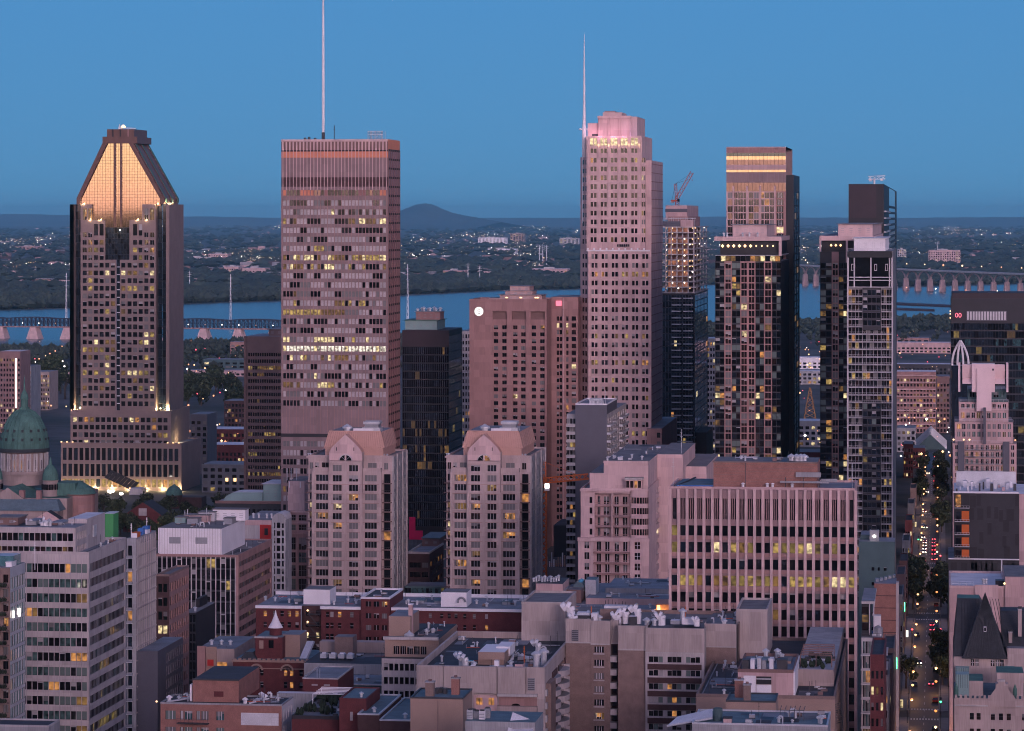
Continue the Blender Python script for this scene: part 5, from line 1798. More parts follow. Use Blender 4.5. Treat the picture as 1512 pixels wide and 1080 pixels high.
# ---- brown office with the white plant house
b = Bld('brown_office_block', 'brown office block with dark glass front and a white plant house on its roof', 'office building', 230, 352, 1130, 820, px2=401)
z, u = b.z, b.u
dd = b.d
x0, x1 = -b.hw, b.hw
pk = picker(431, {'glass_dark': 8, 'glass_grey': 1.2}, .05, YEL, rows={0: .5, 1: .06, 3: .05, 5: .22, 7: .2}, run=.45)
xr = u(347.5)
rws = b.rows(825.5, 16.1, 13.2)
b.fac('S', 0.3, x0, xr, 0, z(821), b.cells(x0 + .5, xr, 16, .88), rws, 'charcoal_panel', pk, 'parts', rec=.15)
b.ribs('S', .3, [x0 + .5 + (xr - x0 - .5) * i / 16 for i in range(17)], .32, .5, 0, z(822.5), 'concrete_pale', 'mullion')
b.walls.poly([(xr, 0, 0), (x1, 0, 0), (x1, 0, z(821)), (xr, 0, z(821))], 'rose_stone')
b.walls.poly([(x0, -.3, z(822.5)), (x1, -.3, z(822.5)), (x1, -.3, z(819)), (x0, -.3, z(819))], 'rose_stone')
b.fac('E', x1, 0, dd, 0, z(821), b.cells(1, dd - 1, 22, .7), b.rows(830, 16.1, 7.5), 'rose_stone', picker(432, {'glass_warm': 5, 'glass_grey': 2, 'blind_mid': 1}, .04, ('lit_dim', 'lit_olive')), 'band', rec=.3, ribbon=True, frame='brown_panel')
b.shell(x0, x1, 0, dd, 0, z(821), 'rose_stone', 'roof_gravel', skip='SE')
b.parapet(x0, x1, 0, dd, z(821), .5, .5, 'rose_stone')
px1 = u(327.2, 3)
dp = Ypx(361.5, b.Xc + px1) - b.Y
m = MB()
zt = z(782.8) + (3 / FOC) * 400
m.box(x0 + .1, px1, 3, dp, z(821), zt, 'white_paint', 'roof_gravel')
for k in range(24):
 xx = x0 + .1 + (px1 - x0) * (k + .5) / 24
 m.box(xx - .05, xx + .05, 2.93, 2.999, z(820), zt, 'concrete_white')
ph = m.build('plant_house', b.root)
clutter(b, x0 + 2, px1 - 1, 5, 20, zt, 14, 92)
clutter(b, px1 + 1, x1 - 1, 4, dd - 2, z(821), 12, 93)
for pa, pc in ((249.8, 266.5), (288.7, 306.3)):
 m = MB()
 m.box(u(pa, 3), u(pc, 3), 2.85, 2.92, z(804.5), z(795), 'grey_metal')
 for k in range(5):
  m.box(u(pa, 3) + .1, u(pc, 3) - .1, 2.78, 2.849, z(804 - k * 1.8), z(803.2 - k * 1.8), 'concrete_grey')
 m.build('louvre', ph)
for (pa, pc, py0, py1, yy, mt) in ((258, 274, 774, 782, 22, 'mint_panel'), (276, 292, 773, 781, 18, 'grey_metal'), (272, 308, 769, 779, 26, 'pink_panel'), (293, 316, 757, 770, 30, 'pale_metal'), (314, 362, 752, 768, 34, 'white_paint'), (330, 343, 764, 772, 20, 'grey_metal')):
 b.unit('rooftop_unit', u(pa, yy), u(pc, yy), yy, yy + 6, zt, zt + (py1 - py0) * b.S * 1.02, mt, 'roof_gravel')
for p, yy, h in ((273, 26, 4.2), (277, 27, 4.6), (305, 28, 5), (308, 29, 3.5)):
 b.mast(u(p, yy), yy, zt, h, .13)
b.done()
b = Bld('grid_front_block', 'narrow grey block with square dark windows beside the brown office roof', 'building', 401.5, 421.5, 1215, 758, depth=12)
z, u = b.z, b.u
b.fac('S', 0, -b.hw, b.hw, 0, z(768), [(u(404.5), u(406.3)), (u(408.5), u(413.8)), (u(416), u(419))], b.rows(772, 11.3, 8.2), 'concrete_grey', picker(441, {'glass_dark': 5, 'glass_blue': 2}, .02), 'parts', rec=.5)
b.shell(-b.hw, b.hw, 0, 12, 0, z(768), 'concrete_grey', None, skip='S')
m = b.part('vaulted_roof')
for k in range(8):
 a0_, a1_ = math.pi * k / 8, math.pi * (k + 1) / 8
 f = lambda a: (b.hw * math.cos(a), z(768) + 10 * b.S * math.sin(a))
 (xa, za), (xc, zc_) = f(a0_), f(a1_)
 m.poly([(xa, 0, za), (xa, 12, za), (xc, 12, zc_), (xc, 0, zc_)], 'pale_metal')
 m.poly([(0, 0, z(768)), (xa, 0, za), (xc, 0, zc_)], 'concrete_grey')
b.done()
b = Bld('red_panel_annex', 'low pale annex with a red wall panel behind the brown office roof', 'building', 355, 401, 1260, 768, depth=40)
z, u = b.z, b.u
b.shell(-b.hw, b.hw, 0, 40, 0, z(768), 'pink_panel', 'roof_grey', skip='')
m = MB()
m.box(u(384), u(400), -.5, -.01, z(796), z(775), 'red_paint')
m.box(u(391), u(396), -.8, -.51, z(790), z(780), 'black_panel')
m.build('wall_panel', b.root)
m = MB()
m.box(u(361), u(384), -.3, -.01, z(799), z(776), 'concrete_pale')
m.build('render_panel', b.root)
for p in (368, 376, 388, 395):
 b.vent(u(p), 8, z(768), 1.5, .4)
b.done()
b = Bld('pink_stair_block', 'pink block with a blank top and paired windows, left of the left pink tower', 'apartment building', 421, 459, 1300, 712, depth=50)
z, u = b.z, b.u
b.fac('S', 0, -b.hw, b.hw, 0, z(756), [(u(425), u(436.5)), (u(441), u(452.5))], [(z(769), z(760.5)), (z(783), z(775)), (z(812), z(794)), (z(831), z(816)), (z(851), z(835)), (z(871), z(855)), (z(893), z(877))], 'pink_panel', picker(451, {'glass_teal': 3, 'glass_dark': 5, 'blind_green': 2}, .06, WARM), 'parts', rec=.4, frame='mullion_grey', nx=3, nz=2)
b.shell(-b.hw, b.hw, 0, 50, 0, z(756), 'pink_panel', 'roof_gravel', skip='S')
b.part('stair_tower').box(u(421.5), u(446), 5, 30, z(756), z(712), 'pink_stone', 'roof_gravel')
m = b.part('cornice')
for py in (756, 772, 788):
 m.box(-b.hw - .1, b.hw, -.6, -.01, z(py) - .3, z(py) + .3, 'pink_stone')
for p in (427.5, 443.5):
 b.part('rainwater_pipe').box(u(p - .6, 5), u(p + .6, 5), 4.7, 4.99, z(722), z(713), 'white_paint')
for p in (424, 430, 438):
 b.mast(u(p, 8), 8, z(712), 5, .2, 'pale_metal', 'dish_mast')
b.railing(u(422), u(446), 6, z(712), 1.3)
b.done()
b = Bld('mint_roof_hall', 'low dark hall with a mint green roof box and curved white canopy', 'building', 318, 424, 1420, 742, depth=60)
z, u = b.z, b.u
b.fac('S', 0, -b.hw, b.hw, 0, z(742), b.cells(-b.hw + 2, b.hw - 2, 12, .6), b.rows(752, 12, 7), 'slate', picker(461, {'glass_blue': 3, 'glass_dark': 4}, .1, WARM), 'band', rec=.3)
b.shell(-b.hw, b.hw, 0, 60, 0, z(742), 'slate', 'roof_grey', skip='S')
b.part('fascia').box(-b.hw, b.hw, -.5, -.01, z(744), z(740), 'brown_panel')
b.unit('roof_box', u(386), u(423), 4, 26, z(742), z(716), 'mint_panel', 'roof_white')
m = b.part('curved_canopy')
for k in range(7):
 a0_, a1_ = R(90 + 12 * k), R(90 + 12 * (k + 1))
 f = lambda a: (u(350) + 22 * b.S * math.cos(a), z(742) + 14 * b.S * math.sin(a))
 (xa, za), (xc, zc_) = f(a0_), f(a1_)
 m.poly([(xa, 2, za), (xa, 16, za), (xc, 16, zc_), (xc, 2, zc_)], 'roof_white')
 m.poly([(u(350), 2, z(742)), (xa, 2, za), (xc, 2, zc_)], 'mint_panel')
m.box(u(350), u(386), 2, 16, z(742), z(728), 'mint_panel', 'roof_white')
b.done()
# ---- long pink office with ribs
pmat('mauve_panel', (0.29, 0.195, 0.195), var=0.1)
b = Bld('ribbed_office_block', 'long pink ribbed office block with two yellow-lit floors and a brick penthouse', 'office building', 989, 1262.5, 860, 723, depth=26)
z, u = b.z, b.u
dd = b.d
x0, x1 = -b.hw, b.hw
n = 22
pc_ = lambda i: 996 + 12.44 * i
cc = [(u(pc_(i) - 3.9), u(pc_(i) + 3.9)) for i in range(n)]
rws = b.rows(777.3, 24.6, 15)
pk = picker(471, {'glass_dark': 9, 'glass_grey': 2, 'glass_blue': 1}, .04, ('lit_dim', 'lit_olive'), rows={1: 0, 3: 0, 9: .5})
rn = random.Random(77)
def prib(i, j):
 if i in (1, 3):
  if rn.random() < .75:
   return rn.choice(['lit_yellow', 'lit_yellow', 'lit_olive', 'lit_olive', 'lit_dim', 'lit_bright'])
 return pk(i, j)
b.fac('S', 0, x0, x1, 0, z(770), cc, rws, 'mauve_panel', prib, 'parts', rec=.4, reveal='mauve_panel')
sl = []
for i in range(n):
 for k in (-2.7, 0, 2.7):
  if i == 0 or i == n - 1:
   if k:
    continue
   sl.append((u(pc_(i) - 2.6), u(pc_(i) + 2.6)))
  else:
   sl.append((u(pc_(i) + k - .75), u(pc_(i) + k + .75)))
b.fac('S', 0, x0, x1, z(770), z(724), sl, [(z(768), z(737))], 'mauve_panel', picker(472, {'glass_dark': 5, 'glass_grey': 3}, .12, ('lit_olive', 'lit_dim'), run=.5), 'band', rec=.4, name='slit_windows')
for i in range(n + 1):
 m = MB()
 xa = u(pc_(i) - 6.2)
 m.box(xa - .36, xa + .36, -.75, -.002, 0, z(723), 'pink_stone')
 m.build('rib', b.root)
m = b.part('sill')
for (ra, rb) in rws:
 for i in range(n):
  m.box(u(pc_(i) - 4.1), u(pc_(i) + 4.1), -.3, -.003, ra - 1.05, ra - .12, 'rose_stone')
b.fac('E', x1, 0, dd, 0, z(723), b.cells(2, dd - 2, 4, .5), rws, 'pink_panel', picker(473, OFFICE, .05), 'band', rec=.4)
b.shell(x0, x1, 0, dd, 0, z(723), 'pink_panel', 'roof_grey', skip='SE')
b.parapet(x0, x1, 0.01, dd, z(723), .6, .4, 'pink_panel')
m = MB()
xa, xb = u(1053.5, 5), u(1207, 5)
m.box(xa, xb, 5, dd - 3, z(723), z(684.5), 'orange_brick', 'roof_gravel')
for k in range(7):
 m.box(xa - .03, xb + .03, 4.95, 4.999, z(719 - k * 5), z(718.6 - k * 5), 'tan_brick')
m.box(xa - .2, xb + .2, 4.7, 4.94, z(686), z(684), 'tan_brick')
m.box(u(1100, 5), u(1101, 5), 4.85, 4.949, z(722), z(686), 'dark_metal')
m.build('penthouse', b.root)
m = MB()
m.box(u(998), u(1051), 3, dd - 2, z(723) + .02, z(719), 'blue_paint', 'roof_teal')
m.bar((u(1000), 3.5, z(719)), (u(1018), dd - 4, z(716)), .25, 'dark_metal')
m.build('skylight', b.root)
for (pa, pc, ya, yb, yy) in ((1152, 1224, 714, 711.5, 2.2), (1175, 1212, 706, 699, 4), (1212, 1236, 713, 709, 5)):
 b.unit('rooftop_gantry', u(pa, yy), u(pc, yy), yy, yy + 1.2, z(ya), z(yb), 'concrete_grey', detail=False)
for p in (1160, 1186, 1210):
 b.part('gantry_post').bar((u(p, 3), 3, z(723)), (u(p, 3), 3, z(706)), .15, 'dark_metal')
for p, h in ((1096, 5), (1132, 6), (1140, 6), (1169, 5)):
 m = MB()
 m.lathe(u(p), 3, [(.35, z(723)), (.35, z(717)), (.6, z(716)), (.1, z(714.5))], 'white_paint', 7)
 m.build('roof_vent', b.root)
b.unit('rooftop_unit', u(1140, 6), u(1146, 6), 8, 11, z(684.5), z(680), 'brown_panel', detail=False)
for p in (1168, 1176, 1182, 1187):
 b.vent(u(p, 8), 10, z(684.5), .9, .7)
b.unit('corner_screen', u(1262), x1 - .05, 1, 8, z(723), z(711), 'pink_panel', detail=False)
clutter(b, xa + 1, xb - 1, 7, dd - 4, z(684.5), 14, 94)
b.mast(u(993), 2, z(723), 8, .08)
b.mast(u(1258), 3, z(723), 7, .08)
b.done()
# ================================================================ foreground, left to right
def cols_e(b, a, c, n, frac):
 return b.cells(a, c, n, frac)
# ---- roof corner at the very bottom left
b = Bld('flat_roof_block', 'flat dark roof with a pale edge at the bottom left corner', 'building', -120, 72, 690, 1072, depth=9)
b.shell(-b.hw, b.hw, 0, 9, 0, b.h, 'concrete_grey', 'roof_tar', skip='')
b.parapet(-b.hw, b.hw, 0, 9, b.h, .35, .3, 'concrete_pale')
b.done()
# ---- teal glass apartment block at the left edge
b = Bld('teal_glass_apartments', 'apartment block with a teal glass side and planted balconies at the left edge', 'apartment building', -90, 15, 765, 838, px2=37.5)
z, u = b.z, b.u
dd = b.d
rws = b.rows(842, 21.3, 17.5)
b.fac('S', 0, -b.hw, b.hw, 0, z(838), b.cells(-b.hw, b.hw, 8, .6), b.rows(848, 21.3, 12), 'tan_brick', picker(501, {'glass_dark': 4, 'glass_warm': 2, 'blind_mid': 1}, .08, WARM), 'parts', rec=.4, frame='mullion_dark', nx=2)
b.fac('E', b.hw, 0, dd, 0, z(850), b.cells(.3, dd - .3, 9, .9), b.rows(853.5, 21.3, 17), 'pale_metal', picker(502, {'teal_pane': 7, 'glass_teal': 2, 'blind_green': 1.5}, .02, ('lit_white', 'lit_dim')), 'parts', rec=.1, frame='mullion_grey')
b.walls.poly([(b.hw, 0, z(850)), (b.hw, dd, z(850)), (b.hw, dd, z(838)), (b.hw, 0, z(838))], 'pale_metal')
b.shell(-b.hw, b.hw, 0, dd, 0, z(838), 'tan_brick', 'roof_grey', skip='SE')
for k in range(12):
 zz_ = z(866 + 21.3 * k)
 b.balcony('S', 0, u(-6), u(14), zz_, 2.0, 'tan_brick', 'dark_metal', hh=1.1)
 m = MB()
 rn = random.Random(k)
 for q in range(7):
  px, py = u(-4 + 2.4 * q), -1.4 + rn.uniform(-.3, .3)
  m.lathe(px, py, [(.05, zz_), (.3 + .2 * rn.random(), zz_ + .5), (.05, zz_ + 1.0 + .4 * rn.random())], 'foliage_dark', 5)
 m.build('balcony_plants', b.root)
b.unit('glass_penthouse', u(-60), u(13), 4, dd - 3, z(838), z(823), 'teal_pane', 'pale_metal', detail=False)
b.mast(u(28), 14, z(850), 7, .1, 'white_paint')
b.unit('rooftop_unit', u(5), u(14), 2, 6, z(838), z(832), 'white_paint', 'roof_white')
m = MB()
for p, ya, yb in ((19, 903, 913), (28, 903, 915)):
 m.box(b.hw + .02, b.hw + .3, b.ue(p) - .2, b.ue(p) + .2, z(yb) , z(ya), 'lamp_white')
m.build('wall_light', b.root)
b.done()
# ---- pale concrete office block
b = Bld('pale_office_block', 'pale concrete office block with long green glazed window bands, foreground left', 'office building', -60, 131, 800, 818, px2=186)
z, u = b.z, b.u
dd = b.d
x0, x1 = -b.hw, b.hw
CW = 'concrete_white'
rws = [(z(y1_), z(y0_)) for y0_, y1_ in ((832, 845), (854.5, 867), (876, 889), (897.5, 910), (919, 931.5), (941, 953.5), (963, 975.5), (984.5, 997), (1006, 1018.5), (1027.5, 1040), (1049, 1061.5), (1070.5, 1083))] + b.rows(1092, 21.7, 12.5)
pk = picker(511, {'glass_dark': 5, 'glass_green': 5, 'blind_green': 2.4}, .03, ('lit_dim', 'lit_orange'), rows={0: .1, 3: .5, 6: .12, 7: .3, 8: .2, 9: .08, 11: .4}, run=.5)
cc = []
p = 128.2
while p > -58:
 cc.append((u(p - 7.3), u(p)))
 p -= 8.15
cc = cc[::-1]
b.fac('S', 0, x0, x1, 0, z(818), cc, rws, CW, pk, 'parts', rec=.3, reveal='mullion_grey', frame='mullion_dark', nx=1, nz=1, bar=.08)
m = b.part('panel_joint')
for i in range(0, len(cc)):
 xx = cc[i][0] - .07
 zc_ = z(818)
 for (ra, rb) in sorted(rws, reverse=True):
  m.box(xx - .03, xx + .03, -.03, -.001, rb + .05, zc_ - .05, 'concrete_grey')
  zc_ = ra
er = rws
b.fac('E', x1, 0, dd, 0, z(818), b.cells(1.2, dd - .8, 27, .8), er, CW, picker(512, {'glass_dark': 3, 'glass_grey': 3, 'blind_mid': 4, 'glass_green': 1, 'glass_warm': 2}, .02, ('lit_olive', 'lit_dim'), rows={3: .12, 11: .4, 7: .1}, run=.5), 'band', rec=.3, ribbon=True, frame='concrete_grey')
b.shell(x0, x1, 0, dd, 0, z(818), CW, 'roof_grey', skip='SE')
b.parapet(x0, x1, 0, dd, z(818), .7, .35, CW)
# set-back top storeys
y0 = 2.5
xt = u(111.5, y0)
dt = Ypx(128.5, b.Xc + xt) - b.Y
zt = z(780)
rt = [(z(800), z(788.5)), (z(816.5), z(808.5))]
b.fac('S', y0, x0, xt, z(818), zt, [(a, c) for a, c in cc if c < xt - .3], rt, CW, picker(513, {'glass_dark': 4, 'glass_green': 3, 'glass_warm': 3}, .04, ('lit_dim',)), 'parts', rec=.3, frame='mullion_dark')
b.fac('E', xt, y0, dt, z(818), zt, b.cells(y0 + 1, dt - .4, 6, .6), rt, CW, picker(514, {'glass_warm': 4, 'glass_grey': 2}, 0), 'parts', rec=.3)
b.shell(x0, xt, y0, dt + .2, z(818), zt, CW, 'roof_grey', skip='SE')
b.part('stair_core').box(u(100, dt), u(128, dt), dt + .21, Ypx(155, b.Xc + u(128, dt)) - b.Y, z(818), zt + 1.2, 'concrete_white', 'roof_white')
for p, w, h in ((12, 34, 10), (60, 12, 5), (95, 16, 3)):
 b.unit('rooftop_unit', u(p - 18, 9), u(p + w - 18, 9), 8, 16, zt, zt + h * b.S, 'brown_panel' if p == 12 else 'concrete_grey', 'roof_gravel' if p == 12 else 'roof_grey')
for p in (66, 69, 74):
 b.vent(u(p, 6), 6, zt, 1.0, .4)
m = MB()
m.lathe(u(64.5, 7), 7, [(.9, zt), (1.1, zt + .8), (.3, zt + 1.1), (.3, zt + 2), (.05, zt + 2.4)], 'white_paint', 9)
m.build('exhaust_cowl', b.root)
m = MB()
m.box(u(128, dt) + .01, u(128, dt) + .35, dt + 6, dt + 9, zt - 4, zt - 1, 'pale_metal')
m.build('wall_vent', b.root)
clutter(b, x0, xt, 5, dt, zt, 30, 1)
clutter(b, xt + 1, x1 - 1, 3, dd - 2, z(818), 10, 2)
b.done()
ck = thing('green_wall_panel', 'bright green painted box standing behind the pale office roof', 'building', (Xat(161, 930), 930, 0))
S_ = Tat(161, 930) / FOC
m = MB()
m.box(-6 * S_, 6.5 * S_, 0, 6, 0, CAM_H - (759 - 320) * S_, 'green_paint', 'roof_grey')
m.build('box_walls', ck)
m = MB()
m.box(-7 * S_, 7.5 * S_, -.3, 6.2, CAM_H - (759 - 320) * S_ + .01, CAM_H - (758 - 320) * S_, 'pale_metal')
m.build('roof_edge', ck)
# ---- grey precast office behind it
b = Bld('precast_office_block', 'grey precast office block with tall slim windows and building materials on its roof', 'office building', 187, 201, 900, 800, px2=241)
z, u = b.z, b.u
dd = b.d
d1 = Ypx(230, b.Xc + b.hw) - b.Y
rws = b.rows(806, 19.2, 15)
b.fac('S', 0, -b.hw, b.hw, 0, z(795), [(u(188.5), u(195))], rws, 'concrete_grey', picker(521, {'glass_blue': 4, 'glass_dark': 4, 'glass_teal': 1}, .06, WARM), 'parts', rec=.8)
for (ra, rb) in rws:
 b.balcony('S', 0, u(187.2), u(196), ra - .5, 1.0, 'pale_metal', 'grey_metal', bars=False, hh=.4)
zsplit = z(962)
b.fac('E', b.hw, 0, d1, zsplit, z(795), b.cells(.8, d1 - .4, 10, .42), [r for r in rws if r[0] > zsplit], 'concrete_grey', picker(522, {'glass_dark': 6, 'glass_blue': 2, 'blind_mid': 1}, .01, WARM), 'parts', rec=.5)
b.fac('E', b.hw, 0, d1, 0, zsplit, b.cells(.8, d1 - .4, 10, .42), [r for r in rws if r[1] < zsplit], 'concrete_grey', picker(523, {'glass_blue': 4, 'glass_dark': 2}, 0), 'band', rec=.5)
b.shell(-b.hw, b.hw, 0, d1, 0, z(795), 'concrete_grey', 'roof_grey', skip='SE')
m = b.part('facade_grid')
for (ra, rb) in rws:
 m.box(b.hw + .003, b.hw + .3, .2, d1, ra - .45, ra - .1, 'concrete_white')
for k in range(11):
 y = .8 + (d1 - 1.2) * k / 10
 m.box(b.hw + .003, b.hw + .22, y - .14, y + .14, zsplit, z(797), 'concrete_white')
# lower annex in blue-grey
xa = b.hw + 6
b.fac('E', xa, 1.0, dd, 0, zsplit, b.cells(dd * .32, dd - .5, 8, .55), b.rows(972, 19.5, 14.5), 'lead_panel', picker(524, {'glass_blue': 5, 'glass_dark': 2}, .01), 'parts', rec=.4)
b.shell(b.hw + .01, xa, 1.0, dd, 0, zsplit, 'lead_panel', 'roof_grey', skip='E')
rn = random.Random(6)
for k in range(9):
 m = MB()
 p = 190 + k * 4.4
 yy = rn.uniform(1, d1 - 4)
 mt = rn.choice(['blue_paint', 'crane_orange', 'tan_stucco', 'white_paint', 'concrete_dark', 'blue_paint'])
 xx = -b.hw + .4 + rn.random() * (2 * b.hw - 2)
 m.box(xx, xx + 1.6, yy, yy + rn.uniform(1, 4), z(795), z(795) + rn.uniform(.6, 2.2), mt)
 m.build('stacked_materials', b.root)
for y in (2, d1 - 3):
 b.mast(-b.hw * .4, y, z(795), 4, .12, 'white_paint')
b.done()
# ---- brown brick office
b = Bld('brown_brick_office', 'brown brick office with a grid of windows, one pair lit yellow', 'office building', 231, 250, 965, 851, px2=279)
z, u = b.z, b.u
dd = b.d
rws = b.rows(862, 20.5, 13)
b.fac('S', 0, -b.hw, b.hw, 0, z(851), [(u(233.5), u(239.5)), (u(241), u(247))], rws, 'dark_brick', lambda i, j: 'lit_bright' if i == 3 else ('lit_dim' if i == 4 else 'glass_dark'), 'parts', rec=.3, frame='mullion_dark')
b.fac('E', b.hw, 0, dd, 0, z(851), b.cells(.8, dd - .5, 8, .74), rws, 'rose_stone', picker(531, {'glass_warm': 5, 'glass_dark': 3}, .02, ('lit_dim',)), 'parts', rec=.3)
b.shell(-b.hw, b.hw, 0, dd, 0, z(851), 'dark_brick', 'roof_gravel', skip='SE')
b.parapet(-b.hw, b.hw, 0, dd, z(851), .6, .4, 'tan_brick')
b.done()
b = Bld('dark_glass_block', 'low dark glass block between the brown brick office and the brown office block', 'building', 270, 289, 1020, 905, px2=318)
z, u = b.z, b.u
b.fac('S', 0, -b.hw, b.hw, 0, z(905), b.cells(-b.hw, b.hw, 4, .85), b.rows(908, 14, 11), 'black_panel', picker(541, {'glass_dark': 1}, 0), 'band', rec=.1)
b.shell(-b.hw, b.hw, 0, b.d, 0, z(905), 'charcoal_panel', 'roof_gravel', skip='S')
b.unit('rooftop_unit', -b.hw + 1, b.hw - 2, b.d * .5, b.d * .9, z(905), z(892), 'black_panel', 'roof_tar', detail=False)
b.vent(u(284), 4, z(905), 1, .4)
b.done()
# ---- long red brick apartment house
b = Bld('red_brick_apartments', 'long dark red brick apartment house with white cornices and a raised centre block', 'apartment building', 378, 773, 940, 898, depth=30)
z, u = b.z, b.u
RB = 'red_brick'
x0, x1 = -b.hw, b.hw
FB = {'glass_dark': 6, 'glass_warm': 3, 'blind_mid': 1.2, 'blind_pale': .6}
rws = b.rows(905, 16.5, 8)
b.fac('S', 0, x0, u(445), 0, z(898), [(u(p), u(p + 5)) for p in (389, 403, 414, 424.5, 436)], rws, RB, picker(551, FB, .06, ('lit_orange', 'lit_bright')), 'parts', rec=.3, frame='mullion_grey', nx=1, nz=2)
b.fac('S', 2.5, u(445), u(474), 0, z(898), [(u(449), u(453)), (u(464), u(469))], rws, 'dark_brick', picker(552, FB, .3, ('lit_bright',)), 'parts', rec=.3)
b.fac('S', 0, u(474), u(534), 0, z(898), [(u(p), u(p + 5)) for p in (481, 487.5, 499, 517)], rws, RB, picker(553, FB, .06, ('lit_orange',)), 'parts', rec=.3, frame='mullion_grey', nx=1, nz=2)
b.fac('S', 0, u(577), x1, 0, z(898), [(u(p), u(p + 4.5)) for p in (633, 650, 661, 671, 684, 698, 716)], b.rows(905, 16.5, 7), RB, picker(554, FB, .03, ('lit_orange',)), 'parts', rec=.3, frame='mullion_grey', nx=1, nz=2)
b.fac('S', -1.5, u(534), u(577), 0, z(884), [(u(p), u(p + 8)) for p in (541.5, 553, 565)], b.rows(888, 17.4, 7.5), RB, picker(555, FB, .2, ('lit_bright', 'blind_pale', 'lit_orange')), 'parts', rec=.3, frame='mullion_grey', nx=2)
b.shell(u(534), u(577), -1.5, 22, 0, z(884), RB, 'roof_tar', skip='S')
b.parapet(u(534), u(577), -1.5, 22, z(884), .5, .5, 'white_paint', 'cornice')
b.shell(x0, x1, 2.6, 30, 0, z(898), RB, 'roof_grey', skip='S')
m = b.part('roof_deck')
for pa, pc in ((378, 445), (474, 534), (577, 773)):
 m.box(u(pa), u(pc), 0, 2.59, z(898) - .3, z(898), RB, 'roof_grey')
m = b.part('cornice')
for pa, pc in ((377.5, 446), (473, 533.5), (578, 773.3)):
 m.box(u(pa), u(pc), -.6, -.002, z(898) - .6, z(896.8), 'white_paint')
m.box(x0, x1, 29, 29.6, z(898), z(893), 'white_paint')
for (p, ya) in ((449, 1), (463, 1)):
 pass
m = MB()
for k in range(4):
 zz_ = z(910 + 16.5 * k)
 m.box(u(453), u(472), .2, 2.3, zz_, zz_ + .12, 'dark_metal')
 m.bar((u(453), .2, zz_ + 1), (u(472), .2, zz_ + 1), .06, 'dark_metal')
 m.bar((u(455), .8, zz_), (u(469), .8, zz_ - 16.5 * b.S), .14, 'dark_metal')
m.build('fire_escape', b.root)
for py in (904, 921, 938):
 m = MB()
 m.lathe(u(454), .4, [(.05, z(py) - .35), (.42, z(py)), (.05, z(py) + .35)], 'lamp_gold', 6)
 m.build('wall_light', b.root)
for pa, pc, ya, yb, y in ((448, 487, 893, 876, 6), (651, 689, 895, 876.5, 5)):
 b.unit('roof_house', u(pa, y), u(pc, y), y, y + 10, z(898), z(yb), 'white_paint', 'roof_gravel', detail=False)
m = MB()
cx, cz_ = u(678.5), z(890)
for i in range(16):
 a0_, a1_ = math.pi * i / 15, math.pi * (i + 1) / 15
 m.bar((cx + 1.1 * math.cos(a0_), 4, cz_ + 1.3 * math.sin(a0_)), (cx + 1.1 * math.cos(a1_), 4, cz_ + 1.3 * math.sin(a1_)), .3, 'grey_metal', 5)
m.build('duct_bend', b.root)
for p in (386, 402, 426, 495, 510, 525, 600, 615, 700, 720, 745):
 b.vent(u(p, 8), 6 + p % 9, z(898), .9, .35)
for p in (432, 612, 640, 740):
 b.unit('rooftop_unit', u(p, 10), u(p + 12, 10), 12, 18, z(898), z(894), 'grey_metal', 'roof_teal')
b.part('rainwater_pipe').box(u(444.5), u(446), -.4, 0, 0, z(898), 'grey_metal')
clutter(b, x0, u(445), 3, 28, z(898), 14, 3)
clutter(b, u(490), u(534), 3, 28, z(898), 14, 4)
clutter(b, u(580), u(648), 3, 28, z(898), 16, 5)
clutter(b, u(692), x1, 3, 28, z(898), 16, 6)
clutter(b, u(536), u(575), 0, 20, z(884), 8, 7)
b.done()
# ---- ornate red hall with a conical turret
b = Bld('ornate_brick_hall', 'ornate red brick hall with stone trim, arched gables and a white conical turret', 'hall', 344, 458, 880, 972, px2=482)
z, u = b.z, b.u
dd = b.d
x0, x1 = -b.hw, b.hw
b.fac('S', 0, x0, x1, 0, z(976), [(u(p), u(p + 5)) for p in (352, 384, 419, 428, 442)], b.rows(989, 18, 9), RB, picker(561, {'glass_dark': 4, 'glass_warm': 2}, .3, ('lit_orange',)), 'parts', rec=.4, frame='concrete_pale', nx=1, nz=2)
b.shell(x0, x1, 0, dd, 0, z(976), RB, 'roof_teal', skip='S')
m = b.part('stone_trim')
m.box(x0 - .2, x1 + .2, -.5, -.002, z(978), z(975), 'tan_stucco')
m.box(x0 - .1, x1 + .1, -.3, -.003, z(988), z(986.8), 'tan_stucco')
for i in range(16):
 xx = x0 + (x1 - x0) * (i + .5) / 16
 m.box(xx - .4, xx + .4, -.7, -.003, z(975), z(973.2 - (i % 2) * .8), 'tan_stucco')
for p, r_ in ((379, 9), (424, 9)):
 g = MB()
 cx, cz_ = u(p), z(990)
 for i in range(10):
  a0_, a1_ = math.pi * i / 10, math.pi * (i + 1) / 10
  g.bar((cx + r_ * b.S * math.cos(a0_), -.4, cz_ + r_ * b.S * .95 * math.sin(a0_)), (cx + r_ * b.S * math.cos(a1_), -.4, cz_ + r_ * b.S * .95 * math.sin(a1_)), .32, 'tan_stucco')
 g.poly([(cx + r_ * b.S * .9 * math.cos(math.pi * i / 10), -.05, cz_ + r_ * b.S * .85 * math.sin(math.pi * i / 10)) for i in range(11)], 'dark_brick')
 for q in (-5, 0, 5):
  g.box(cx + (q - 1.5) * b.S, cx + (q + 1.5) * b.S, -.12, -.06, cz_, cz_ + 4 * b.S, 'lit_orange' if q == 0 and p < 400 else 'glass_dark')
 g.build('arched_gable', b.root)
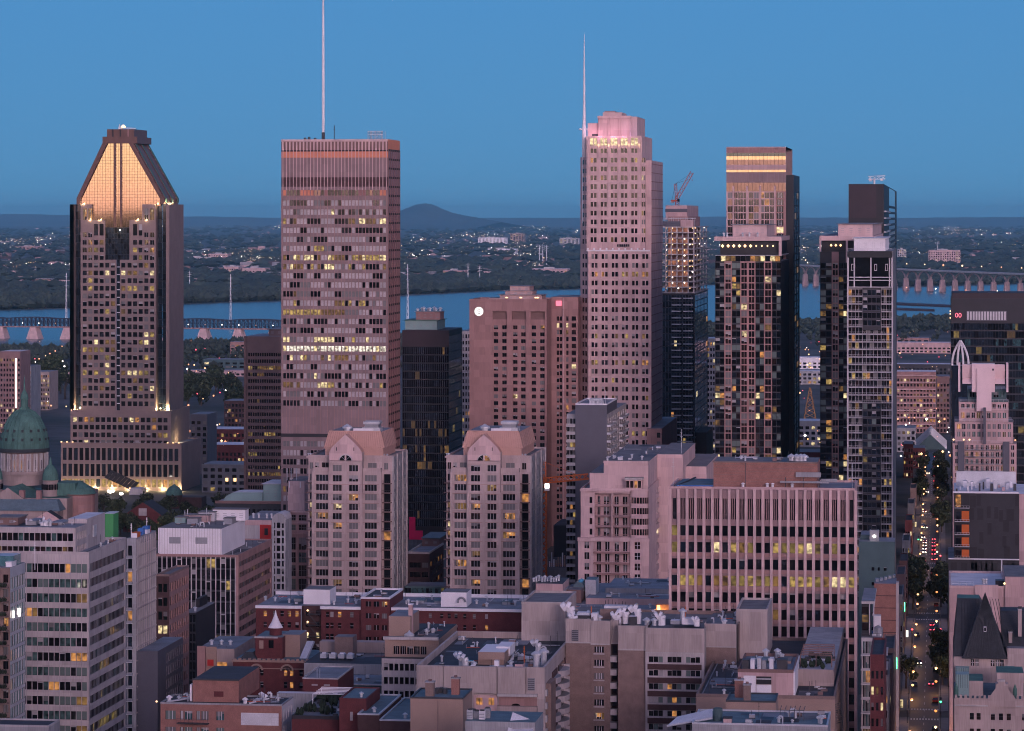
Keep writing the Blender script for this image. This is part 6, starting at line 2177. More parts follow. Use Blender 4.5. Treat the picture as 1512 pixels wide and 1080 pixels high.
# turret block
m = MB()
yy = 4
m.box(u(377, yy), u(417, yy), yy, yy + 14, z(976), z(944), RB, 'roof_teal')
m.box(u(376, yy), u(410, yy), yy - .3, yy - .003, z(945.5), z(943), 'concrete_pale')
m.box(u(383, yy), u(389, yy), yy - .2, yy - .004, z(961), z(949), 'tan_stucco')
m.box(u(397, yy), u(404, yy), yy - .2, yy - .004, z(960), z(948), 'glass_dark')
m.build('turret_block', b.root)
m = MB()
cx = u(407, 9)
m.lathe(cx, 9, [(1.75, z(960)), (1.75, z(933))], RB, 12)
m.lathe(cx, 9, [(2.1, z(933) + .01), (1.2, z(925)), (.35, z(914)), (.06, z(907))], 'white_paint', 12)
m.build('turret', b.root)
b.unit('lift_house', u(417.5, 8), u(443, 8), 8, 18, z(976), z(942.5), 'tan_stucco', 'roof_grey', detail=False)
m = MB()
m.poly([(u(439), 3, z(974)), (u(449), 3, z(974)), (u(454), 9, z(952)), (u(444), 9, z(952))], 'pale_metal')
m.poly([(u(449), 3, z(974)), (u(451), 3, z(976)), (u(456), 9, z(953)), (u(454), 9, z(952))], 'grey_metal')
m.build('roof_light', b.root)
m = MB()
mansard(m, u(352), u(376), 2, 12, z(976) + .01, z(966), 1.2, 'slate', 'roof_teal')
m.build('hipped_roof', b.root)
b.done()
b = Bld('stone_hall', 'pale stone hall with a red banner and lit entrance beside the ornate brick hall', 'building', 292, 346, 905, 958, depth=28)
z, u = b.z, b.u
b.shell(-b.hw, b.hw, 0, 28, 0, z(958), 'beige_stone', 'roof_grey', skip='')
m = b.part('wall_recess')
m.box(u(305), u(320), -.5, -.01, z(1000), z(955), 'tan_stucco', 'roof_tar')
m.box(u(292), u(304), -.8, -.01, z(1000), z(954), 'rose_stone', 'roof_tar')
m = MB()
m.box(u(307), u(316), -.7, -.51, z(983), z(974), 'red_paint')
m.build('banner', b.root)
m = MB()
m.box(u(321), u(335), -.2, -.011, z(988), z(978), 'lit_orange')
m.build('lit_entrance', b.root)
for p in (310, 325, 338):
 b.vent(u(p, 6), 8, z(958), 1, .4)
b.railing(u(321), u(346), 1, z(958), 1)
b.done()
# far side of the same yard: flat grey roof between
b = Bld('grey_shed', 'low grey shed with four pale fan units in a row on its roof', 'building', 449, 563, 860, 966, depth=26)
z, u = b.z, b.u
b.fac('S', 0, -b.hw, b.hw, 0, z(980), [(u(p), u(p + 13)) for p in (518, 532, 546)] + [(u(484), u(499))], [(z(1004), z(995.5))], 'concrete_grey', lambda i, j: 'glass_dark', 'parts', rec=.5, frame='mullion_dark', nx=2)
b.shell(-b.hw, b.hw, 0, 26, 0, z(980), 'concrete_grey', 'roof_tar', skip='S')
b.walls.box(-b.hw, b.hw, 22, 26, z(980) + .01, z(964), 'beige_stone')
for p in (477, 490.5, 503.5, 516):
 m = MB()
 m.box(u(p - 4.5, 6), u(p + 4.5, 6), 6, 9, z(980) + .5, z(980) + 1.6, 'pale_metal', 'roof_white')
 m.lathe((u(p - 4.5, 6) + u(p + 4.5, 6)) / 2, 7.5, [(.6, z(980) + 1.61), (.6, z(980) + 1.9)], 'white_paint', 8)
 for q in (-4, 4):
  m.box(u(p + q, 6) - .1, u(p + q, 6) + .1, 6.2, 6.4, z(980) + .01, z(980) + .49, 'dark_metal')
 m.build('fan_unit', b.root)
clutter(b, -b.hw, b.hw, 10, 21, z(980), 14, 23)
b.unit('roof_house', u(494, 14), u(521, 14), 14, 20, z(980), z(951), 'tan_brick', 'roof_gravel', detail=False)
for p, mt in ((502, 'lamp_gold'), (537, 'lamp_gold'), (559, 'lamp_gold')):
 m = MB()
 m.lathe(u(p), -.3, [(.05, z(1004)), (.3, z(1003)), (.05, z(1002))], mt, 6)
 m.build('wall_light', b.root)
b.done()
b = Bld('teal_clad_shed', 'low shed with a teal metal wall below the grey shed', 'building', 497, 575, 835, 1011, depth=18)
z, u = b.z, b.u
b.shell(-b.hw, b.hw, 0, 18, 0, z(1011), 'teal_panel', 'roof_grey', skip='')
for i in range(26):
 xx = -b.hw + 2 * b.hw * (i + .5) / 26
 b.part('cladding_seam').box(xx - .05, xx + .05, -.06, -.002, 0, z(1011.5), 'teal_panel')
clutter(b, -b.hw, b.hw, 1, 17, z(1011), 10, 22)
m = b.part('ledge')
m.box(-b.hw - .1, b.hw + .1, -.4, -.01, z(1012), z(1010), 'pale_metal')
b.done()
# ---- white office with square windows
b = Bld('white_office_block', 'small white office block with square black windows, in the middle foreground', 'office building', 563.5, 645, 800, 973, depth=40)
z, u = b.z, b.u
x0, x1 = -b.hw, b.hw
b.fac('S', 0, x0, x1, 0, z(973), [(u(566.8 + 7.75 * i), u(572.6 + 7.75 * i)) for i in range(10)], b.rows(980.5, 20, 10.5), 'concrete_white', lambda i, j: 'glass_dark' if (i * 7 + j * 3) % 5 else 'glass_grey', 'parts', rec=.4, frame='mullion_dark', nx=1)
b.shell(x0, x1, 0, 40, 0, z(973), 'concrete_white', 'roof_tar', skip='S')
y1 = 3
b.fac('S', y1, x0 + .3, x1, z(973), z(946), [(u(581 + 10 * i, y1), u(589.5 + 10 * i, y1)) for i in range(5)], [(z(969), z(957))], 'tan_stucco', lambda i, j: 'glass_dark', 'parts', rec=.5, frame='mullion_grey', nx=3)
b.shell(x0 + .3, x1, y1, 34, z(973), z(946), 'tan_stucco', 'roof_tar', skip='S')
m = b.part('roof_edge')
m.box(x0, x1, y1 - 1, y1 - .003, z(947), z(942.5), 'concrete_pale', 'roof_grey')
b.unit('roof_house', u(574, 8), u(606, 8), 8, 22, z(946), z(916.5), 'tan_stucco', 'roof_grey', detail=False)
m = MB()
m.box(u(603, 10), u(609, 10), 10, 11.4, z(946), z(901), 'pink_panel')
m.box(u(602.5, 10), u(609.5, 10), 9.8, 11.6, z(901) + .01, z(899), 'white_paint')
m.build('chimney', b.root)
m = MB()
m.lathe(u(599), 5.5, [(1.3, z(946)), (1.3, z(941)), (.4, z(938)), (.1, z(935))], 'pale_metal', 9)
m.build('exhaust_cowl', b.root)
b.vent(u(630, 12), 12, z(946), 1, .4)
b.vent(u(640, 16), 16, z(946), .8, .3)
clutter(b, u(610, 8), x1 - 1, 5, 33, z(946), 22, 8)
b.done()
# ---- beige block with the dark roof and ducts
def corrugate(b, x0, x1, y, z0, z1, mat='corrugated', pitch=.42):
 m = b.part('corrugated_cladding')
 n = max(2, int((x1 - x0) / pitch))
 for i in range(n):
  xa = x0 + (x1 - x0) * (i + .25) / n
  m.box(xa, xa + (x1 - x0) / n * .45, y - .12, y - .002, z0, z1, mat)
b = Bld('beige_corrugated_block', 'beige block with corrugated parapet walls round a dark roof full of ducts', 'building', 615, 804, 735, 984, px2=836)
z, u = b.z, b.u
x0, x1 = -b.hw, b.hw
dd = b.ue(674, -b.hw)
zt = z(984)
b.walls.poly([(x0, 0, 0), (x1, 0, 0), (x1, 0, zt), (x0, 0, zt)], 'corrugated')
b.shell(x0, x1, 0, dd, 0, zt - 1.6, 'corrugated', 'roof_tar', skip='S')
m = b.part('parapet')
m.box(x0, x1, .001, .5, zt - 1.7, zt, 'corrugated')
m.box(x0, x0 + .5, .51, dd - .51, zt - 1.59, zt, 'corrugated')
m.box(x1 - .5, x1, .51, dd - .51, zt - 1.59, zt, 'corrugated')
m.box(x0, x1, dd - .5, dd, zt - 1.59, zt, 'beige_stone')
for pa, pc, yo in ((617, 655, -.3), (656, 734, -.9), (735.5, 776, -.9), (777, 803, -.2)):
 xa, xb = u(pa), u(pc)
 b.walls.box(xa, xb, yo, -.004, z(1023), zt, 'corrugated')
 corrugate(b, xa, xb, yo, z(1023), zt - .1)
m = MB()
m.box(u(779.5), u(790), -.5, -.22, z(1018), z(1000), 'grey_metal')
for k in range(6):
 m.box(u(780), u(789.5), -.6, -.501, z(1017 - k * 3), z(1015.6 - k * 3), 'lead_panel')
m.build('louvre', b.root)
# floors under the corrugated band
m = b.part('floor_band')
m.box(u(735), u(794), -1.4, -.21, z(1027), z(1023), 'concrete_pale')
m.box(u(735), u(794), -1.6, -.21, z(1051), z(1041), 'beige_stone')
m.box(u(735), u(794), -1.6, -.21, z(1074), z(1064), 'beige_stone')
m.box(u(700), u(735), -.6, -.21, z(1075), z(1026), 'pink_panel')
for pa, pc in ((704, 713), (722, 730)):
 w_ = MB()
 w_.box(u(pa), u(pc), -.7, -.61, z(1040), z(1030), 'lit_orange')
 w_.box(u((pa + pc) / 2 - .4), u((pa + pc) / 2 + .4), -.76, -.701, z(1040), z(1030), 'mullion_dark')
 w_.build('window', b.root)
m.box(u(737), u(793), -.3, -.211, z(1041), z(1027), 'rose_stone')
d_ = MB()
cx, cz_ = u(762), z(1041)
d_.poly([(cx + 1.0 * math.cos(math.pi * i / 8), -.36, cz_ + .5 * math.sin(math.pi * i / 8)) for i in range(9)], 'glass_dark')
d_.build('arched_opening', b.root)
# right-hand side: stepped piers and rounded white balconies
yy = lambda p: b.ue(p)
b.part('side_pier').box(x1 + .002, x1 + 1.2, yy(806), yy(813), 0, z(1010), 'tan_brick')
for k in range(9):
 zz_ = z(1022 + 19.3 * k)
 for pa, pc, r_ in ((815, 821.5, 1.6), (824, 831, 2.2), (833, 837, 1.8)):
  ya, yb = yy(pa), yy(pc)
  m = MB()
  cy = (ya + yb) / 2
  ry = (yb - ya) / 2
  P_ = [(x1 + .003, cy - ry)] + [(x1 + r_ * math.cos(R(-75 + 150 * i / 6)), cy + ry * math.sin(R(-75 + 150 * i / 6))) for i in range(7)] + [(x1 + .003, cy + ry)]
  m.prism(P_, zz_, zz_ + 1.3, 'concrete_white', 'concrete_grey')
  m.build('balcony', b.root)
  w_ = b.part('balcony_recess')
  w_.box(x1 + .002, x1 + .3, ya, yb, zz_ + 1.35, zz_ + 2.7, 'dark_brick' if pa != 824 else 'glass_warm')
for k in range(5):
 zz_ = z(1027 + 19.3 * k)
 b.part('floor_band').box(x1 + .002, x1 + .5, .5, yy(806) - .1, zz_, zz_ + 1.4, 'concrete_pale')
m = MB()                                           # ducted air handler
m.box(u(706, 14), u(744, 14), 14, 26, zt - 1.58, z(979 - 2), 'tan_stucco')
m.build('air_handler_base', b.root)
m = MB()
m.box(u(706, 13) , u(745, 13), 13, 27, zt - .3, zt + 1.5, 'tan_stucco', 'white_paint')
m.box(u(733, 20), u(753, 20), 20, 29, zt - .3, zt + 1.9, 'white_paint')
m.build('air_handler', b.root)
for p, y, h, g_ in ((682, 9, 2.0, True), (687, 5, 2.0, True), (795, 33, 2.0, True), (792, 10, 3.0, False), (803, 16, 2.8, False), (743, 34, 1.8, False), (756, 32, 1.8, False), (700, 9, .8, False), (779, 20, .7, False), (771, 24, .8, False), (754, 12, .9, False)):
 b.vent(u(p, y), y, zt - 1.58, h, .75 if h > 1.9 else .45, g_)
for p, y, w, h in ((733, 5, 3.4, .9), (698, 4, 1.0, 1.2), (752, 8, 1.4, .7), (733, 5.2, 1, 2.2)):
 b.unit('rooftop_unit', u(p, y) - w / 2, u(p, y) + w / 2, y, y + 1.4, zt - 1.58, zt - 1.58 + h, 'white_paint', 'white_paint', detail=False)
b.unit('roof_hatch', u(761, 4), u(773, 4), 3, 6, zt - 1.58, zt + .2, 'pink_panel', 'roof_tar', detail=False)
b.mast(u(774, 15), 15, zt - 1.58, 4.4, .12, 'crane_orange')
m = MB()
m.bar((u(745, 30), 30, zt - 1.2), (u(790, 24), 24, zt - 1.2), .3, 'pale_metal', 6)
m.bar((u(756, 22), 22, zt - 1.2), (u(757, 30), 30, zt - 1.2), .4, 'pale_metal', 6)
m.build('roof_duct', b.root)
clutter(b, x0 + 1, x1 - 1, 2, dd - 2, zt - 1.58, 70, 9)
b.done()
# ---- beige complex with vents, right of it
b = Bld('beige_apartment_complex', 'long beige apartment complex with corrugated top band, ribbon windows and crowded roof vents', 'apartment building', 835, 1087, 775, 920, depth=34)
z, u = b.z, b.u
TB = 'rose_stone'
steps = [(835, 872, 0.0, 916, 951, 'blank'), (872, 901, -.4, 918, 952.5, 'win'), (901, 912.5, 2.2, 919, 953, 'balc'), (912.5, 953, -2.2, 923, 958.5, 'blank'), (953, 1040, -3.2, 925, 961, 'ribbon'), (1040, 1087, 4, 923, 957, 'blank')]
for pa, pc, yo, yt, yb, kd in steps:
 xa, xb = u(pa, yo), u(pc, yo)
 zt, zm = z(yt), z(yb)
 if kd == 'blank':
  b.walls.poly([(xa, yo, 0), (xb, yo, 0), (xb, yo, zm), (xa, yo, zm)], 'tan_brick')
 elif kd == 'win':
  b.fac('S', yo, xa, xb, 0, zm, [(u(877.5, yo), u(891.5, yo))], b.rows(956, 19.6, 9), 'tan_brick', picker(581, {'glass_dark': 5, 'glass_grey': 2, 'blind_mid': 1}, .1, ('lit_orange',)), 'parts', rec=.4, frame='mullion_white', nx=4, bar=.12)
  for k in range(8):
   zz_ = z(965.8 + 19.6 * k)
   b.part('sill').box(u(876.5, yo), u(892.5, yo), yo - .25, yo - .003, zz_ - .3, zz_, 'concrete_white')
 elif kd == 'balc':
  b.fac('S', yo, xa, xb, 0, zm, [(xa + .3, xb - .3)], b.rows(956, 19.6, 14), 'dark_brick', lambda i, j: 'glass_warm', 'parts', rec=.4)
  for k in range(8):
   m = MB()
   zz_ = z(979 + 19.6 * k)
   m.box(xa + .05, xb - .05, yo - 2.4, yo - .003, zz_, zz_ + 1.4, 'concrete_white', 'concrete_grey')
   m.build('balcony', b.root)
 else:
  rws = b.rows(966.5, 19.8, 9.5)
  cc = []
  for k in range(3):
   p0 = 958 + 27.5 * k
   cc += [(u(p0 + 7 * q, yo), u(p0 + 7 * q + 6.6, yo)) for q in range(3)]
  b.fac('S', yo, xa, xb, 0, zm, cc, rws, 'concrete_white', picker(582, {'glass_dark': 6, 'glass_grey': 2, 'blind_green': 2, 'blind_pale': 1}, .05, ('lit_orange',)), 'parts', rec=.35, frame='mullion_grey', nx=1)
  for (ra, rb) in rws:
   m = MB()
   m.box(u(956, yo), u(1036, yo), yo - .12, yo - .003, ra - 1.6, ra - .28, 'dark_brick')
   m.box(u(955.5, yo), u(1036, yo), yo - .22, yo - .003, ra - .27, ra - .02, 'concrete_white')
   m.build('brick_band', b.root)
 b.walls.poly([(xa, yo, zm), (xb, yo, zm), (xb, yo, zt), (xa, yo, zt)], 'corrugated')
 corrugate(b, xa, xb, yo, zm + .15, zt)
 b.part('band_edge').box(xa, xb, yo - .2, yo - .003, zm - .12, zm + .13, 'concrete_pale')
 for sx, s0 in ((xa, 1), (xb, -1)):
  b.walls.poly([(sx, yo, 0), (sx, yo + 6.5, 0), (sx, yo + 6.5, zt), (sx, yo, zt)], 'corrugated')
 b.walls.box(xa, xb, yo + .3, yo + .6, zt - 1.2, zt - .01, 'corrugated')
 b.part('roof_deck').poly([(xa, yo + .6, zt - 1.1), (xb, yo + .6, zt - 1.1), (xb, 34, zt - 1.1), (xa, 34, zt - 1.1)], 'roof_gravel')
b.shell(u(835), u(1087), 6, 34, 0, z(926), 'tan_brick', None, skip='S')
m = MB()
m.box(u(844), u(854.5), -.12, -.02, z(949), z(932), 'grey_metal')
for k in range(6):
 m.box(u(844.6), u(854), -.2, -.121, z(948 - 2.8 * k), z(946.6 - 2.8 * k), 'lead_panel')
m.build('louvre', b.root)
# further wing to the right and behind to the left
for pa, pc, yo, yt in ((1087, 1133, 14, 911), (770, 835, 18, 908)):
 xa, xb = u(pa, yo), u(pc, yo)
 b.walls.box(xa, xb, yo, yo + 24, 0, z(yt), 'corrugated', 'roof_gravel')
 corrugate(b, xa, xb, yo, z(yt + 45), z(yt))
 b.parapet(xa, xb, yo, yo + 24, z(yt), .5, .4, 'corrugated')
zr = z(921) - 1.1
for xa_, xb_, sd_ in ((u(840), u(900), 10), (u(915), u(1035), 11), (u(1042), u(1085), 12)):
 clutter(b, xa_, xb_, 5, 32, zr - .02 if sd_ != 11 else zr - .6, 22, sd_)
for p, y, r_, h, g_ in ((843, 10, 1.0, 2.6, True), (848, 5, .8, 1.4, True), (912, 6, .9, 1.6, True), (924, 8, .9, 2.0, True), (942, 8, .8, 2.6, True), (955, 6, .6, 1.0, False), (966, 5, .5, 1.2, False), (977, 6, .9, 1.6, True), (1008, 9, .6, 3.0, False), (1029, 5, .7, 1.2, True), (1070, 9, .4, .8, False), (885, 9, .5, 1.2, False), (905, 12, .4, 1.4, False)):
 b.vent(u(p, y), y, zr, h, r_, g_, 'white_paint' if g_ else 'pale_metal')
for pa, pc, y, h, mt in ((848, 871, 9, 1.7, 'dark_metal'), (852, 870, 10, 2.2, 'pale_metal'), (873, 882, 8, 2.3, 'white_paint'), (886, 926, 12, 3.0, 'tan_brick'), (892, 926, 13, 3.6, 'roof_white'), (1007, 1031, 8, 1.5, 'white_paint'), (1066, 1071, 9, 1.2, 'white_paint'), (990, 1004, 8, .9, 'grey_metal'), (929, 940, 6, 1.9, 'dark_metal')):
 b.unit('rooftop_unit', u(pa, y), u(pc, y), y, y + 3, zr, zr + h, mt, 'roof_white' if mt != 'tan_brick' else 'roof_grey', detail=False)
for p, y in ((873, 9), (1012, 11)):
 b.mast(u(p, y), y, zr, 4, .1, 'crane_orange')
b.done()
# ---- flat roofs behind the complex
b = Bld('low_grey_roof', 'wide low flat grey roof with an orange lit doorway, behind the beige apartment complex', 'building', 772, 990, 905, 900, depth=55)
z, u = b.z, b.u
b.shell(-b.hw, b.hw, 0, 55, 0, z(900), 'beige_stone', 'roof_grey', skip='')
m = b.part('roof_step')
m.box(u(858), u(988), 12, 50, z(900) + .01, z(891), 'pink_panel', 'roof_grey')
m.box(u(880), u(988), 26, 52, z(891) + .01, z(884), 'concrete_grey', 'roof_grey')
m.box(u(786), u(826), 8, 24, z(900) + .01, z(868), 'pink_panel', 'roof_tar')
m.box(u(784), u(828), 7.7, 24.3, z(881), z(879), 'concrete_grey')
m.box(u(828), u(850), 14, 28, z(900) + .01, z(880), 'brown_panel', 'roof_gravel')
for pa, pc, y in ((845, 863, 20), (864, 880, 21)):
 g = MB()
 xa, xb = u(pa, y), u(pc, y)
 if pa == 845:
  for k in range(6):
   a0_, a1_ = math.pi * k / 6, math.pi * (k + 1) / 6
   f = lambda a: ((xa + xb) / 2 + (xb - xa) / 2 * math.cos(a), z(885) + 14 * b.S * math.sin(a))
   (xp, zp), (xq, zq) = f(a0_), f(a1_)
   g.poly([(xp, y, zp), (xp, y + 8, zp), (xq, y + 8, zq), (xq, y, zq)], 'glass_teal')
   g.poly([((xa + xb) / 2, y, z(885)), (xp, y, zp), (xq, y, zq)], 'roof_teal')
 else:
  g.box(xa, xb, y, y + 8, z(896), z(869), 'pale_metal', 'roof_teal')
 g.build('skylight', b.root)
for k in range(12):
 p = 788 + 3.2 * k
 b.vent(u(p, 12), 12 + k % 4, z(868), .8 + (k % 3) * .3, .3)
m = MB()
m.box(u(969), u(988), -.4, -.02, z(910), z(891), 'orange_brick')
m.box(u(970), u(975), -.5, -.401, z(909), z(892), 'lamp_warm')
m.build('lit_doorway', b.root)
b.light(u(975), -2, z(902), 900, (1, .55, .15))
for k in range(5):
 m = MB()
 p = 944 + 4 * k
 m.box(u(p), u(p + 8), -1.6, -.6, z(907 - k * 2), z(906 - k * 2), 'pink_stone')
 m.build('roof_stair', b.root)
rn = random.Random(12)
for k in range(7):
 b.mast(u(894 + 5 * k, 3), 3, z(900), rn.uniform(1.5, 3), .08, 'dark_metal', 'antenna')
b.railing(u(795), u(888), 1, z(900), 1.1, 'pale_metal')
clutter(b, u(775), u(856), 1, 50, z(900), 30, 13)
clutter(b, u(884), u(985), 13, 25, z(891), 18, 14)
clutter(b, u(884), u(985), 28, 50, z(884), 16, 15)
for p in (806, 812, 940, 960):
 b.vent(u(p, 5), 5, z(900), .9, .3)
b.done()
# ---- tan brick block with the pink penthouse
b = Bld('tan_brick_block', 'tan brick block with a dark roof, pink penthouse and cluttered roof terrace', 'apartment building', 1028, 1233, 725, 1031, depth=46)
z, u = b.z, b.u
x0, x1 = -b.hw, b.hw
dd = b.ue(1071, x0)
zt = z(1031)
b.fac('S', 0, x0, x1, 0, zt, [(u(1041), u(1052)), (u(1160), u(1172)), (u(1190), u(1205))], b.rows(1049, 20, 9), 'tan_stucco', picker(591, FLAT, .05, WARM), 'parts', rec=.4, frame='mullion_grey', nx=2)
b.shell(x0, x1, 0, dd, 0, zt, 'tan_stucco', 'roof_tar', skip='S')
b.parapet(x0, x1, 0, dd, zt, .7, .4, 'tan_brick')
m = MB()
xa, xb, yp, yq = u(1089.5, 3), u(1171.5, 3), 3, 30
zp = z(990) - .9
m.box(xa, xb, yp, yq, zt, zp, 'pink_panel', 'roof_grey')
m.box(u(1144, 3), u(1144.6, 3), 2.95, 2.999, zt, zp, 'rose_stone')
m.box(xb + .002, xb + .35, yp, yq, zt, zp + .3, 'white_paint')
m.build('penthouse', b.root)
b.parapet(xa, xb, yp, yq, zp, .7, .3, 'brown_panel', 'penthouse_parapet')
m = MB()
m.box(u(1098, 2.9), u(1116, 2.9), 2.7, 2.949, zt + .05, z(1001), 'white_paint')
m.box(u(1117, 2.9), u(1139, 2.9), 2.6, 2.949, z(1013), z(1002), 'black_panel')
m.box(u(1117, 2.9), u(1139, 2.9), 2.5, 2.949, zt + .05, z(1014), 'white_paint')
m.box(u(1117, 2.9), u(1139, 2.9), 2.4, 2.599, z(1006), z(1004.5), 'pale_metal')
m.build('garage_front', b.root)
for k, (pa, pc, y, h, mt) in enumerate(((1096, 1106, 7, 2.2, 'dark_metal'), (1108, 1114, 6, 2.4, 'white_paint'), (1118, 1124, 7, 2.6, 'pale_metal'), (1125, 1131, 8, 2, 'grey_metal'), (1136, 1142, 8, 2.4, 'white_paint'), (1147, 1162, 7, 2.4, 'dark_metal'))):
 b.unit('rooftop_unit', u(pa, y), u(pc, y), y, y + 3, zp, zp + h, mt, detail=False)
b.unit('roof_garden_bed', u(1108, 18), u(1133, 18), 18, 25, zp, zp + .6, 'teal_panel', 'roof_teal', detail=False)
b.unit('roof_garden_bed', u(1150, 18), u(1168, 18), 18, 26, zp, zp + .6, 'tan_stucco', 'roof_gravel', detail=False)
for p, y in ((1131, 26), (1148, 27), (1120, 12)):
 b.vent(u(p, y), y, zp, 1.6, .5)
# terrace on the right
ta, tb, y0 = u(1177, 20), u(1231, 20), 20
b.walls.box(ta, tb, y0, dd - 2, zt, z(1006), 'beige_stone', 'concrete_grey')
m = b.part('pergola')
for k in range(7):
 yy = y0 + 4 + k * 3
 m.bar((ta + .5, yy, z(1006) + 2.8), (tb - .5, yy, z(1006) + 2.8), .16, 'brown_panel')
for xx in (ta + .6, (ta + tb) / 2, tb - .6):
 for yy in (y0 + 4, y0 + 22):
  m.bar((xx, yy, z(1006)), (xx, yy, z(1006) + 2.8), .14, 'brown_panel')
rn = random.Random(21)
for k in range(22):
 m = MB()
 xx, yy = rn.uniform(ta + .8, tb - .8), rn.uniform(y0 + 1, y0 + 20)
 kind = rn.random()
 zz_ = z(1006) + .005
 if kind < .55:
  for q in range(4):
   m.lathe(xx + rn.uniform(-.6, .6), yy + rn.uniform(-.4, .4), [(.1, zz_), (.5, zz_ + .6), (.3, zz_ + 1.2), (.03, zz_ + 1.6)], 'foliage_dark', 5)
  m.build('terrace_plant', b.root)
 else:
  m.box(xx - .7, xx + .7, yy - .35, yy + .35, zz_, zz_ + .45, rn.choice(['dark_metal', 'white_paint', 'red_paint', 'brown_panel']))
  m.box(xx - .7, xx + .7, yy + .2, yy + .351, zz_ + .451, zz_ + 1, 'dark_metal')
  m.build('terrace_seat', b.root)
b.parapet(x0 + 1, u(1090, 3) - 1, 1, dd - 1, zt, .15, .2, 'roof_grey', 'roof_kerb')
clutter(b, x0 + 1, u(1085, 3), 2, dd - 2, zt, 34, 16)
clutter(b, u(1175, 3), x1 - 1, 1, 18, zt, 12, 17)
clutter(b, xa + 1, xb - 1, 12, 29, zp, 16, 18)
m = b.part('stair_railing')
for k in range(10):
 zz_ = z(1040 + 4 * k)
 m.bar((x1 - .3, 1 + k * .9, zz_), (x1 + 1.4, 1 + k * .9, zz_ + .5), .08, 'dark_metal')
 m.bar((x1 + 1.4, 1 + k * .9, zz_ + .5), (x1 + 1.4, 2 + k * .9, zz_ - 2), .08, 'dark_metal')
b.done()
# ---- small tan roof boxes in the nearest row
def tanbox(name, label, pa, pc, Y, yt, dpt, chim, seed):
 b = Bld(name, label, 'building', pa, pc, Y, yt, depth=dpt)
 z, u = b.z, b.u
 b.shell(-b.hw, b.hw, 0, dpt, 0, z(yt), 'tan_stucco', 'roof_teal', skip='')
 b.parapet(-b.hw, b.hw, 0, dpt, z(yt), .3, .3, 'dark_metal')
 for (p, y, w, h, mt) in chim:
  m = MB()
  x = u(p, y)
  m.box(x - w / 2, x + w / 2, y, y + w, z(yt) + .01, z(yt) + h, mt)
  m.box(x - w / 2 - .15, x + w / 2 + .15, y - .15, y + w + .15, z(yt) + h + .01, z(yt) + h + .3, 'concrete_grey')
  m.lathe(x, y + w / 2, [(w * .22, z(yt) + h + .31), (w * .22, z(yt) + h + .7)], 'brown_panel', 7)
  m.build('chimney', b.root)
 return b
b = tanbox('tan_stucco_house', 'tan stucco roof house with two brick chimneys, in front of the beige corrugated block', 606, 683.5, 690, 1032, 14, ((634, 3, 1.8, 2.9, 'tan_brick'), (672, 6, 1.7, 3.4, 'orange_brick')), 1)
for p, y in ((645, 7), (651, 8), (657, 7)):
 b.unit('rooftop_unit', b.u(p - 2.5, y), b.u(p + 2.5, y), y, y + 1.4, b.h, b.h + 1.2, 'dark_metal', detail=False)
b.part('wall_joint').box(b.u(646), b.u(647), -.1, -.003, 0, b.h - .4, 'tan_brick')
b.done()
b = tanbox('tan_plant_house', 'tan plant house with a teal roof and two chimneys, in front of the pink penthouse', 1072, 1145, 690, 1037, 12, ((1091, 6, 1.8, 3.6, 'orange_brick'), (1103, 2, 1.5, 3.2, 'tan_brick')), 2)
m = MB()
m.box(b.u(1118), b.u(1131), -.15, -.01, b.z(1059), b.z(1057), 'black_panel')
m.build('wall_slot', b.root)
b.done()
b = Bld('grey_workshop_roof', 'grey flat roof with a teal vent drum and metal frames at the bottom edge', 'building', 1022, 1222, 655, 1071, depth=18)
z, u = b.z, b.u
b.shell(-b.hw, b.hw, 0, 18, 0, z(1071), 'concrete_grey', 'roof_teal', skip='')
b.parapet(-b.hw, b.hw, 0, 18, z(1071), .3, .3, 'pale_metal')
m = MB()
m.lathe(u(1060, 5), 5, [(.95, z(1071)), (.95, z(1053)), (.7, z(1052))], 'teal_panel', 12)
m.build('vent_drum', b.root)
clutter(b, u(1085), b.hw, 1, 17, z(1071), 24, 19)
m = MB()
m.poly([(u(985, 3), 3, z(1078)), (u(1052, 3), 3, z(1064)), (u(1052, 9), 9, z(1058)), (u(1000, 9), 9, z(1071))], 'roof_white')
m.poly([(u(985, 3), 3, z(1080)), (u(1052, 3), 3, z(1067)), (u(1052, 3), 3, z(1064)), (u(985, 3), 3, z(1078))], 'pale_metal')
m.build('sloped_canopy', b.root)
m = MB()
for k in range(6):
 xx = u(1152 + 7 * k, 6)
 m.bar((xx, 6, z(1071)), (xx, 6, z(1071) + 2.2), .08, 'dark_metal')
 m.bar((xx, 6, z(1071) + 2.2), (xx, 12, z(1071) + 2.2), .08, 'dark_metal')
m.bar((u(1152, 6), 6, z(1071) + 2.2), (u(1187, 6), 6, z(1071) + 2.2), .08, 'dark_metal')
m.build('metal_frame', b.root)
b.vent(u(1211, 4), 4, z(1071), 1, .5)
b.vent(u(1150, 4), 4, z(1071), .8, .3)
b.unit('rooftop_unit', u(1068, 2), u(1080, 2), 2, 4, z(1071), z(1065), 'pink_panel', 'roof_tar')
b.done()
b = Bld('teal_roof_shed', 'low teal roofed shed with a pale awning, below the beige corrugated block', 'building', 687, 790, 650, 1066, depth=14)
z, u = b.z, b.u
b.shell(-b.hw, b.hw, 0, 14, 0, z(1066), 'concrete_grey', 'roof_teal', skip='')
m = MB()
m.poly([(u(750), -1.2, z(1079)), (u(788), -1.2, z(1077)), (u(788, 4), 4, z(1068)), (u(757, 4), 4, z(1056))], 'roof_white')
m.poly([(u(750), -1.2, z(1080)), (u(750), -1.2, z(1079)), (u(757, 4), 4, z(1056)), (u(757, 4), 4, z(1066))], 'tan_stucco')
m.build('awning', b.root)
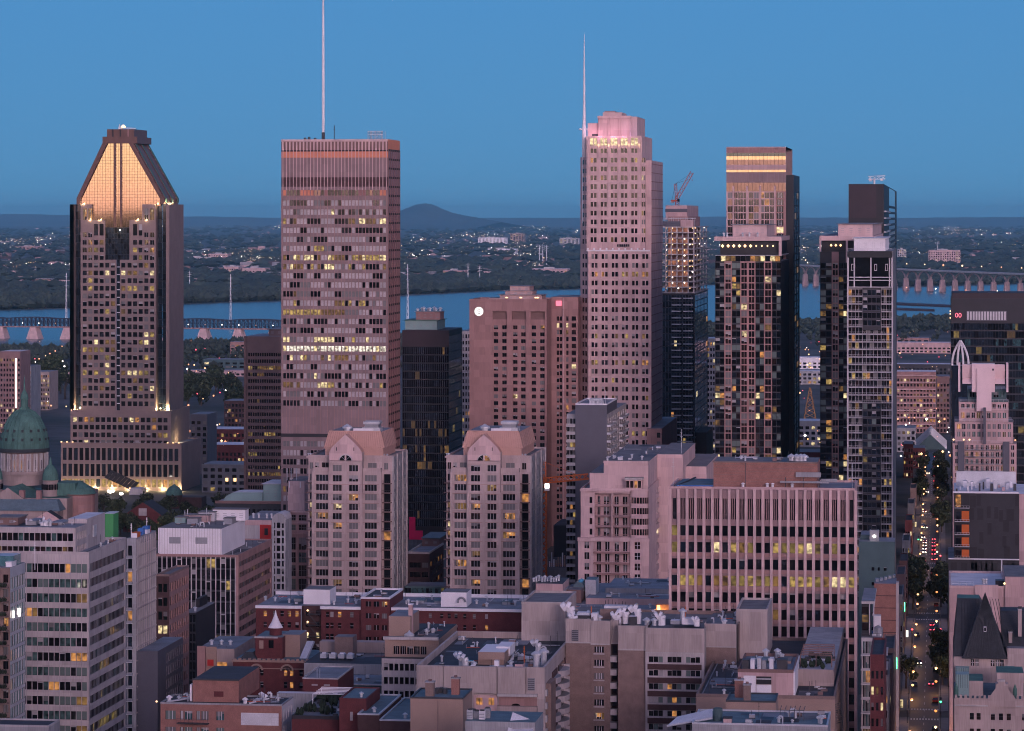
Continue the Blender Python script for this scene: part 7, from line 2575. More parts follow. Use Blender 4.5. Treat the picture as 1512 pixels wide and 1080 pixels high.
for p, y, h, mt in ((694, 3, 3, 'pale_metal'), (704, 4, 2.4, 'grey_metal'), (712, 3, 2.8, 'white_paint'), (720, 5, 3.2, 'grey_metal'), (700, 7, 2, 'dark_metal')):
 fan_unit(b, u(p, y), y, z(1066), 1.2, h * .6, mt)
b.done()
# ---- salmon apartment house with roof box and terrace
b = Bld('salmon_apartment_house', 'salmon brick apartment house with a brick roof box, bottom left of centre', 'apartment building', 237, 416, 745, 1041, px2=433)
z, u = b.z, b.u
dd = b.d
x0, x1 = -b.hw, b.hw
SB = 'orange_brick'
b.fac('S', 0, x0, x1, 0, z(1041), [(u(244), u(259.5)), (u(266), u(271)), (u(272.5), u(284)), (u(290), u(295.5)), (u(297), u(308)), (u(319), u(331))], b.rows(1051, 24, 13), SB, lambda i, j: ('blind_green', 'blind_mid', 'glass_teal')[(i + j) % 3], 'parts', rec=.3, frame='mullion_white', nx=3, bar=.1)
m = MB()
m.box(u(356), u(411.5), -.2, -.004, z(1070), z(1052), 'roof_white')
for k in range(4):
 m.box(u(356), u(411.5), -.26, -.201, z(1066 - 4 * k), z(1065.5 - 4 * k), 'pale_metal')
m.build('shutter_panel', b.root)
b.fac('E', x1, 0, dd, 0, z(1041), b.cells(1, dd - 1, 4, .4), b.rows(1049, 24, 17), 'mullion_white', lambda i, j: 'glass_dark', 'parts', rec=.3)
b.shell(x0, x1, 0, dd, 0, z(1041), SB, 'roof_tar', skip='SE')
b.parapet(x0, x1, 0, dd, z(1041), .35, .3, 'concrete_grey')
m = MB()
ya, yb = 4, 4 + (Ypx(383, b.Xc + u(352.5, 4)) - b.Y - 4)
m.box(u(284.5, 4), u(352.5, 4), 4, yb, z(1041), z(1008), SB, 'roof_tar')
m.box(u(284, 4), u(353, 4), 3.8, 3.999, z(1009), z(1006.5), 'dark_metal')
m.box(u(316, 4), u(330, 4), 3.9, 3.999, z(1033), z(1025), 'red_brick')
m.build('roof_box', b.root)
b.balcony('S', 0, u(263), u(309), z(1068), 1.6, 'dark_metal', 'dark_metal', hh=1.1)
m = MB()
m.box(u(281, 5), u(284, 5), 4.5, 6.5, z(1041), z(1016), 'white_paint')
m.build('duct', b.root)
for p, y in ((250, 4), (362, 3), (391, 9), (386, 12), (350, 16), (357, 20)):
 b.vent(u(p, y), y, z(1041), .8, .45, False, 'white_paint')
m = MB()
m.bar((u(366), 2, z(1041) + .2), (u(384), 10, z(1041) + .2), .2, 'white_paint')
m.bar((u(245), 1, z(1041) + .3), (u(282), 9, z(1041) + .5), .25, 'pale_metal')
m.build('roof_pipe', b.root)
clutter(b, u(356, 3), x1 - 1, 3, dd - 2, z(1041), 22, 20)
clutter(b, x0 + 1, u(282), 2, dd - 2, z(1041), 12, 21)
m = MB()
m.lathe(u(232), -.5, [(.05, z(1039)), (.3, z(1037.5)), (.05, z(1036))], 'lamp_gold', 6)
m.build('wall_light', b.root)
b.done()
b = Bld('roof_terrace_house', 'flat brick house with a dark roof terrace of pergola, seats and plants', 'house', 431, 500, 735, 1062, depth=34)
z, u = b.z, b.u
b.shell(-b.hw, b.hw, 0, 34, 0, z(1062), 'red_brick', 'concrete_dark', skip='')
b.parapet(-b.hw, b.hw, 0, 34, z(1062), .8, .25, 'charcoal_panel')
rn = random.Random(31)
for k in range(26):
 m = MB()
 xx, yy = rn.uniform(-b.hw + 1, b.hw - 1), rn.uniform(1, 30)
 zz_ = z(1062) + .01
 q = rn.random()
 if q < .6:
  for j in range(5):
   m.lathe(xx + rn.uniform(-.7, .7), yy + rn.uniform(-.7, .7), [(.1, zz_), (.55, zz_ + .8), (.35, zz_ + 1.5), (.03, zz_ + 2.1)], 'foliage_dark', 5)
  m.build('terrace_plant', b.root)
 else:
  m.box(xx - .6, xx + .6, yy - .3, yy + .3, zz_, zz_ + .5, rn.choice(['white_paint', 'dark_metal', 'charcoal_panel']))
  m.box(xx - .6, xx + .6, yy + .2, yy + .301, zz_ + .501, zz_ + 1.0, 'dark_metal')
  m.build('terrace_seat', b.root)
m = b.part('pergola')
for k in range(6):
 m.bar((-b.hw + 1, 20 + k * 2.2, z(1062) + 2.8), (b.hw - 1, 20 + k * 2.2, z(1062) + 2.8), .14, 'white_paint')
for xx in (-b.hw + 1, b.hw - 1):
 for yy in (20, 31):
  m.bar((xx, yy, z(1062)), (xx, yy, z(1062) + 2.8), .14, 'white_paint')
b.done()
b = Bld('red_box_house', 'small red brick roof house with a flat pale roof, right of the salmon house', 'house', 447, 499, 800, 1003, depth=22)
z, u = b.z, b.u
b.fac('S', 0, -b.hw, b.hw, 0, z(1003), [(u(460), u(469)), (u(478), u(487))], [(z(1013), z(1010.5))], 'red_brick', lambda i, j: 'blind_pale', 'parts', rec=.1)
b.shell(-b.hw, b.hw, 0, 22, 0, z(1003), 'red_brick', 'roof_grey', skip='S')
b.parapet(-b.hw, b.hw, 0, 22, z(1003), .3, .3, 'concrete_pale')
b.walls.box(-b.hw - 6, b.hw + 1, -3, -.02, 0, z(1022), 'concrete_grey', 'roof_white')
b.mast(u(466), 2, z(1003), 2.5, .08)
b.mast(u(470), 2, z(1003), 2.5, .08)
b.done()
b = Bld('stepped_brick_houses', 'stepped dark brick houses with teal flat roofs at the bottom edge', 'house', 500, 606, 720, 1050, depth=30)
z, u = b.z, b.u
for pa, pc, y, yt, mt, rf in ((501, 541, 6, 1040, 'red_brick', 'roof_teal'), (528, 560, 0, 1056, 'dark_brick', 'roof_teal'), (560.5, 606, -2, 1062, 'dark_brick', 'roof_teal')):
 xa, xb = u(pa, y), u(pc, y)
 b.walls.box(xa, xb, y, 30 - y, 0, z(yt), mt, rf)
 b.parapet(xa, xb, y, 30 - y, z(yt), .3, .3, 'pale_metal' if pa != 501 else 'red_brick')
 b.vent(u(pc - 12, y), y + 4, z(yt), .8, .35)
m = MB()
m.box(u(516, 5), u(520, 5), 5.8, 5.98, z(1071), z(1058), 'blind_pale')
m.build('window', b.root)
b.done()
# ================================================================ right-hand side
b = Bld('glass_balcony_condo', 'glass fronted condominium with white floor edges at the right end of the ribbed office', 'apartment building', 1272, 1302, 800, 942, depth=14)
z, u = b.z, b.u
dd = max(b.d, 12)
rws = b.rows(947.5, 21.4, 18)
b.fac('S', 0, -b.hw, b.hw, 0, z(942), b.cells(-b.hw + .3, b.hw - .3, 6, .9), rws, 'concrete_pale', lambda i, j: 'lit_orange' if i == 2 and 1 <= j < 5 else ('lit_dim' if i == 6 else ('glass_teal', 'glass_dark', 'blind_green', 'glass_dark')[(i * 5 + j * 3) % 4]), 'parts', rec=.3, frame='mullion_grey', nx=2)
b.shell(-b.hw, b.hw, 0, dd, 0, z(942), 'concrete_pale', 'roof_grey', skip='S')
for (ra, rb) in rws:
 m = MB()
 m.box(-b.hw - .15, b.hw + .3, -1.1, -.004, ra - .5, ra - .15, 'balcony_white')
 m.box(b.hw + .004, b.hw + 1.4, .5, dd, ra - .5, ra - .15, 'balcony_white')
 m.build('floor_edge', b.root)
b.unit('roof_pool', u(1287), u(1301), 3, 8, z(942), z(938), 'pale_metal', 'blue_paint', detail=False)
b.walls.box(-b.hw, u(1284), 2, dd + 10, z(942), z(893), 'charcoal_panel', 'roof_grey')
b.walls.box(u(1272), u(1291), 1.2, dd + 16, z(893) + .01, z(889), 'concrete_pale', 'roof_grey')
m = b.part('terrace_frame')
for p in (1283, 1289.5):
 m.box(u(p), u(p + 1.3), 1, 1.4, z(938), z(893), 'balcony_white')
m.bar((u(1292), 1.2, z(886)), (u(1288.5), 1.2, z(910)), .15, 'balcony_white')
for k in range(3):
 d_ = MB()
 d_.box(u(1273), u(1282), 1.7, 1.98, z(908 + 12 * k), z(898 + 12 * k), 'lit_dim' if k == 1 else 'glass_warm')
 d_.build('window', b.root)
m = MB()
m.box(u(1290), u(1300), 6, 9, z(942), z(914), 'white_paint')
m.lathe(u(1296), 4, [(1.2, z(942)), (1.2, z(930)), (.1, z(926))], 'grey_metal', 8)
m.build('rooftop_unit', b.root)
b.railing(-b.hw, b.hw, .2, z(942), 1.0)
b.done()
b = Bld('teal_grey_block', 'plain grey teal block with a small white roof fan, left of the street', 'building', 1268, 1321, 1060, 800, depth=14)
z, u = b.z, b.u
b.fac('S', 0, -b.hw, b.hw, 0, z(800), [(u(1287), u(1291)), (u(1296), u(1299)), (u(1305), u(1309))], b.rows(838, 22, 5), 'teal_panel', picker(601, {'glass_dark': 1}, .1, ('lit_dim',)), 'parts', rec=.3)
b.shell(-b.hw, b.hw, 0, b.d, 0, z(800), 'teal_panel', 'roof_grey', skip='S')
b.unit('roof_house', u(1270), u(1285), 6, 20, z(800), z(793), 'teal_panel', 'roof_grey', detail=False)
fan_unit(b, u(1291, 4), 4, z(800), 3, 3.4, 'grey_metal')
m = MB()
m.lathe(u(1291, 2.4), 2.4, [(.05, z(800) + 1), (.6, z(800) + 1.5), (.05, z(800) + 2)], 'lamp_white', 7)
m.build('roof_light', b.root)
b.done()
b = Bld('brick_party_wall_block', 'brick building with a blank red side wall along the street', 'building', 1291, 1323, 960, 862, depth=15)
z, u = b.z, b.u
b.shell(-b.hw, b.hw, 0, b.d, 0, z(862), 'orange_brick', 'roof_grey', skip='')
m = b.part('string_course')
for k in range(6):
 m.box(-b.hw, b.hw, -.1, -.003, z(880 + 18 * k) - .1, z(880 + 18 * k) + .1, 'dark_brick')
b.part('corner_pilaster').box(b.hw + .003, b.hw + .8, 0, 4, 0, z(860), 'concrete_white')
for k in range(5):
 b.unit('rooftop_unit', u(1293 + 6 * k), u(1297 + 6 * k), 4 + k * 3, 7 + k * 3, z(862), z(858), 'grey_metal', detail=False)
b.done()
# shops along the left side of the street
shops = [(1309, 740, 970, 'red_brick'), (1314, 800, 1000, 'concrete_dark'), (1316, 850, 990, 'dark_brick'), (1318, 905, 960, 'tan_brick'), (1322, 1010, 930, 'rose_stone'), (1326, 1110, 880, 'concrete_dark'), (1330, 1180, 850, 'brown_panel'), (1334, 1270, 830, 'dark_brick'), (1336, 1370, 800, 'concrete_grey'), (1340, 1480, 770, 'red_brick'), (1342, 1600, 745, 'concrete_dark'), (1345, 1740, 722, 'tan_brick')]
lab = ['narrow red brick shop house', 'narrow charcoal shop house', 'dark brick shop house', 'tan brick shop house', 'rose stone shop house', 'dark concrete shop house with green lights', 'brown clad shop house', 'small dark brick shop house', 'grey concrete shop house', 'red brick shop house with lit windows', 'far charcoal shop house', 'farthest tan brick shop house']
whr = ['nearest on the left kerb', 'second on the left kerb', 'third on the left kerb', 'beside the blank red wall', 'beyond the blank red wall', 'on the left of the crossing', 'beyond the crossing on the left', 'past the white balcony tower', 'half way up the street on the left', 'up the street on the left', 'near the top of the street, left', 'at the top of the street, left']
for k, (px, Y, yt, mt) in enumerate(shops):
 q = -12.5 / Y
 p1 = 756 + FOC * (q * CT + ST) / (CT - q * ST)
 b = Bld('shop_house', lab[k] + ', ' + whr[k], 'shop', p1 - 17 * 900 / Y, p1, Y, yt, depth=30, group='shop houses along the left of the street')
 z, u = b.z, b.u
 rr_ = [(3.6 + 3.6 * i, 5.4 + 3.6 * i) for i in range(max(1, int((b.h - 4.5) / 3.6)))]
 b.fac('S', 0, -b.hw, b.hw, 0, b.h, b.cells(-b.hw, b.hw, 3, .5), rr_, mt, picker(610 + k, FLAT, .2, WARM), 'parts', rec=.3)
 b.fac('E', b.hw, 0, 30, 0, b.h, b.cells(1, 29, 6, .5), rr_ + [(.3, 2.8)], mt, picker(640 + k, {'glass_dark': 4, 'glass_warm': 2}, .25, WARM, rows={len(rr_): .95}), 'parts', rec=.3)
 b.shell(-b.hw, b.hw, 0, 30, 0, b.h, mt, 'roof_tar', skip='SE')
 b.parapet(-b.hw, b.hw, 0, 30, b.h, .5, .3, mt)
 if k in (5, 3):
  g = MB()
  g.box(b.hw + .4, b.hw + .7, 6, 7, b.h - 6, b.h - 3, 'lamp_green')
  g.build('neon_sign', b.root)
 elif k % 2 == 0:
  g = MB()
  g.box(b.hw + .3, b.hw + 1.2, 2, 2.4, 3.2, 5.6, ('sign_white', 'lit_bright', 'sign_red')[k % 3])
  g.build('blade_sign', b.root)
 b.done()
# ---- dark panelled building right of the street
b = Bld('dark_panel_block', 'black panelled block with a snowy white roof and orange walled balconies', 'building', 1400.5, 1512, 1080, 728, depth=40)
z, u = b.z, b.u
b.walls.poly([(u(1409), 0, z(825)), (u(1505), 0, z(825)), (u(1505), 0, z(728)), (u(1409), 0, z(728))], 'charcoal_panel')
b.walls.poly([(-b.hw, 0, 0), (b.hw, 0, 0), (b.hw, 0, z(827)), (-b.hw, 0, z(827))], 'charcoal_panel')
b.shell(-b.hw, b.hw, 0, 40, 0, z(827), 'charcoal_panel', 'roof_grey', skip='S')
b.shell(u(1409), u(1505), 0, 40, z(827), z(728), 'charcoal_panel', 'roof_white', skip='S')
b.part('side_block').box(u(1505) + .01, u(1540), -.3, 40, 0, z(729), 'pink_panel', 'roof_white')
rn = random.Random(44)
for row in range(7):
 p = 1432
 while p < 1500:
  w = rn.choice([6, 9, 11])
  if rn.random() < .55:
   m = MB()
   ya = 731 + row * 19 + rn.uniform(-3, 3)
   m.box(u(p), u(min(p + w, 1504)), -.12, -.004, z(ya + 17.5), z(ya), 'black_panel')
   m.build('panel', b.root)
  p += w + rn.choice([1, 5])
for row in range(2):
 for p in range(1404, 1500, 15):
  m = MB()
  m.box(u(p), u(p + 9), -.12, -.004, z(862 - row * 17), z(848 - row * 17), 'black_panel')
  m.build('panel', b.root)
m = b.part('roof_edge')
m.box(u(1407), u(1505), -.8, -.13, z(728.5), z(726), 'white_paint')
m.box(-b.hw, u(1505), -.8, -.13, z(826.5), z(825), 'white_paint')
m.box(u(1478), u(1480), -.3, -.13, z(862), z(827), 'pale_metal')
for k, (ya, yb) in enumerate(((728, 750), (753, 770), (773, 789), (792, 807), (810, 824))):
 m = MB()
 m.box(u(1410), u(1431), -.5, -.01, z(yb), z(ya), 'black_panel')
 m.box(u(1420), u(1431), -.7, -.501, z(yb - 1), z(ya + 2), 'crane_orange' if k else 'black_panel')
 m.box(u(1411), u(1419), -.6, -.501, z(yb - 1), z(ya + 3), 'glass_dark' if k else 'lit_orange')
 m.build('balcony_recess', b.root)
 b.balcony('S', 0, u(1409.5), u(1431.5), z(yb), 1.6, 'balcony_white', 'balcony_white', hh=.7)
rn = random.Random(45)
for k in range(16):
 p = 1411 + k * 5.7
 y = 4 + (k * 7) % 20
 b.unit('rooftop_unit', u(p, y), u(p + rn.uniform(2, 5.5), y), y, y + rn.uniform(2, 4), z(728), z(728) + rn.uniform(.8, 3.2), rn.choice(['white_paint', 'pale_metal', 'dark_metal', 'pink_panel', 'white_paint']), 'roof_white', detail=False)
b.part('roof_screen').box(u(1412, 26), u(1500, 26), 26, 26.4, z(728), z(728) + 5, 'pale_metal')
b.done()
# ---- stepped pink condominium with the white top
b = Bld('stepped_pink_condominium', 'stepped pink condominium with a white T-shaped top, right of the street', 'apartment building', 1407, 1500, 1250, 652, depth=40)
z, u = b.z, b.u
SP = {'glass_dark': 4, 'glass_warm': 4, 'blind_mid': 1.5, 'glass_green': 1.5}
def tier(pa, pc, y, ya, yb, n, pitch, h, mt, frac=.6, seed=0, y1=36):
 xa, xb = u(pa, y), u(pc, y)
 rr_ = [r for r in b.rows(yb + pitch * .25, pitch, h) if r[0] > z(ya) + .2]
 b.fac('S', y, xa, xb, z(ya), z(yb), b.cells(xa + .5, xb - .5, n, frac), rr_, mt, picker(700 + seed, SP, .1, ('lit_orange', 'lit_dim')), 'parts', rec=.4, frame='mullion_white', nx=2)
 b.shell(xa, xb, y, y1, z(ya), z(yb), mt, 'roof_gravel', skip='S')
 b.railing(xa, xb, y + .1, z(yb), 1.0, 'pale_metal')
b.walls.box(u(1407), u(1501), 0.2, 36, 0, z(706), 'pink_panel')
tier(1407, 1501, 0, 707, 655, 12, 10.4, 6.5, 'pink_panel', .55, 1)
tier(1410, 1496, 2, 655, 624, 11, 11.5, 7.5, 'pink_panel', .6, 2)
tier(1416, 1489, 4, 624, 607, 9, 14, 8, 'pink_panel', .6, 3)
tier(1416, 1489, 5, 607, 595, 9, 12, 6.5, 'pink_panel', .6, 4)
tier(1429, 1486, 7, 595, 577, 6, 13, 8, 'teal_panel', .8, 5)
for pa, pc in ((1414, 1424), (1481, 1490.5)):
 m = MB()
 m.box(u(pa), u(pc), -.9, -.01, 0, z(652), 'lead_panel', 'lamp_white' if 0 else 'roof_grey')
 m.build('corner_shaft', b.root)
for p, mt in ((1408, 'lamp_gold'), (1423, 'lamp_gold'), (1431.5, 'lamp_gold'), (1499, 'lamp_warm')):
 m = MB()
 m.lathe(u(p), -1.2, [(.05, z(651)), (.45, z(649.5)), (.05, z(648))], mt, 6)
 m.build('terrace_light', b.root)
m = MB()
m.box(u(1435, 3), u(1469, 3), 3, 10, z(580), z(538), 'pink_white', 'roof_white')
m.box(u(1442, 2.2), u(1464, 2.2), 2.2, 2.99, z(608), z(545), 'pink_white')
for pa, pc in ((1421, 1434.9), (1469.1, 1484)):
 xa, xb = u(pa, 4), u(pc, 4)
 for k in range(6):
  a0_, a1_ = R(0 + 15 * k), R(15 * (k + 1))
  f = lambda a: (4 + 3 * (1 - math.sin(a)) - 3, z(568) + 28 * b.S * math.sin(a))
  (ya_, za_), (yb_, zb_) = f(a0_), f(a1_)
  m.poly([(xa, ya_ + 3, za_), (xb, ya_ + 3, za_), (xb, yb_ + 3, zb_), (xa, yb_ + 3, zb_)], 'pink_white')
 m.poly([(xa, 4, z(568)), (xb, 4, z(568)), (xb, 12, z(540)), (xa, 12, z(540))], 'pink_white')
for pa in (1415, 1486):
 m.box(u(pa, 3.5), u(pa + 3, 3.5), 3.5, 11, z(580), z(537), 'pink_white')
for p in (1451, 1456, 1465):
 m.box(u(p, 2.9), u(p + 2.5, 2.9), 2.85, 2.999, z(548), z(545), 'dark_metal')
m.build('white_top', b.root)
m = MB()
m.box(u(1452), u(1456), -1, 1, z(656), z(602), 'lead_panel', 'dark_metal')
m.build('flue', b.root)
for k in range(5):
 b.balcony('S', 0, u(1424.5), u(1480.5), z(664 + 10.4 * k), 1.6, 'grey_metal', 'dark_metal', hh=.9)
b.done()
ck = thing('white_arch', 'white pointed arch of four ribs above the roof left of the pink condominium', 'sculpture', (Xat(1418, 1500), 1500, Zat(1418, 540, 1500)))
S_ = Tat(1418, 1500) / FOC
for sx in (-1, -.35, .35, 1):
 m = MB()
 prev = None
 for k in range(9):
  f = k / 8
  p = (sx * 12 * S_ * (1 - f ** 2.2), 1.2 * abs(sx), 37 * S_ * f)
  if prev:
   m.bar(prev, p, .5, 'white_paint', 5)
  prev = p
 m.build('rib', ck)
m = MB()
m.bar((0, 0, 37 * S_), (0, 0, 58 * S_), .1, 'dark_metal')
m.box(-13 * S_, 13 * S_, -2, 8, -CAM_H * .8, -.01, 'glass_blue', 'roof_grey')
m.build('spike', ck)
# ---- plain pink wall building behind the chateau
b = Bld('blank_pink_building', 'plain pale pink building with a roof terrace behind the dark steep roof', 'building', 1402, 1560, 950, 893, depth=40)
z, u = b.z, b.u
b.shell(-b.hw, b.hw, 0, 40, 0, z(869), 'pink_panel', 'roof_white', skip='')
b.walls.box(u(1484), b.hw, -1, 30, 0, z(851), 'pink_panel', 'roof_gravel')
b.part('chimney_breast').box(u(1439), u(1474), -.6, -.01, 0, z(864), 'pink_stone', 'roof_white')
b.parapet(-b.hw, u(1484) - .02, 0, 40, z(869), .6, .4, 'pink_stone')
b.railing(u(1405), u(1438), .6, z(869), 1.1, 'pale_metal')
b.railing(u(1405), u(1438), 6, z(869), 1.1, 'pale_metal')
b.unit('rooftop_unit', u(1470, 4), u(1483, 4), 4, 8, z(869), z(860), 'charcoal_panel', 'roof_teal', detail=False)
for p in (1452, 1456):
 b.vent(u(p, 2), 2, z(864), 1.2, .4)
m = MB()
m.lathe(u(1483), -1.4, [(.05, z(863)), (.4, z(861)), (.05, z(859))], 'lamp_gold', 6)
m.build('wall_light', b.root)
b.done()
# ---- chateau with steep slate roofs
b = Bld('chateau_apartments', 'stone chateau style building with steep dark slate roofs and battlements, bottom right', 'building', 1408, 1560, 800, 971, depth=40)
z, u = b.z, b.u
STN = 'chateau_stone'
b.fac('S', 0, -b.hw, b.hw, 0, z(971), [(u(1434), u(1438.6)), (u(1440.2), u(1445)), (u(1463), u(1468.5)), (u(1470), u(1475.5)), (u(1477), u(1482)), (u(1506), u(1512))], [(z(984.5), z(974.5))], STN, lambda i, j: ('glass_dark', 'blind_mid')[j % 2], 'parts', rec=.4, frame='mullion_white', nx=2, nz=2)
b.shell(-b.hw, b.hw, 0, 40, 0, z(971), STN, None, skip='S')
rf = b.part('roof')
rf.wedge([(-b.hw, 1, z(971)), (u(1488), 1, z(971)), (u(1488), 32, z(971)), (-b.hw, 32, z(971))], [(-b.hw + 1, 12, z(893)), (u(1447), 12, z(893)), (u(1447), 20, z(893)), (-b.hw + 1, 20, z(893))], 'slate', 'copper_green')
rf.wedge([(u(1482), 3, z(958)), (b.hw, 3, z(958)), (b.hw, 32, z(958)), (u(1482), 32, z(958))], [(u(1478), 12, z(911)), (b.hw, 12, z(911)), (b.hw, 20, z(911)), (u(1478), 20, z(911))], 'slate')
b.walls.box(u(1487.5), b.hw, -.5, 6, 0, z(957), STN, 'roof_grey')
for i in range(14):
 f = i / 13
 rf.bar((-b.hw + 2 + 12 * f, .9, z(971)), (-b.hw + 2 + 9 * f, 11.8, z(893)), .08, 'slate', 3)
g = MB()
ax = (u(1455, -1), 3.5, z(877))
ba = [(u(1421.5, -1), -1, z(971)), (u(1486.5, -1), -1, z(971)), (u(1486.5, 10), 12, z(971)), (u(1421.5, 10), 12, z(971))]
g.faces(ba + [ax], [(0, 1, 4), (1, 2, 4), (2, 3, 4), (3, 0, 4)], 'slate')
for i in range(1, 15):
 f = i / 15
 p0 = Vector(ba[0]).lerp(Vector(ba[1]), f)
 p1 = p0.lerp(Vector(ax), .93)
 g.bar(p0 + Vector((0, -.05, .1)), p1 + Vector((0, -.05, 0)), .07, 'slate', 3)
g.box(u(1420.5, -1), u(1487.5, -1), -1.3, 0, z(972.5), z(971) - .01, 'slate')
g.build('pointed_roof', b.root)
m = MB()
fx = lambda p, q: (u(p, 0), .6, z(q))
m.box(u(1452.5), u(1456.5), .3, 2.5, z(934), z(926.5), 'white_paint')
m.box(u(1453.2), u(1455.8), .2, .299, z(933), z(927.5), 'glass_dark')
m.build('dormer', b.root)
for p, yt, yb in ((1506, 904, 935), (1492, 938, 956)):
 m = MB()
 m.box(u(p - 2.6, 4), u(p + 2.6, 4), 4, 6, z(yb + 8), z(yt), STN)
 m.box(u(p - 3.2, 4), u(p + 3.2, 4), 3.8, 6.2, z(yt) + .01, z(yt - 1.5), 'concrete_pale')
 for q in (-1.2, 1.2):
  m.lathe(u(p + q, 5), 5, [(.25, z(yt - 1.5)), (.2, z(yt - 4)), (.35, z(yt - 5))], 'dark_metal', 6)
 m.build('chimney', b.root)
for pa, pc, ya, yb in ((1411, 1431, 1010, 985), (1484, 1497, 990, 983)):
 m = MB()
 m.box(u(pa), u(pc), -3, -.01, z(ya), z(yb), 'mint_panel')
 for i in range(6):
  xx = u(pa) + (u(pc) - u(pa)) * (i + .5) / 6
  m.box(xx - .05, xx + .05, -3.1, -3.002, z(ya), z(yb), 'teal_panel')
 m.build('copper_roof', b.root)
b.done()
b = Bld('battlement_house', 'pink stone house with battlements and a stepped gable below the slate roofs', 'house', 1409, 1560, 770, 1032, depth=26)
z, u = b.z, b.u
b.fac('S', 0, -b.hw, b.hw, 0, z(1032), [(u(p), u(p + 6)) for p in (1432, 1442, 1463, 1475, 1486.5, 1509)], [(z(1064), z(1054)), (z(1087), z(1077))] + b.rows(1100, 23, 10), STN, lambda i, j: 'glass_warm' if (i + j) % 3 else 'glass_dark', 'parts', rec=.35, frame='mullion_dark', nx=1, nz=2)
b.shell(-b.hw, b.hw, 0, 26, 0, z(1032), STN, 'roof_teal', skip='S')
for k in range(22):
 m = MB()
 xx = u(1410 + 7 * k)
 m.box(xx, xx + 3.6 * b.S, -.2, .4, z(1032) + .002, z(1027.5), STN)
 m.build('merlon', b.root)
m = b.part('string_course')
m.box(-b.hw, b.hw, -.3, -.003, z(1044), z(1042), 'concrete_pale')
g = b.part('gable')
g.poly([(u(1459), -.35, z(1044)), (u(1500), -.35, z(1044)), (u(1500), -.35, z(1032)), (u(1489), -.35, z(1018)), (u(1483), -.35, z(1006)), (u(1475), -.35, z(1006)), (u(1469), -.35, z(1018)), (u(1459), -.35, z(1032))], STN)
g.box(u(1474), u(1484), -.4, .6, z(1007), z(1004), 'concrete_pale')
g.box(u(1470), u(1488), -.34, 3, z(1032), z(1010), STN)
b.walls.box(u(1415), u(1452), 4, 16, z(1032), z(1010), STN, 'copper_green')
b.walls.box(u(1472), u(1512), 5, 16, z(1032), z(998), STN, 'copper_green')
m = MB()
m.box(u(1411), u(1431), 3, 8, z(1032), z(1000), 'mint_panel')
for k in range(6):
 m.box(u(1411.5 + k * 3.3), u(1412.2 + k * 3.3), 2.9, 2.999, z(1020), z(1000), 'teal_panel')
m.build('copper_roof', b.root)
for p in (1412, 1499):
 m = MB()
 m.lathe(u(p), 2, [(.5, z(1032)), (.5, z(1020)), (.05, z(1012))], 'copper_green', 8)
 m.build('finial', b.root)
b.done()
# ================================================================ cathedral, trees, street, far side
def px_of(X, Y):
 q = X / Y
 a = (q * CT + ST) / (CT - q * ST)
 return 756 + FOC * a
b = Bld('domed_cathedral', 'stone cathedral with a large green copper dome and smaller domes, at the left edge', 'cathedral', -40, 95, 1500, 736, depth=60)
z, u = b.z, b.u
CG = 'copper_green'
S_ = b.S
cx, cy = u(36, 34), 34
d_ = MB()
pr = [(36.5, 669), (36, 660), (34, 648), (30, 636), (24, 624), (16, 615), (8, 611)]
d_.lathe(cx, cy, [(r * S_, z(q)) for r, q in pr], CG, 32)
for i in range(24):
 a_ = 2 * math.pi * i / 24
 for (r0, q0), (r1, q1) in zip(pr, pr[1:]):
  d_.bar((cx + r0 * S_ * math.cos(a_), cy + r0 * S_ * math.sin(a_), z(q0)), (cx + r1 * S_ * math.cos(a_), cy + r1 * S_ * math.sin(a_), z(q1)), .22, CG, 3)
for q, r in ((655, 35.4), (642, 32.6)):
 for i in range(16):
  a_ = 2 * math.pi * (i + .5) / 16
  d_.box(cx + r * S_ * math.cos(a_) - .45, cx + r * S_ * math.cos(a_) + .45, cy + r * S_ * math.sin(a_) - .45, cy + r * S_ * math.sin(a_) + .45, z(q + 2), z(q - 2), 'slate')
dm = d_.build('dome', b.root)
m = MB()
m.lathe(cx, cy, [(8 * S_, z(611)), (8 * S_, z(608)), (5.5 * S_, z(608)), (5.5 * S_, z(596)), (6.5 * S_, z(595)), (5 * S_, z(588)), (1.6 * S_, z(582)), (1.2 * S_, z(572)), (.1, z(560))], CG, 12)
m.build('lantern', dm)
m = MB()
m.lathe(cx, cy, [(38 * S_, z(674)), (38 * S_, z(669)), (36.5 * S_, z(669))], 'slate', 32, cap=False)
m.lathe(cx, cy, [(34 * S_, z(724)), (34 * S_, z(708)), (37 * S_, z(708)), (37 * S_, z(703)), (32 * S_, z(702)), (32 * S_, z(676)), (36 * S_, z(674))], 'beige_stone', 32, cap=False)
for i in range(20):
 a_ = 2 * math.pi * i / 20
 for o in (-.1, .1):
  x_, y_ = cx + 34.5 * S_ * math.cos(a_ + o), cy + 34.5 * S_ * math.sin(a_ + o)
  m.lathe(x_, y_, [(.5, z(703)), (.5, z(676))], 'concrete_pale', 6)
m.build('drum', b.root)
for i in range(20):
 a_ = 2 * math.pi * (i + .5) / 20
 if math.sin(a_) < .2:
  w = MB()
  x_, y_ = cx + 32.2 * S_ * math.cos(a_), cy + 32.2 * S_ * math.sin(a_)
  w.box(x_ - .9, x_ + .9, y_ - .25, y_ + .25, z(699), z(686), 'lit_orange' if i in (14, 15) else 'glass_dark')
  w.build('window', b.root)
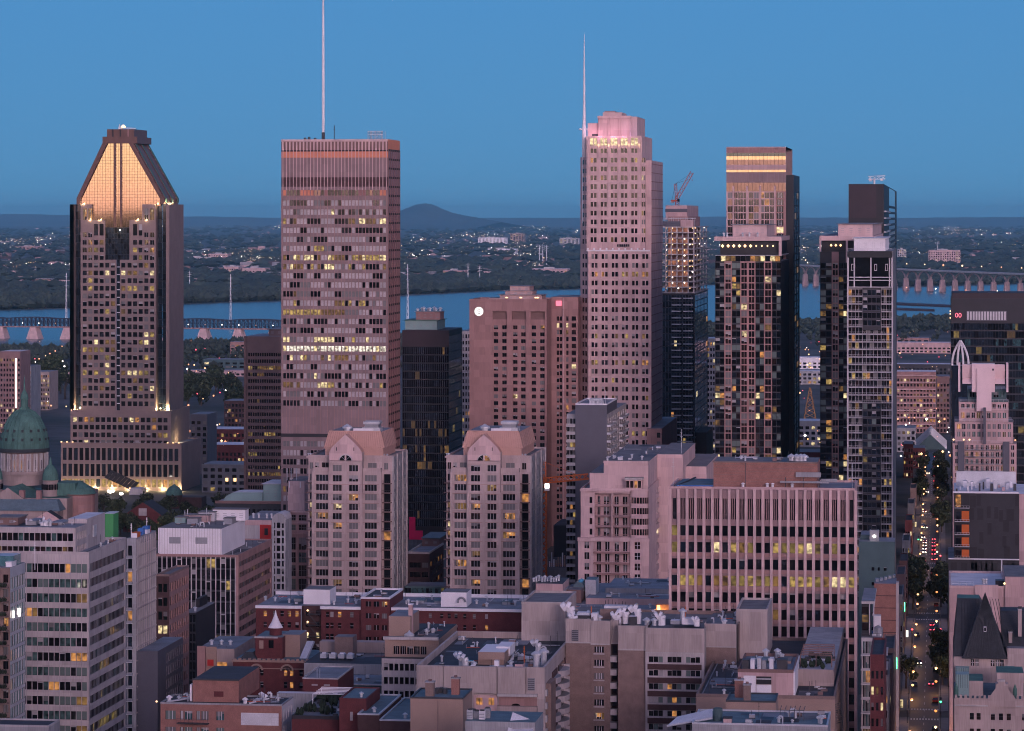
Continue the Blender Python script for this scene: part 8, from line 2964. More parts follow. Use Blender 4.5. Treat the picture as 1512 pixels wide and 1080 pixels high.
for px, r, yt, yc_ in ((74.5, 12, 688, 14), (-8, 12, 690, 14)):
 m = MB()
 x_ = u(px, yc_)
 m.lathe(x_, yc_, [(r * S_, z(712)), (r * .95 * S_, z(704)), (r * .75 * S_, z(696)), (r * .35 * S_, z(690)), (2 * S_, z(689)), (1.8 * S_, z(684)), (.1, z(678))], CG, 18)
 m.lathe(x_, yc_, [(11.5 * S_, z(740)), (11.5 * S_, z(714)), (12.6 * S_, z(712))], 'beige_stone', 18, cap=False)
 for i in range(10):
  a_ = R(180 + 20 * i)
  m.box(x_ + 11.5 * S_ * math.cos(a_) - .55, x_ + 11.5 * S_ * math.cos(a_) + .55, yc_ + 11.5 * S_ * math.sin(a_) - .2, yc_ + 11.5 * S_ * math.sin(a_) + .2, z(726), z(718), 'glass_dark')
 m.build('corner_dome', b.root)
m = MB()
x_, yc_ = u(117, 20), 20
m.lathe(x_, yc_, [(26 * S_, z(733)), (20 * S_, z(725)), (9 * S_, z(718)), (.1, z(715))], CG, 24)
m.box(u(88, 20), x_, yc_ - 7, yc_ + 8, z(735), z(716), CG)
m.lathe(x_, yc_, [(23.5 * S_, 0), (23.5 * S_, z(735)), (26 * S_, z(733))], 'rose_stone', 24, cap=False)
m.build('apse', b.root)
b.shell(u(-40), u(97), 2, 60, 0, z(736), 'beige_stone', CG, skip='')
m = b.part('roof')
gable_prism(m, u(-10), u(36), -2, 30, z(738), z(736), z(720), 'beige_stone', CG)
m.box(u(-40), u(92), -8, 1.9, 0, z(752), 'beige_stone', 'slate')
m.wedge([(u(-40), -9, z(752)), (u(96), -9, z(752)), (u(96), 2, z(752)), (u(-40), 2, z(752))], [(u(-40), -2, z(737)), (u(86), -2, z(737)), (u(86), 1.9, z(737)), (u(-40), 1.9, z(737))], 'roof_teal')
for p in (3, 53, 28):
 b.unit('chimney', u(p, -1), u(p + 7, -1), -1, 2, z(738), z(724), 'rose_stone', detail=False)
gable_prism(b.walls, u(64), u(102), -16, -9, 0, z(762), z(750), 'pink_stone', 'slate')
b.walls.box(u(-40), u(47), -34, -18, 0, z(757), 'brown_panel', 'roof_grey')
b.done()
for k, (px, py, Y, lab) in enumerate(((257, 731, 1690, 'small green dome on a low hall in front of the granite skyscraper'), (318, 709, 1860, 'small green dome behind the park trees, right of the granite skyscraper'))):
 ck = thing('domed_pavilion', lab, 'pavilion', (Xat(px, Y), Y, 0), group='small green domes by the park')
 S_ = Tat(px, Y) / FOC
 zb = CAM_H - (py - 320) * S_
 m = MB()
 m.lathe(0, 0, [(12.5 * S_, zb), (11.5 * S_, zb + 6 * S_), (8 * S_, zb + 11 * S_), (3 * S_, zb + 14 * S_), (.1, zb + 16 * S_)], CG, 18)
 m.build('dome', ck)
 m = MB()
 m.lathe(0, 0, [(12 * S_, 0), (12 * S_, zb)], 'dark_brick', 18)
 m.box(-16 * S_, 40 * S_, 2, 14, 0, max(1, zb - 4 * S_), 'dark_brick', 'slate')
 m.build('wall', ck)
# ---- trees
def crown_mesh(seed, r, h, n, z0, mat):
 rn = random.Random(seed)
 m = MB()
 cl = [(rn.uniform(-.55, .55) * r, rn.uniform(-.55, .55) * r, z0 + h * rn.uniform(.15, .9), rn.uniform(.35, .6) * r) for _ in range(9)]
 for i in range(n):
  c = rn.choice(cl)
  v = Vector((rn.gauss(0, 1), rn.gauss(0, 1), rn.gauss(0, .8)))
  v.normalize()
  p = Vector(c[:3]) + v * c[3] * rn.uniform(.6, 1.05)
  s = rn.uniform(.35, .8) * (r / 5)
  a = Vector((rn.gauss(0, 1), rn.gauss(0, 1), rn.gauss(0, 1))).normalized()
  e = a.cross(v).normalized() * s
  f = (v * .35 + a).normalized() * s
  m.poly([tuple(p - e - f * .4), tuple(p + e - f * .3), tuple(p + e * .5 + f), tuple(p - e * .6 + f * .8)], mat if rn.random() < .62 else 'foliage_mid')
 return m.mesh('crown')
def trunk_mesh(seed, h, z0):
 rn = random.Random(seed)
 m = MB()
 m.lathe(0, 0, [(.4, 0), (.28, z0), (.12, z0 + h * .6)], 'bark', 7)
 for k in range(4):
  a = k * 1.6 + rn.random()
  m.bar((0, 0, z0 * .9 + k * .5), (math.cos(a) * 2.2, math.sin(a) * 2.2, z0 + h * .45), .12, 'bark', 5)
 return m.mesh('trunk')
TK = [(crown_mesh(1, 5, 8, 620, 3.2, 'foliage'), trunk_mesh(1, 8, 3.4)), (crown_mesh(2, 4.2, 9, 560, 3.0, 'foliage_dark'), trunk_mesh(2, 9, 3.2)), (crown_mesh(3, 5.4, 7, 640, 2.8, 'foliage_dark'), trunk_mesh(3, 7, 3.0))]
ORDS = 'first second third fourth fifth sixth seventh eighth ninth tenth eleventh twelfth thirteenth fourteenth fifteenth sixteenth seventeenth eighteenth nineteenth twentieth'.split()
for a_ in ('twenty', 'thirty', 'forty'):
 ORDS += [a_ + '-' + w_ for w_ in ORDS[:9]] + [{'twenty': 'thirtieth', 'thirty': 'fortieth', 'forty': 'fiftieth'}[a_]]
def ordinals(things, key, fmt):
 for i_, o_ in enumerate(sorted(things, key=key)):
  o_['label'] = fmt % ORDS[i_]
def tree(X, Y, s, k, label, group):
 t = thing('leafy_tree', label, 'tree', (X, Y, 0), (X * 7 + Y) % 6.28, group)
 t.scale = (s, s, s)
 link('trunk', TK[k % 3][1], t)
 link('crown', TK[k % 3][0], t)
 return t
rn = random.Random(17)
for i in range(44):
 px, py = rn.uniform(138, 345), rn.uniform(758, 812)
 if 175 < px < 200 and py < 748:
  continue
 X, Y = gnd(px, py)
 tree(X, Y, rn.uniform(.75, 1.2), i, 'dark park tree between the cathedral and the brown office block', 'park trees in front of the granite skyscraper')
for i in range(26):
 px, py = (rn.uniform(20, 104), rn.uniform(555, 612)) if i < 12 else (rn.uniform(276, 362), rn.uniform(572, 612))
 X, Y = gnd(px, py)
 tree(X, Y, rn.uniform(1.5, 2.4), i, 'dark tree among the low blocks ' + ('behind the green dome' if i < 12 else 'right of the granite skyscraper'), 'trees behind the dome' if i < 12 else 'trees right of the granite skyscraper')
# ---- low hall and lodge in the park
for nm, lab, px0, px1, Y, yt, p2, mt, rf in (('park_lodge', 'small red brick lodge with a dark slate roof among the park trees', 182, 240, 1560, 742, 262, 'red_brick', 'slate'),):
 b = Bld(nm, lab, 'lodge', px0, px1, Y, yt, px2=None, depth=18)
 gable_prism(b.walls, -b.hw, b.hw, 0, 18, 0, b.h * .55, b.h, 'red_brick', 'slate')
 b.unit('dormer', -2, 2, -.5, 6, b.h * .55, b.h * .8, 'concrete_pale', 'slate', detail=False)
 b.fac('S', -.1, -b.hw, b.hw, 0, b.h * .5, b.cells(-b.hw, b.hw, 6, .4), [(2, 5)], 'red_brick', picker(800, FLAT, .2, WARM), 'parts', rec=.05)
 b.done()
ck = thing('glazed_canopy', 'dark sloping glass canopy in front of the lit base of the granite skyscraper', 'canopy', (Xat(176, 1770), 1770, 0))
m = MB()
for i in range(8):
 a, c = -8 + 2 * i, -6.1 + 2 * i
 f = lambda q: 9.5 - (q + 8) * .45
 m.poly([(a, -2, f(a)), (c, -2, f(c)), (c, 14, f(c) + 3), (a, 14, f(a) + 3)], 'slate')
m.box(6.5, 14, -3, 6, 0, 3.6, 'concrete_pale', 'lamp_white' if 0 else 'roof_white')
m.build('roof_panel', ck)
for px, py in ((160, 724), (163, 725.5), (167, 724), (178, 728), (180, 728)):
 X, Y = gnd(px, py + 10)
 bulb('plaza_lamp', 'bright white plaza lamp below the granite skyscraper', 'street lamp', (X, Y, 3.2), .75, 'lamp_white', 'plaza lamps below the granite skyscraper')
# ---- the street
XL0, XL1, XR0, XR1 = -12.4, -9.4, -.4, 2.6
pmat('street_asphalt', (0.03, 0.03, 0.033), var=0.25, scale=0.25, rough=0.55)
sheet('street', [(XL1, 600), (XR0, 600), (XR0, 2150), (XL1, 2150)], .06, 'street_asphalt')
for k, Y in enumerate((1020, 1270, 1455, 1700, 1960)):
 sheet('cross_street', [(-420, Y - 7), (500, Y - 7), (500, Y + 7), (-420, Y + 7)], .05 - .005 * 0, 'asphalt')
m = MB()
for xa, xb in ((XL0, XL1), (XR0, XR1)):
 ys = [600, 1013, 1027, 1263, 1277, 1448, 1462, 1693, 1707, 1953, 1967, 2150]
 for ya, yb in zip(ys[::2], ys[1::2]):
  m.box(xa, xb, ya, yb, .03, .18, 'paving')
m.build('pavement', kind='structure')
m = MB()
xm = (XL1 + XR0) / 2
for k in range(110):
 y = 620 + k * 14
 m.poly([(xm - .08, y, .066), (xm + .08, y, .066), (xm + .08, y + 5, .066), (xm - .08, y + 5, .066)], 'road_paint')
for Y in (1020, 1270, 1455, 1700):
 for yy in (Y - 11.5, Y + 8.5):
  for k in range(10):
   x = XL1 + .4 + k * .9
   m.poly([(x, yy, .067), (x + .45, yy, .067), (x + .45, yy + 3, .067), (x, yy + 3, .067)], 'road_paint')
m.build('road_marking', kind='structure')
def car_meshes(col):
 m = MB()
 prof = [(-2.2, .35), (2.2, .35), (2.25, .75), (1.3, .95), (.6, 1.45), (-1.2, 1.48), (-1.9, 1.0), (-2.25, .9)]
 n = len(prof)
 for sx in (-.88, .88):
  p = [(sx * (.82 if z_ > 1.2 else 1), y_, z_) for y_, z_ in prof]
  m.poly(p if sx < 0 else p[::-1], col)
 for i in range(n):
  (ya, za), (yb, zb) = prof[i], prof[(i + 1) % n]
  wa, wb = (.72 if za > 1.2 else .88), (.72 if zb > 1.2 else .88)
  m.poly([(-wa, ya, za), (wa, ya, za), (wb, yb, zb), (-wb, yb, zb)], 'glass_dark' if i in (3, 5) else col)
 w = MB()
 for k in range(10):
  a0_, a1_ = 2 * math.pi * k / 10, 2 * math.pi * (k + 1) / 10
  p = lambda a, x: (x, .33 * math.cos(a), .33 * math.sin(a))
  w.poly([p(a0_, -.1), p(a1_, -.1), p(a1_, .1), p(a0_, .1)], 'tyre')
 for x in (-.1, .1):
  w.poly([(x, .33 * math.cos(2 * math.pi * k / 10), .33 * math.sin(2 * math.pi * k / 10)) for k in range(10)], 'tyre')
 h, t = MB(), MB()
 h.lathe(0, 0, [(.02, -.2), (.26, -.08), (.26, .08), (.02, .2)], 'head_light', 7)
 t.box(-.28, .28, -.05, .05, -.16, .16, 'tail_light')
 g = MB()
 for sx in (-1, 1):
  g.poly([(sx * .885, -1.0, 1.0), (sx * .885, .7, 1.0), (sx * .76, .45, 1.4), (sx * .76, -1.0, 1.42)], 'glass_dark')
 return m.mesh('body'), w.mesh('wheel'), h.mesh('headlight'), t.mesh('taillight'), g.mesh('side_window')
CARS = [car_meshes(c) for c in ('dark_metal', 'pale_metal', 'red_paint', 'charcoal_panel')]
def car(X, Y, away, k, label, group, lit=True, rz=None):
 o = thing('parked_car' if not lit else 'car', label, 'car', (X, Y, .07), (0 if away else math.pi) if rz is None else rz, group)
 bo, wh, hl, tl, gl = CARS[k % 4]
 link('body', bo, o)
 link('side_window', gl, o)
 for x in (-.8, .8):
  for y in (-1.35, 1.35):
   link('wheel', wh, o, (x, y, .33))
  if lit:
   link('headlight', hl, o, (x * .78, 2.27, .62))
   link('taillight', tl, o, (x * .78, -2.24, .75))
tow = [700, 728, 757, 782, 795, 800, 803, 807, 812, 817, 833, 981]
awy = [676, 684, 690, 697, 704, 712, 720, 752, 757, 762, 798, 803, 808, 814, 820, 828, 848, 925, 932, 1012]
for i, py in enumerate(tow):
 Y = gnd(1360, py)[1]
 car(xm - 2.2 - (.9 if i in (2, 4) else 0), Y + (i == 3) * 6, False, i, 'car with bright white headlights coming down the street', 'cars with headlights on')
for i, py in enumerate(awy):
 Y = gnd(1368, py)[1]
 car(xm + 2.0, Y, True, i + 1, 'car with red tail lights driving away up the street', 'cars with tail lights on')
for i in range(34):
 Y = 860 + i * 31 + (i % 3) * 4
 if min(abs(Y - q) for q in (1020, 1270, 1455, 1700)) > 14:
  car(XL1 + 1.1 if i % 2 else XR0 - 1.1, Y, i % 2 == 0, i, 'unlit car parked at the ' + ('left' if i % 2 else 'right') + ' kerb of the street', 'parked cars at the ' + ('left' if i % 2 else 'right') + ' kerb', False)
def lamp_meshes(mat):
 m = MB()
 m.lathe(0, 0, [(.14, 0), (.09, 1), (.07, 7)], 'dark_metal', 6)
 m.bar((0, 0, 6.9), (1.3, 0, 7.3), .06, 'dark_metal', 4)
 h = MB()
 h.lathe(1.35, 0, [(.05, 6.75), (.46, 7.1), (.4, 7.4), (.05, 7.55)], mat, 8)
 return m.mesh('post'), h.mesh('lamp_head')
LM = [lamp_meshes('lamp_warm'), lamp_meshes('lamp_gold')]
for i in range(40):
 Y = 815 + i * 31
 for side in (0, 1):
  if (i * 3 + side) % 4 == 3:
   continue
  o = thing('street_lamp', 'glowing street lamp along the ' + ('left' if side == 0 else 'right') + ' pavement of the street', 'street lamp', (XL1 - .5 if side == 0 else XR0 + .5, Y + side * 9, .18), 0 if side == 0 else math.pi, 'street lamps on the ' + ('left' if side == 0 else 'right') + ' pavement')
  link('post', LM[(i + side) % 2][0], o)
  link('lamp_head', LM[(i + side) % 2][1], o)
  if i % 2 == 0 and i < 40:
   d = bpy.data.lights.new('lamp_light', 'POINT')
   d.energy = 900 * EK
   d.color = (1, .45, .16)
   d.shadow_soft_size = .4
   link('lamp_light', d, o, (1.35, 0, 6.4))
def signal(X, Y, col):
 o = thing('traffic_light', 'traffic light showing ' + col + ' at a crossing of the street', 'traffic light', (X, Y, .18), 0, col + ' traffic lights at the crossings')
 m = MB()
 m.lathe(0, 0, [(.1, 0), (.08, 4.5)], 'dark_metal', 6)
 m.build('post', o)
 m = MB()
 m.box(-.28, .28, -.2, .2, 3.6, 5.4, 'black_panel')
 m.build('housing', o)
 m = MB()
 for k, (c, zz_) in enumerate((('red', 5.05), ('amber', 4.5), ('green', 3.95))):
  m.lathe(0, -.3, [(.02, zz_ - .4), (.45, zz_), (.02, zz_ + .4)], ('lamp_' + c) if c == col else 'dark_metal', 8)
 m.build('lens', o)
for px, py, col in ((1339, 826, 'red'), (1388, 823, 'red'), (1338, 932, 'red'), (1387, 932, 'red'), (1377, 741, 'green'), (1344, 795, 'green'), (1388, 1034, 'green')):
 Y = gnd(px, py, 4.6)[1]
 signal(XL1 - .6 if px < 1360 else XR0 + .6, Y, col)
rn = random.Random(23)
for i, (sd, px, py) in enumerate([(0, 0, 868), (0, 0, 876), (0, 0, 884), (0, 0, 893), (0, 0, 901), (0, 0, 690), (0, 0, 702), (0, 0, 715), (0, 0, 728), (0, 0, 741), (1, 0, 862), (1, 0, 871), (1, 0, 880), (1, 0, 889), (1, 0, 897), (1, 0, 975), (1, 0, 987), (1, 0, 1000), (1, 0, 1012), (1, 0, 765), (1, 0, 775), (1, 0, 786), (1, 0, 750), (1, 0, 738), (1, 0, 726), (1, 0, 714), (1, 0, 703), (1, 0, 692), (0, 0, 1018)]):
 Y = gnd(1360, py)[1]
 s_ = rn.uniform(.8, 1.15) * (1.05 if 855 < py < 905 else 1)
 tree((XL0 + 1.4 + (.5 if 855 < py < 905 else 0)) if sd == 0 else XR0 + 1.2 - (.5 if 855 < py < 905 else 0), Y, s_, i, '', 'street trees on the ' + ('left' if sd == 0 else 'right') + ' pavement')
# ---- blocks in the gaps between the towers
PKM = {'glass_dark': 5, 'glass_grey': 2, 'glass_warm': 2, 'blind_mid': 1}
def block(lab, px0, px1, py, yt, mt, rf='roof_grey', n=6, pitch=4.0, cat='building', dep=30, lit=.1, fr=.6, px2=None, extra=0):
 """a block standing on the ground line py (photo row of its front foot)"""
 Y = gnd((px0 + px1) / 2, py)[1]
 b = Bld('low_rise_block', lab, cat, px0, px1, Y, yt, depth=dep, px2=px2)
 rr_ = [(1 + pitch * i, 1 + pitch * i + pitch * .55) for i in range(max(1, int((b.h - 1.5) / pitch)))]
 rr_ = [r for r in rr_ if r[1] < b.h - .4]
 if rr_:
  b.fac('S', 0, -b.hw, b.hw, 0, b.h, b.cells(-b.hw, b.hw, n, fr), rr_, mt, picker(int(px0 * 7 + py), PKM, lit, WARM), 'band', rec=.3)
  b.shell(-b.hw, b.hw, 0, b.d, 0, b.h, mt, rf, skip='S')
 else:
  b.shell(-b.hw, b.hw, 0, b.d, 0, b.h, mt, rf, skip='')
 if extra:
  b.unit('rooftop_unit', -b.hw * .4, b.hw * .2, b.d * .3, b.d * .6, b.h, b.h + extra, 'concrete_pale', detail=False)
 return b.done()
LO = [
 ('brown apartment block with a bright white light strip, far left behind the dome', 0, 30, 640, 519, 'rose_stone', 7, .12),
 ('grey block with pale windows beside the brown block behind the dome', 30, 46, 625, 541, 'concrete_grey', 4, .1),
 ('grey office block with long lit floors behind the dome', 47, 73, 606, 549, 'beige_stone', 8, .45),
 ('low pale block at the left edge above the dome', -12, 12, 634, 577, 'concrete_pale', 5, .2),
 ('long low wall of pale sheds behind the trees left of the granite skyscraper', 72, 106, 560, 548, 'pink_panel', 10, .1),
 ('blue grey box building right of the granite skyscraper foot', 281, 306, 700, 612, 'lead_panel', 3, .02),
 ('red and white terrace block right of the granite skyscraper', 307, 362, 672, 634, 'red_brick', 9, .15),
 ('second red and white terrace block, lower of the two right of the granite skyscraper', 309, 362, 684, 657, 'red_brick', 9, .15),
 ('grey hall with two bright doors beside the banded tower', 298, 362, 728, 686, 'concrete_dark', 6, .12),
 ('brown brick works building left of the banded tower', 331, 362, 640, 592, 'dark_brick', 6, .15),
 ('long pale viaduct wall left of the banded tower', 276, 362, 556, 547, 'pink_panel', 12, .05),
 ('dark shed roofs by the river, left of the banded tower', 300, 362, 545, 531, 'teal_panel', 6, .1),
 ('pale warehouse near the truss bridge end', 340, 362, 528, 505, 'rose_stone', 3, .1),
 ('white narrow block in the slit right of the unfinished tower', 1044, 1056, 680, 500, 'concrete_pale', 3, .15),
 ('low white roofed depot between the pink framed and dark framed condominiums', 1170, 1214, 545, 528, 'white_paint', 6, .2),
 ('long grey depot below the white roofed depot', 1170, 1214, 568, 548, 'concrete_grey', 6, .3),
 ('pale sheds with snow white roofs right of the pink framed condominium', 1170, 1214, 660, 622, 'concrete_pale', 5, .25),
 ('brick row with lit windows right of the pink framed condominium', 1168, 1214, 700, 668, 'red_brick', 7, .25),
 ('dark hall roof right of the pink framed condominium', 1168, 1216, 716, 702, 'teal_panel', 5, .05),
 ('long pale sunset coloured wall near the river, right of the white balcony tower', 1324, 1404, 522, 506, 'pink_panel', 12, .05),
 ('flat warehouse with a rusty roof by the river on the right', 1324, 1372, 506, 499, 'rose_stone', 5, .05),
 ('wide dark block with dotted lights right of the white balcony tower', 1324, 1404, 560, 538, 'charcoal_panel', 14, .12),
 ('rounded brown apartment block with many balconies right of the white balcony tower', 1324, 1382, 640, 549, 'rose_stone', 12, .22),
 ('brown apartment slab with a dark edge beside the rounded apartment block', 1383, 1402, 640, 556, 'brown_panel', 4, .1),
 ('low stone house with a bright roof at the foot of the rounded apartment block', 1324, 1352, 668, 632, 'concrete_grey', 4, .15),
 ('dark red brick block at the head of the street', 1334, 1348, 706, 656, 'red_brick', 4, .2),
 ('maroon brick block left of the street head', 1348, 1366, 692, 662, 'red_brick', 5, .12),
]
for lab, a, c, py, yt, mt, n, lit in LO:
 b = block(lab, a, c, py, yt, mt, 'roof_white' if 'white' in lab or 'snow' in lab else 'roof_grey', n, 3.6, 'building', 26, lit)
 if 'light strip' in lab:
  m = MB()
  m.box(b.u(23), b.u(24.4), -.3, -.01, b.z(602), b.z(530), 'lamp_white')
  m.build('light_strip', b.root)
 if 'two bright' in lab:
  m = MB()
  for p in (333, 345):
   m.box(b.u(p), b.u(p + 4), -.3, -.01, b.z(711), b.z(706), 'lamp_gold')
  m.build('lit_doorway', b.root)
 if 'many balconies' in lab:
  for k in range(8):
   m = MB()
   m.box(-b.hw, b.hw, -1.4, -.01, 6 + 5 * k, 6.8 + 5 * k, 'pink_panel')
   m.build('balcony', b.root)
b = Bld('glass_roof_hall', 'hall with a ribbed teal glass roof at the head of the street', 'station hall', 1350, 1398, 2180, 655, depth=90)
m = b.part('roof')
gable_prism(m, -b.hw, b.hw, 0, 90, 0, b.z(664), b.z(642), 'teal_panel', 'glass_teal')
for k in range(12):
 y = 4 + 7.5 * k
 m.bar((-b.hw, y, b.z(664)), (0, y, b.z(642)), .35, 'pale_metal')
 m.bar((b.hw, y, b.z(664)), (0, y, b.z(642)), .35, 'pale_metal')
m.box(-b.hw - 2, b.hw + 2, -6, -.01, 0, b.z(672), 'concrete_pale', 'roof_white')
b.done()
b = Bld('striped_roof_hall', 'hall with a blue grey standing seam roof behind the pale pink condominium', 'hall', 985, 1062, 1700, 702, depth=90)
b.shell(-b.hw, b.hw, 0, 90, 0, b.h, 'teal_panel', 'roof_teal', skip='')
for k in range(16):
 b.part('cladding_seam').box(-b.hw, b.hw, 2 + 5.5 * k, 2.6 + 5.5 * k, b.h + .01, b.h + .5, 'pale_metal')
b.walls.box(-b.hw, b.hw * .2, 60, 110, 0, b.z(650), 'charcoal_panel', 'roof_tar')
m = MB()
m.box(b.u(995, 60), b.u(1004, 60), 59, 59.9, b.z(664), b.z(650), 'red_paint')
m.build('wall_panel', b.root)
b.mast(b.u(1007), 2, b.h, 18, .15)
b.done()
ck = thing('lattice_derrick', 'orange lattice derrick shaped like a narrow A, right of the pink framed condominium', 'derrick', (*gnd(1196, 625), 0))
S_ = (Vector((*gnd(1196, 625), 0)).length) / FOC
m = MB()
for sx in (-1, 1):
 for sy in (-1, 1):
  m.bar((sx * 9.5 * S_, sy * 5 * S_, 0), (sx * .6 * S_, sy * .6 * S_, 52 * S_), .55, 'derrick_paint')
for k in range(7):
 f0, f1 = k / 7, (k + 1) / 7
 w0, w1 = 9.5 - 8.9 * f0, 9.5 - 8.9 * f1
 for s in (-1, 1):
  m.bar((s * w0 * S_, -5 * (1 - f0) * S_, 52 * S_ * f0), (-s * w1 * S_, -5 * (1 - f1) * S_, 52 * S_ * f1), .35, 'derrick_paint')
m.build('frame', ck)
# lights scattered through the middle distance
rn = random.Random(9)
m = MB()
def spark(m, X, Y, z0, r, mat):
 m.faces([(X - r, Y, z0), (X + r, Y, z0), (X, Y - r, z0), (X, Y + r, z0), (X, Y, z0 - r), (X, Y, z0 + r)], [(0, 2, 5), (2, 1, 5), (1, 3, 5), (3, 0, 5), (2, 0, 4), (1, 2, 4), (3, 1, 4), (0, 3, 4)], mat)
for (pa, pc, ya, yc, n) in ((0, 104, 535, 640, 40), (275, 362, 520, 690, 60), (1170, 1212, 500, 700, 45), (1323, 1404, 490, 700, 70), (0, 104, 520, 560, 12)):
 for k in range(n):
  X, Y = gnd(rn.uniform(pa, pc), rn.uniform(ya, yc))
  spark(m, X, Y, rn.uniform(5, 16), rn.choice([.35, .45, .6, .9]), rn.choice(['lamp_warm', 'lamp_gold', 'lamp_white', 'lamp_warm', 'lamp_gold', 'tail_light']))
m.build('distant_street_lights', label='scattered small street lights among the blocks behind the towers', category='street lights', kind='stuff')
# ---- riverside woods and far shore
def blob(m, X, Y, r, h, mat, rn, z0=0.0):
 n = 6
 ring = []
 for i in range(n):
  a = 2 * math.pi * i / n + rn.random()
  k = r * rn.uniform(.75, 1.2)
  ring.append((X + k * math.cos(a), Y + k * math.sin(a), z0 + h * rn.uniform(.35, .7)))
 m.faces(ring + [(X, Y, z0 + h), (X, Y, z0)], [(i, (i + 1) % n, n) for i in range(n)] + [((i + 1) % n, i, n + 1) for i in range(n)], mat)
def shore(px, pts):
 for (a, ya), (c, yc) in zip(pts, pts[1:]):
  if a <= px <= c:
   return ya + (yc - ya) * (px - a) / (c - a)
 return pts[-1][1]
m = MB()
rn = random.Random(71)
for k in range(2600):
 px = rn.uniform(-60, 1570)
 py = shore(px, near_shore) + abs(rn.gauss(0, 9)) + 1.5 + (rn.uniform(0, 26) if rn.random() < .15 else 0)
 X, Y = gnd(px, py)
 for q in range(4):
  blob(m, X + rn.uniform(-5, 5), Y + rn.uniform(-5, 5), rn.uniform(2, 4.5), rn.uniform(5, 9), 'far_foliage_dark' if rn.random() < .5 else 'far_foliage', rn, rn.uniform(0, 6))
m.build('riverside_woods', label='dark belt of trees along the near bank of the river', category='woods', kind='stuff')
m = MB()
for k in range(5200):
 px = rn.uniform(-60, 1570)
 s0 = shore(px, far_shore)
 py = s0 - 1.2 - abs(rn.gauss(0, 6))
 X, Y = gnd(px, py)
 blob(m, X, Y, rn.uniform(7, 14), rn.uniform(10, 20), 'far_foliage_dark' if rn.random() < .5 else 'far_foliage', rn)
m.build('far_bank_woods', label='long dark belt of woods along the far bank of the river', category='woods', kind='stuff')
m = MB()
for k in range(9000):
 px = rn.uniform(-60, 1570)
 f = rn.random() ** 1.6
 py = 333 + (shore(px, far_shore) - 8 - 333) * (1 - f)
 if math.sin(px * .021 + py * .5) + math.sin(px * .007 - py * .23) < -.9:
  continue
 X, Y = gnd(px, py)
 s = 1 + Y / 14000
 blob(m, X, Y, rn.uniform(8, 18) * s, rn.uniform(8, 14) * min(s, 2.5), 'far_foliage_dark' if rn.random() < .5 else 'far_foliage', rn)
m.build('far_plain_trees', label='countless dark trees spread over the plain beyond the river', category='woods', kind='stuff')
m = MB()
for k in range(1900):
 px = rn.uniform(-60, 1570)
 f = rn.random() ** 1.3
 py = 336 + (shore(px, far_shore) - 12 - 336) * (1 - f)
 X, Y = gnd(px, py)
 w, h = rn.uniform(6, 26), rn.uniform(5, 13)
 m.box(X - w, X + w, Y, Y + rn.uniform(8, 20), 0, h, rn.choice(['rose_stone', 'concrete_grey', 'pink_panel', 'concrete_dark', 'dark_brick', 'brown_panel']), rn.choice(['roof_grey', 'roof_gravel', 'roof_tar']), bottom=False)
m.build('distant_houses', label='countless small houses and sheds of the suburb beyond the river', category='houses', kind='stuff')
m = MB()
clus = [(rn.uniform(0, 1512), 333 + 70 * rn.random() ** 1.1, rn.uniform(10, 45)) for _ in range(70)] + [(730, 352, 40), (650, 362, 40), (760, 372, 30), (800, 400, 22), (300, 381, 24), (360, 375, 26), (60, 366, 40), (1190, 380, 14), (1180, 372, 14), (1460, 350, 40), (1400, 345, 30), (880, 375, 10)]
for k in range(2500):
 c = rn.choice(clus)
 px, py = c[0] + rn.gauss(0, c[2]), c[1] + rn.gauss(0, 2.0)
 if not 331 < py < shore(min(1700, max(-200, px)), far_shore) - 4:
  continue
 X, Y = gnd(px, py)
 spark(m, X, Y, rn.uniform(10, 22), Y / 4800 * rn.choice([.2, .26, .32, .4, .55]), rn.choice(['lamp_gold', 'lamp_white', 'lamp_warm', 'lamp_gold', 'lamp_gold', 'lamp_white']))
for px, py, r in ((1183, 379, 1.6), (1198, 379, 1.7), (1185, 403, .9), (1204, 401, .9), (707, 401, .7), (593, 363, .9), (803, 381, 1), (812, 368, .8), (1380, 372, .8), (1356, 346, .8), (1405, 345, .8)):
 X, Y = gnd(px, py + 3)
 spark(m, X, Y, 3 * Y / 4800, r * Y / 4800, 'lamp_gold')
m.build('town_lights', label='countless pinpoint lights of the town beyond the river', category='town lights', kind='stuff')
FARB = [('low pink shopping hall across the river, right of the granite skyscraper', 308, 336, 386, 375, 'pink_panel', 8), ('long pale hall with lights across the river, right of the granite skyscraper', 274, 306, 388, 380, 'concrete_pale', 6), ('row of pale flats across the river, left of the slate slab tower', 331, 352, 409, 394, 'pink_panel', 6), ('second row of pale flats across the river, touching the slate slab tower', 357, 392, 409, 396, 'pink_panel', 7), ('white factory complex across the river, right of the slate slab tower', 706, 748, 363, 351, 'white_paint', 8), ('tall beige block beside the white factory across the river', 753, 774, 362, 345, 'tan_stucco', 5), ('flat bright roofed hall below the white factory across the river', 719, 762, 375, 367.5, 'white_paint', 7), ('brown block among trees on the far bank, right of the slate slab tower', 654, 686, 411, 399.5, 'rose_stone', 6), ('lit low hall on the far bank left of the stepped skyscraper', 786, 838, 409, 397, 'pink_panel', 9), ('wide apartment block with projecting ends beyond the arched bridge', 1371, 1418, 393, 369.5, 'pink_panel', 14), ('small pale block beyond the arched bridge, right of the black tower', 1325, 1338, 388, 368, 'concrete_pale', 4), ('pale hall left of the stepped skyscraper across the river', 826, 855, 362, 352, 'concrete_pale', 5), ('dark works building across the river, left of the granite skyscraper', 22, 60, 372, 364, 'rose_stone', 7)]
for lab, a, c, py, yt, mt, n in FARB:
 block(lab, a, c, py, yt, mt, 'roof_white', n, 5.5, 'building', 60, .2, .5, None, 4)
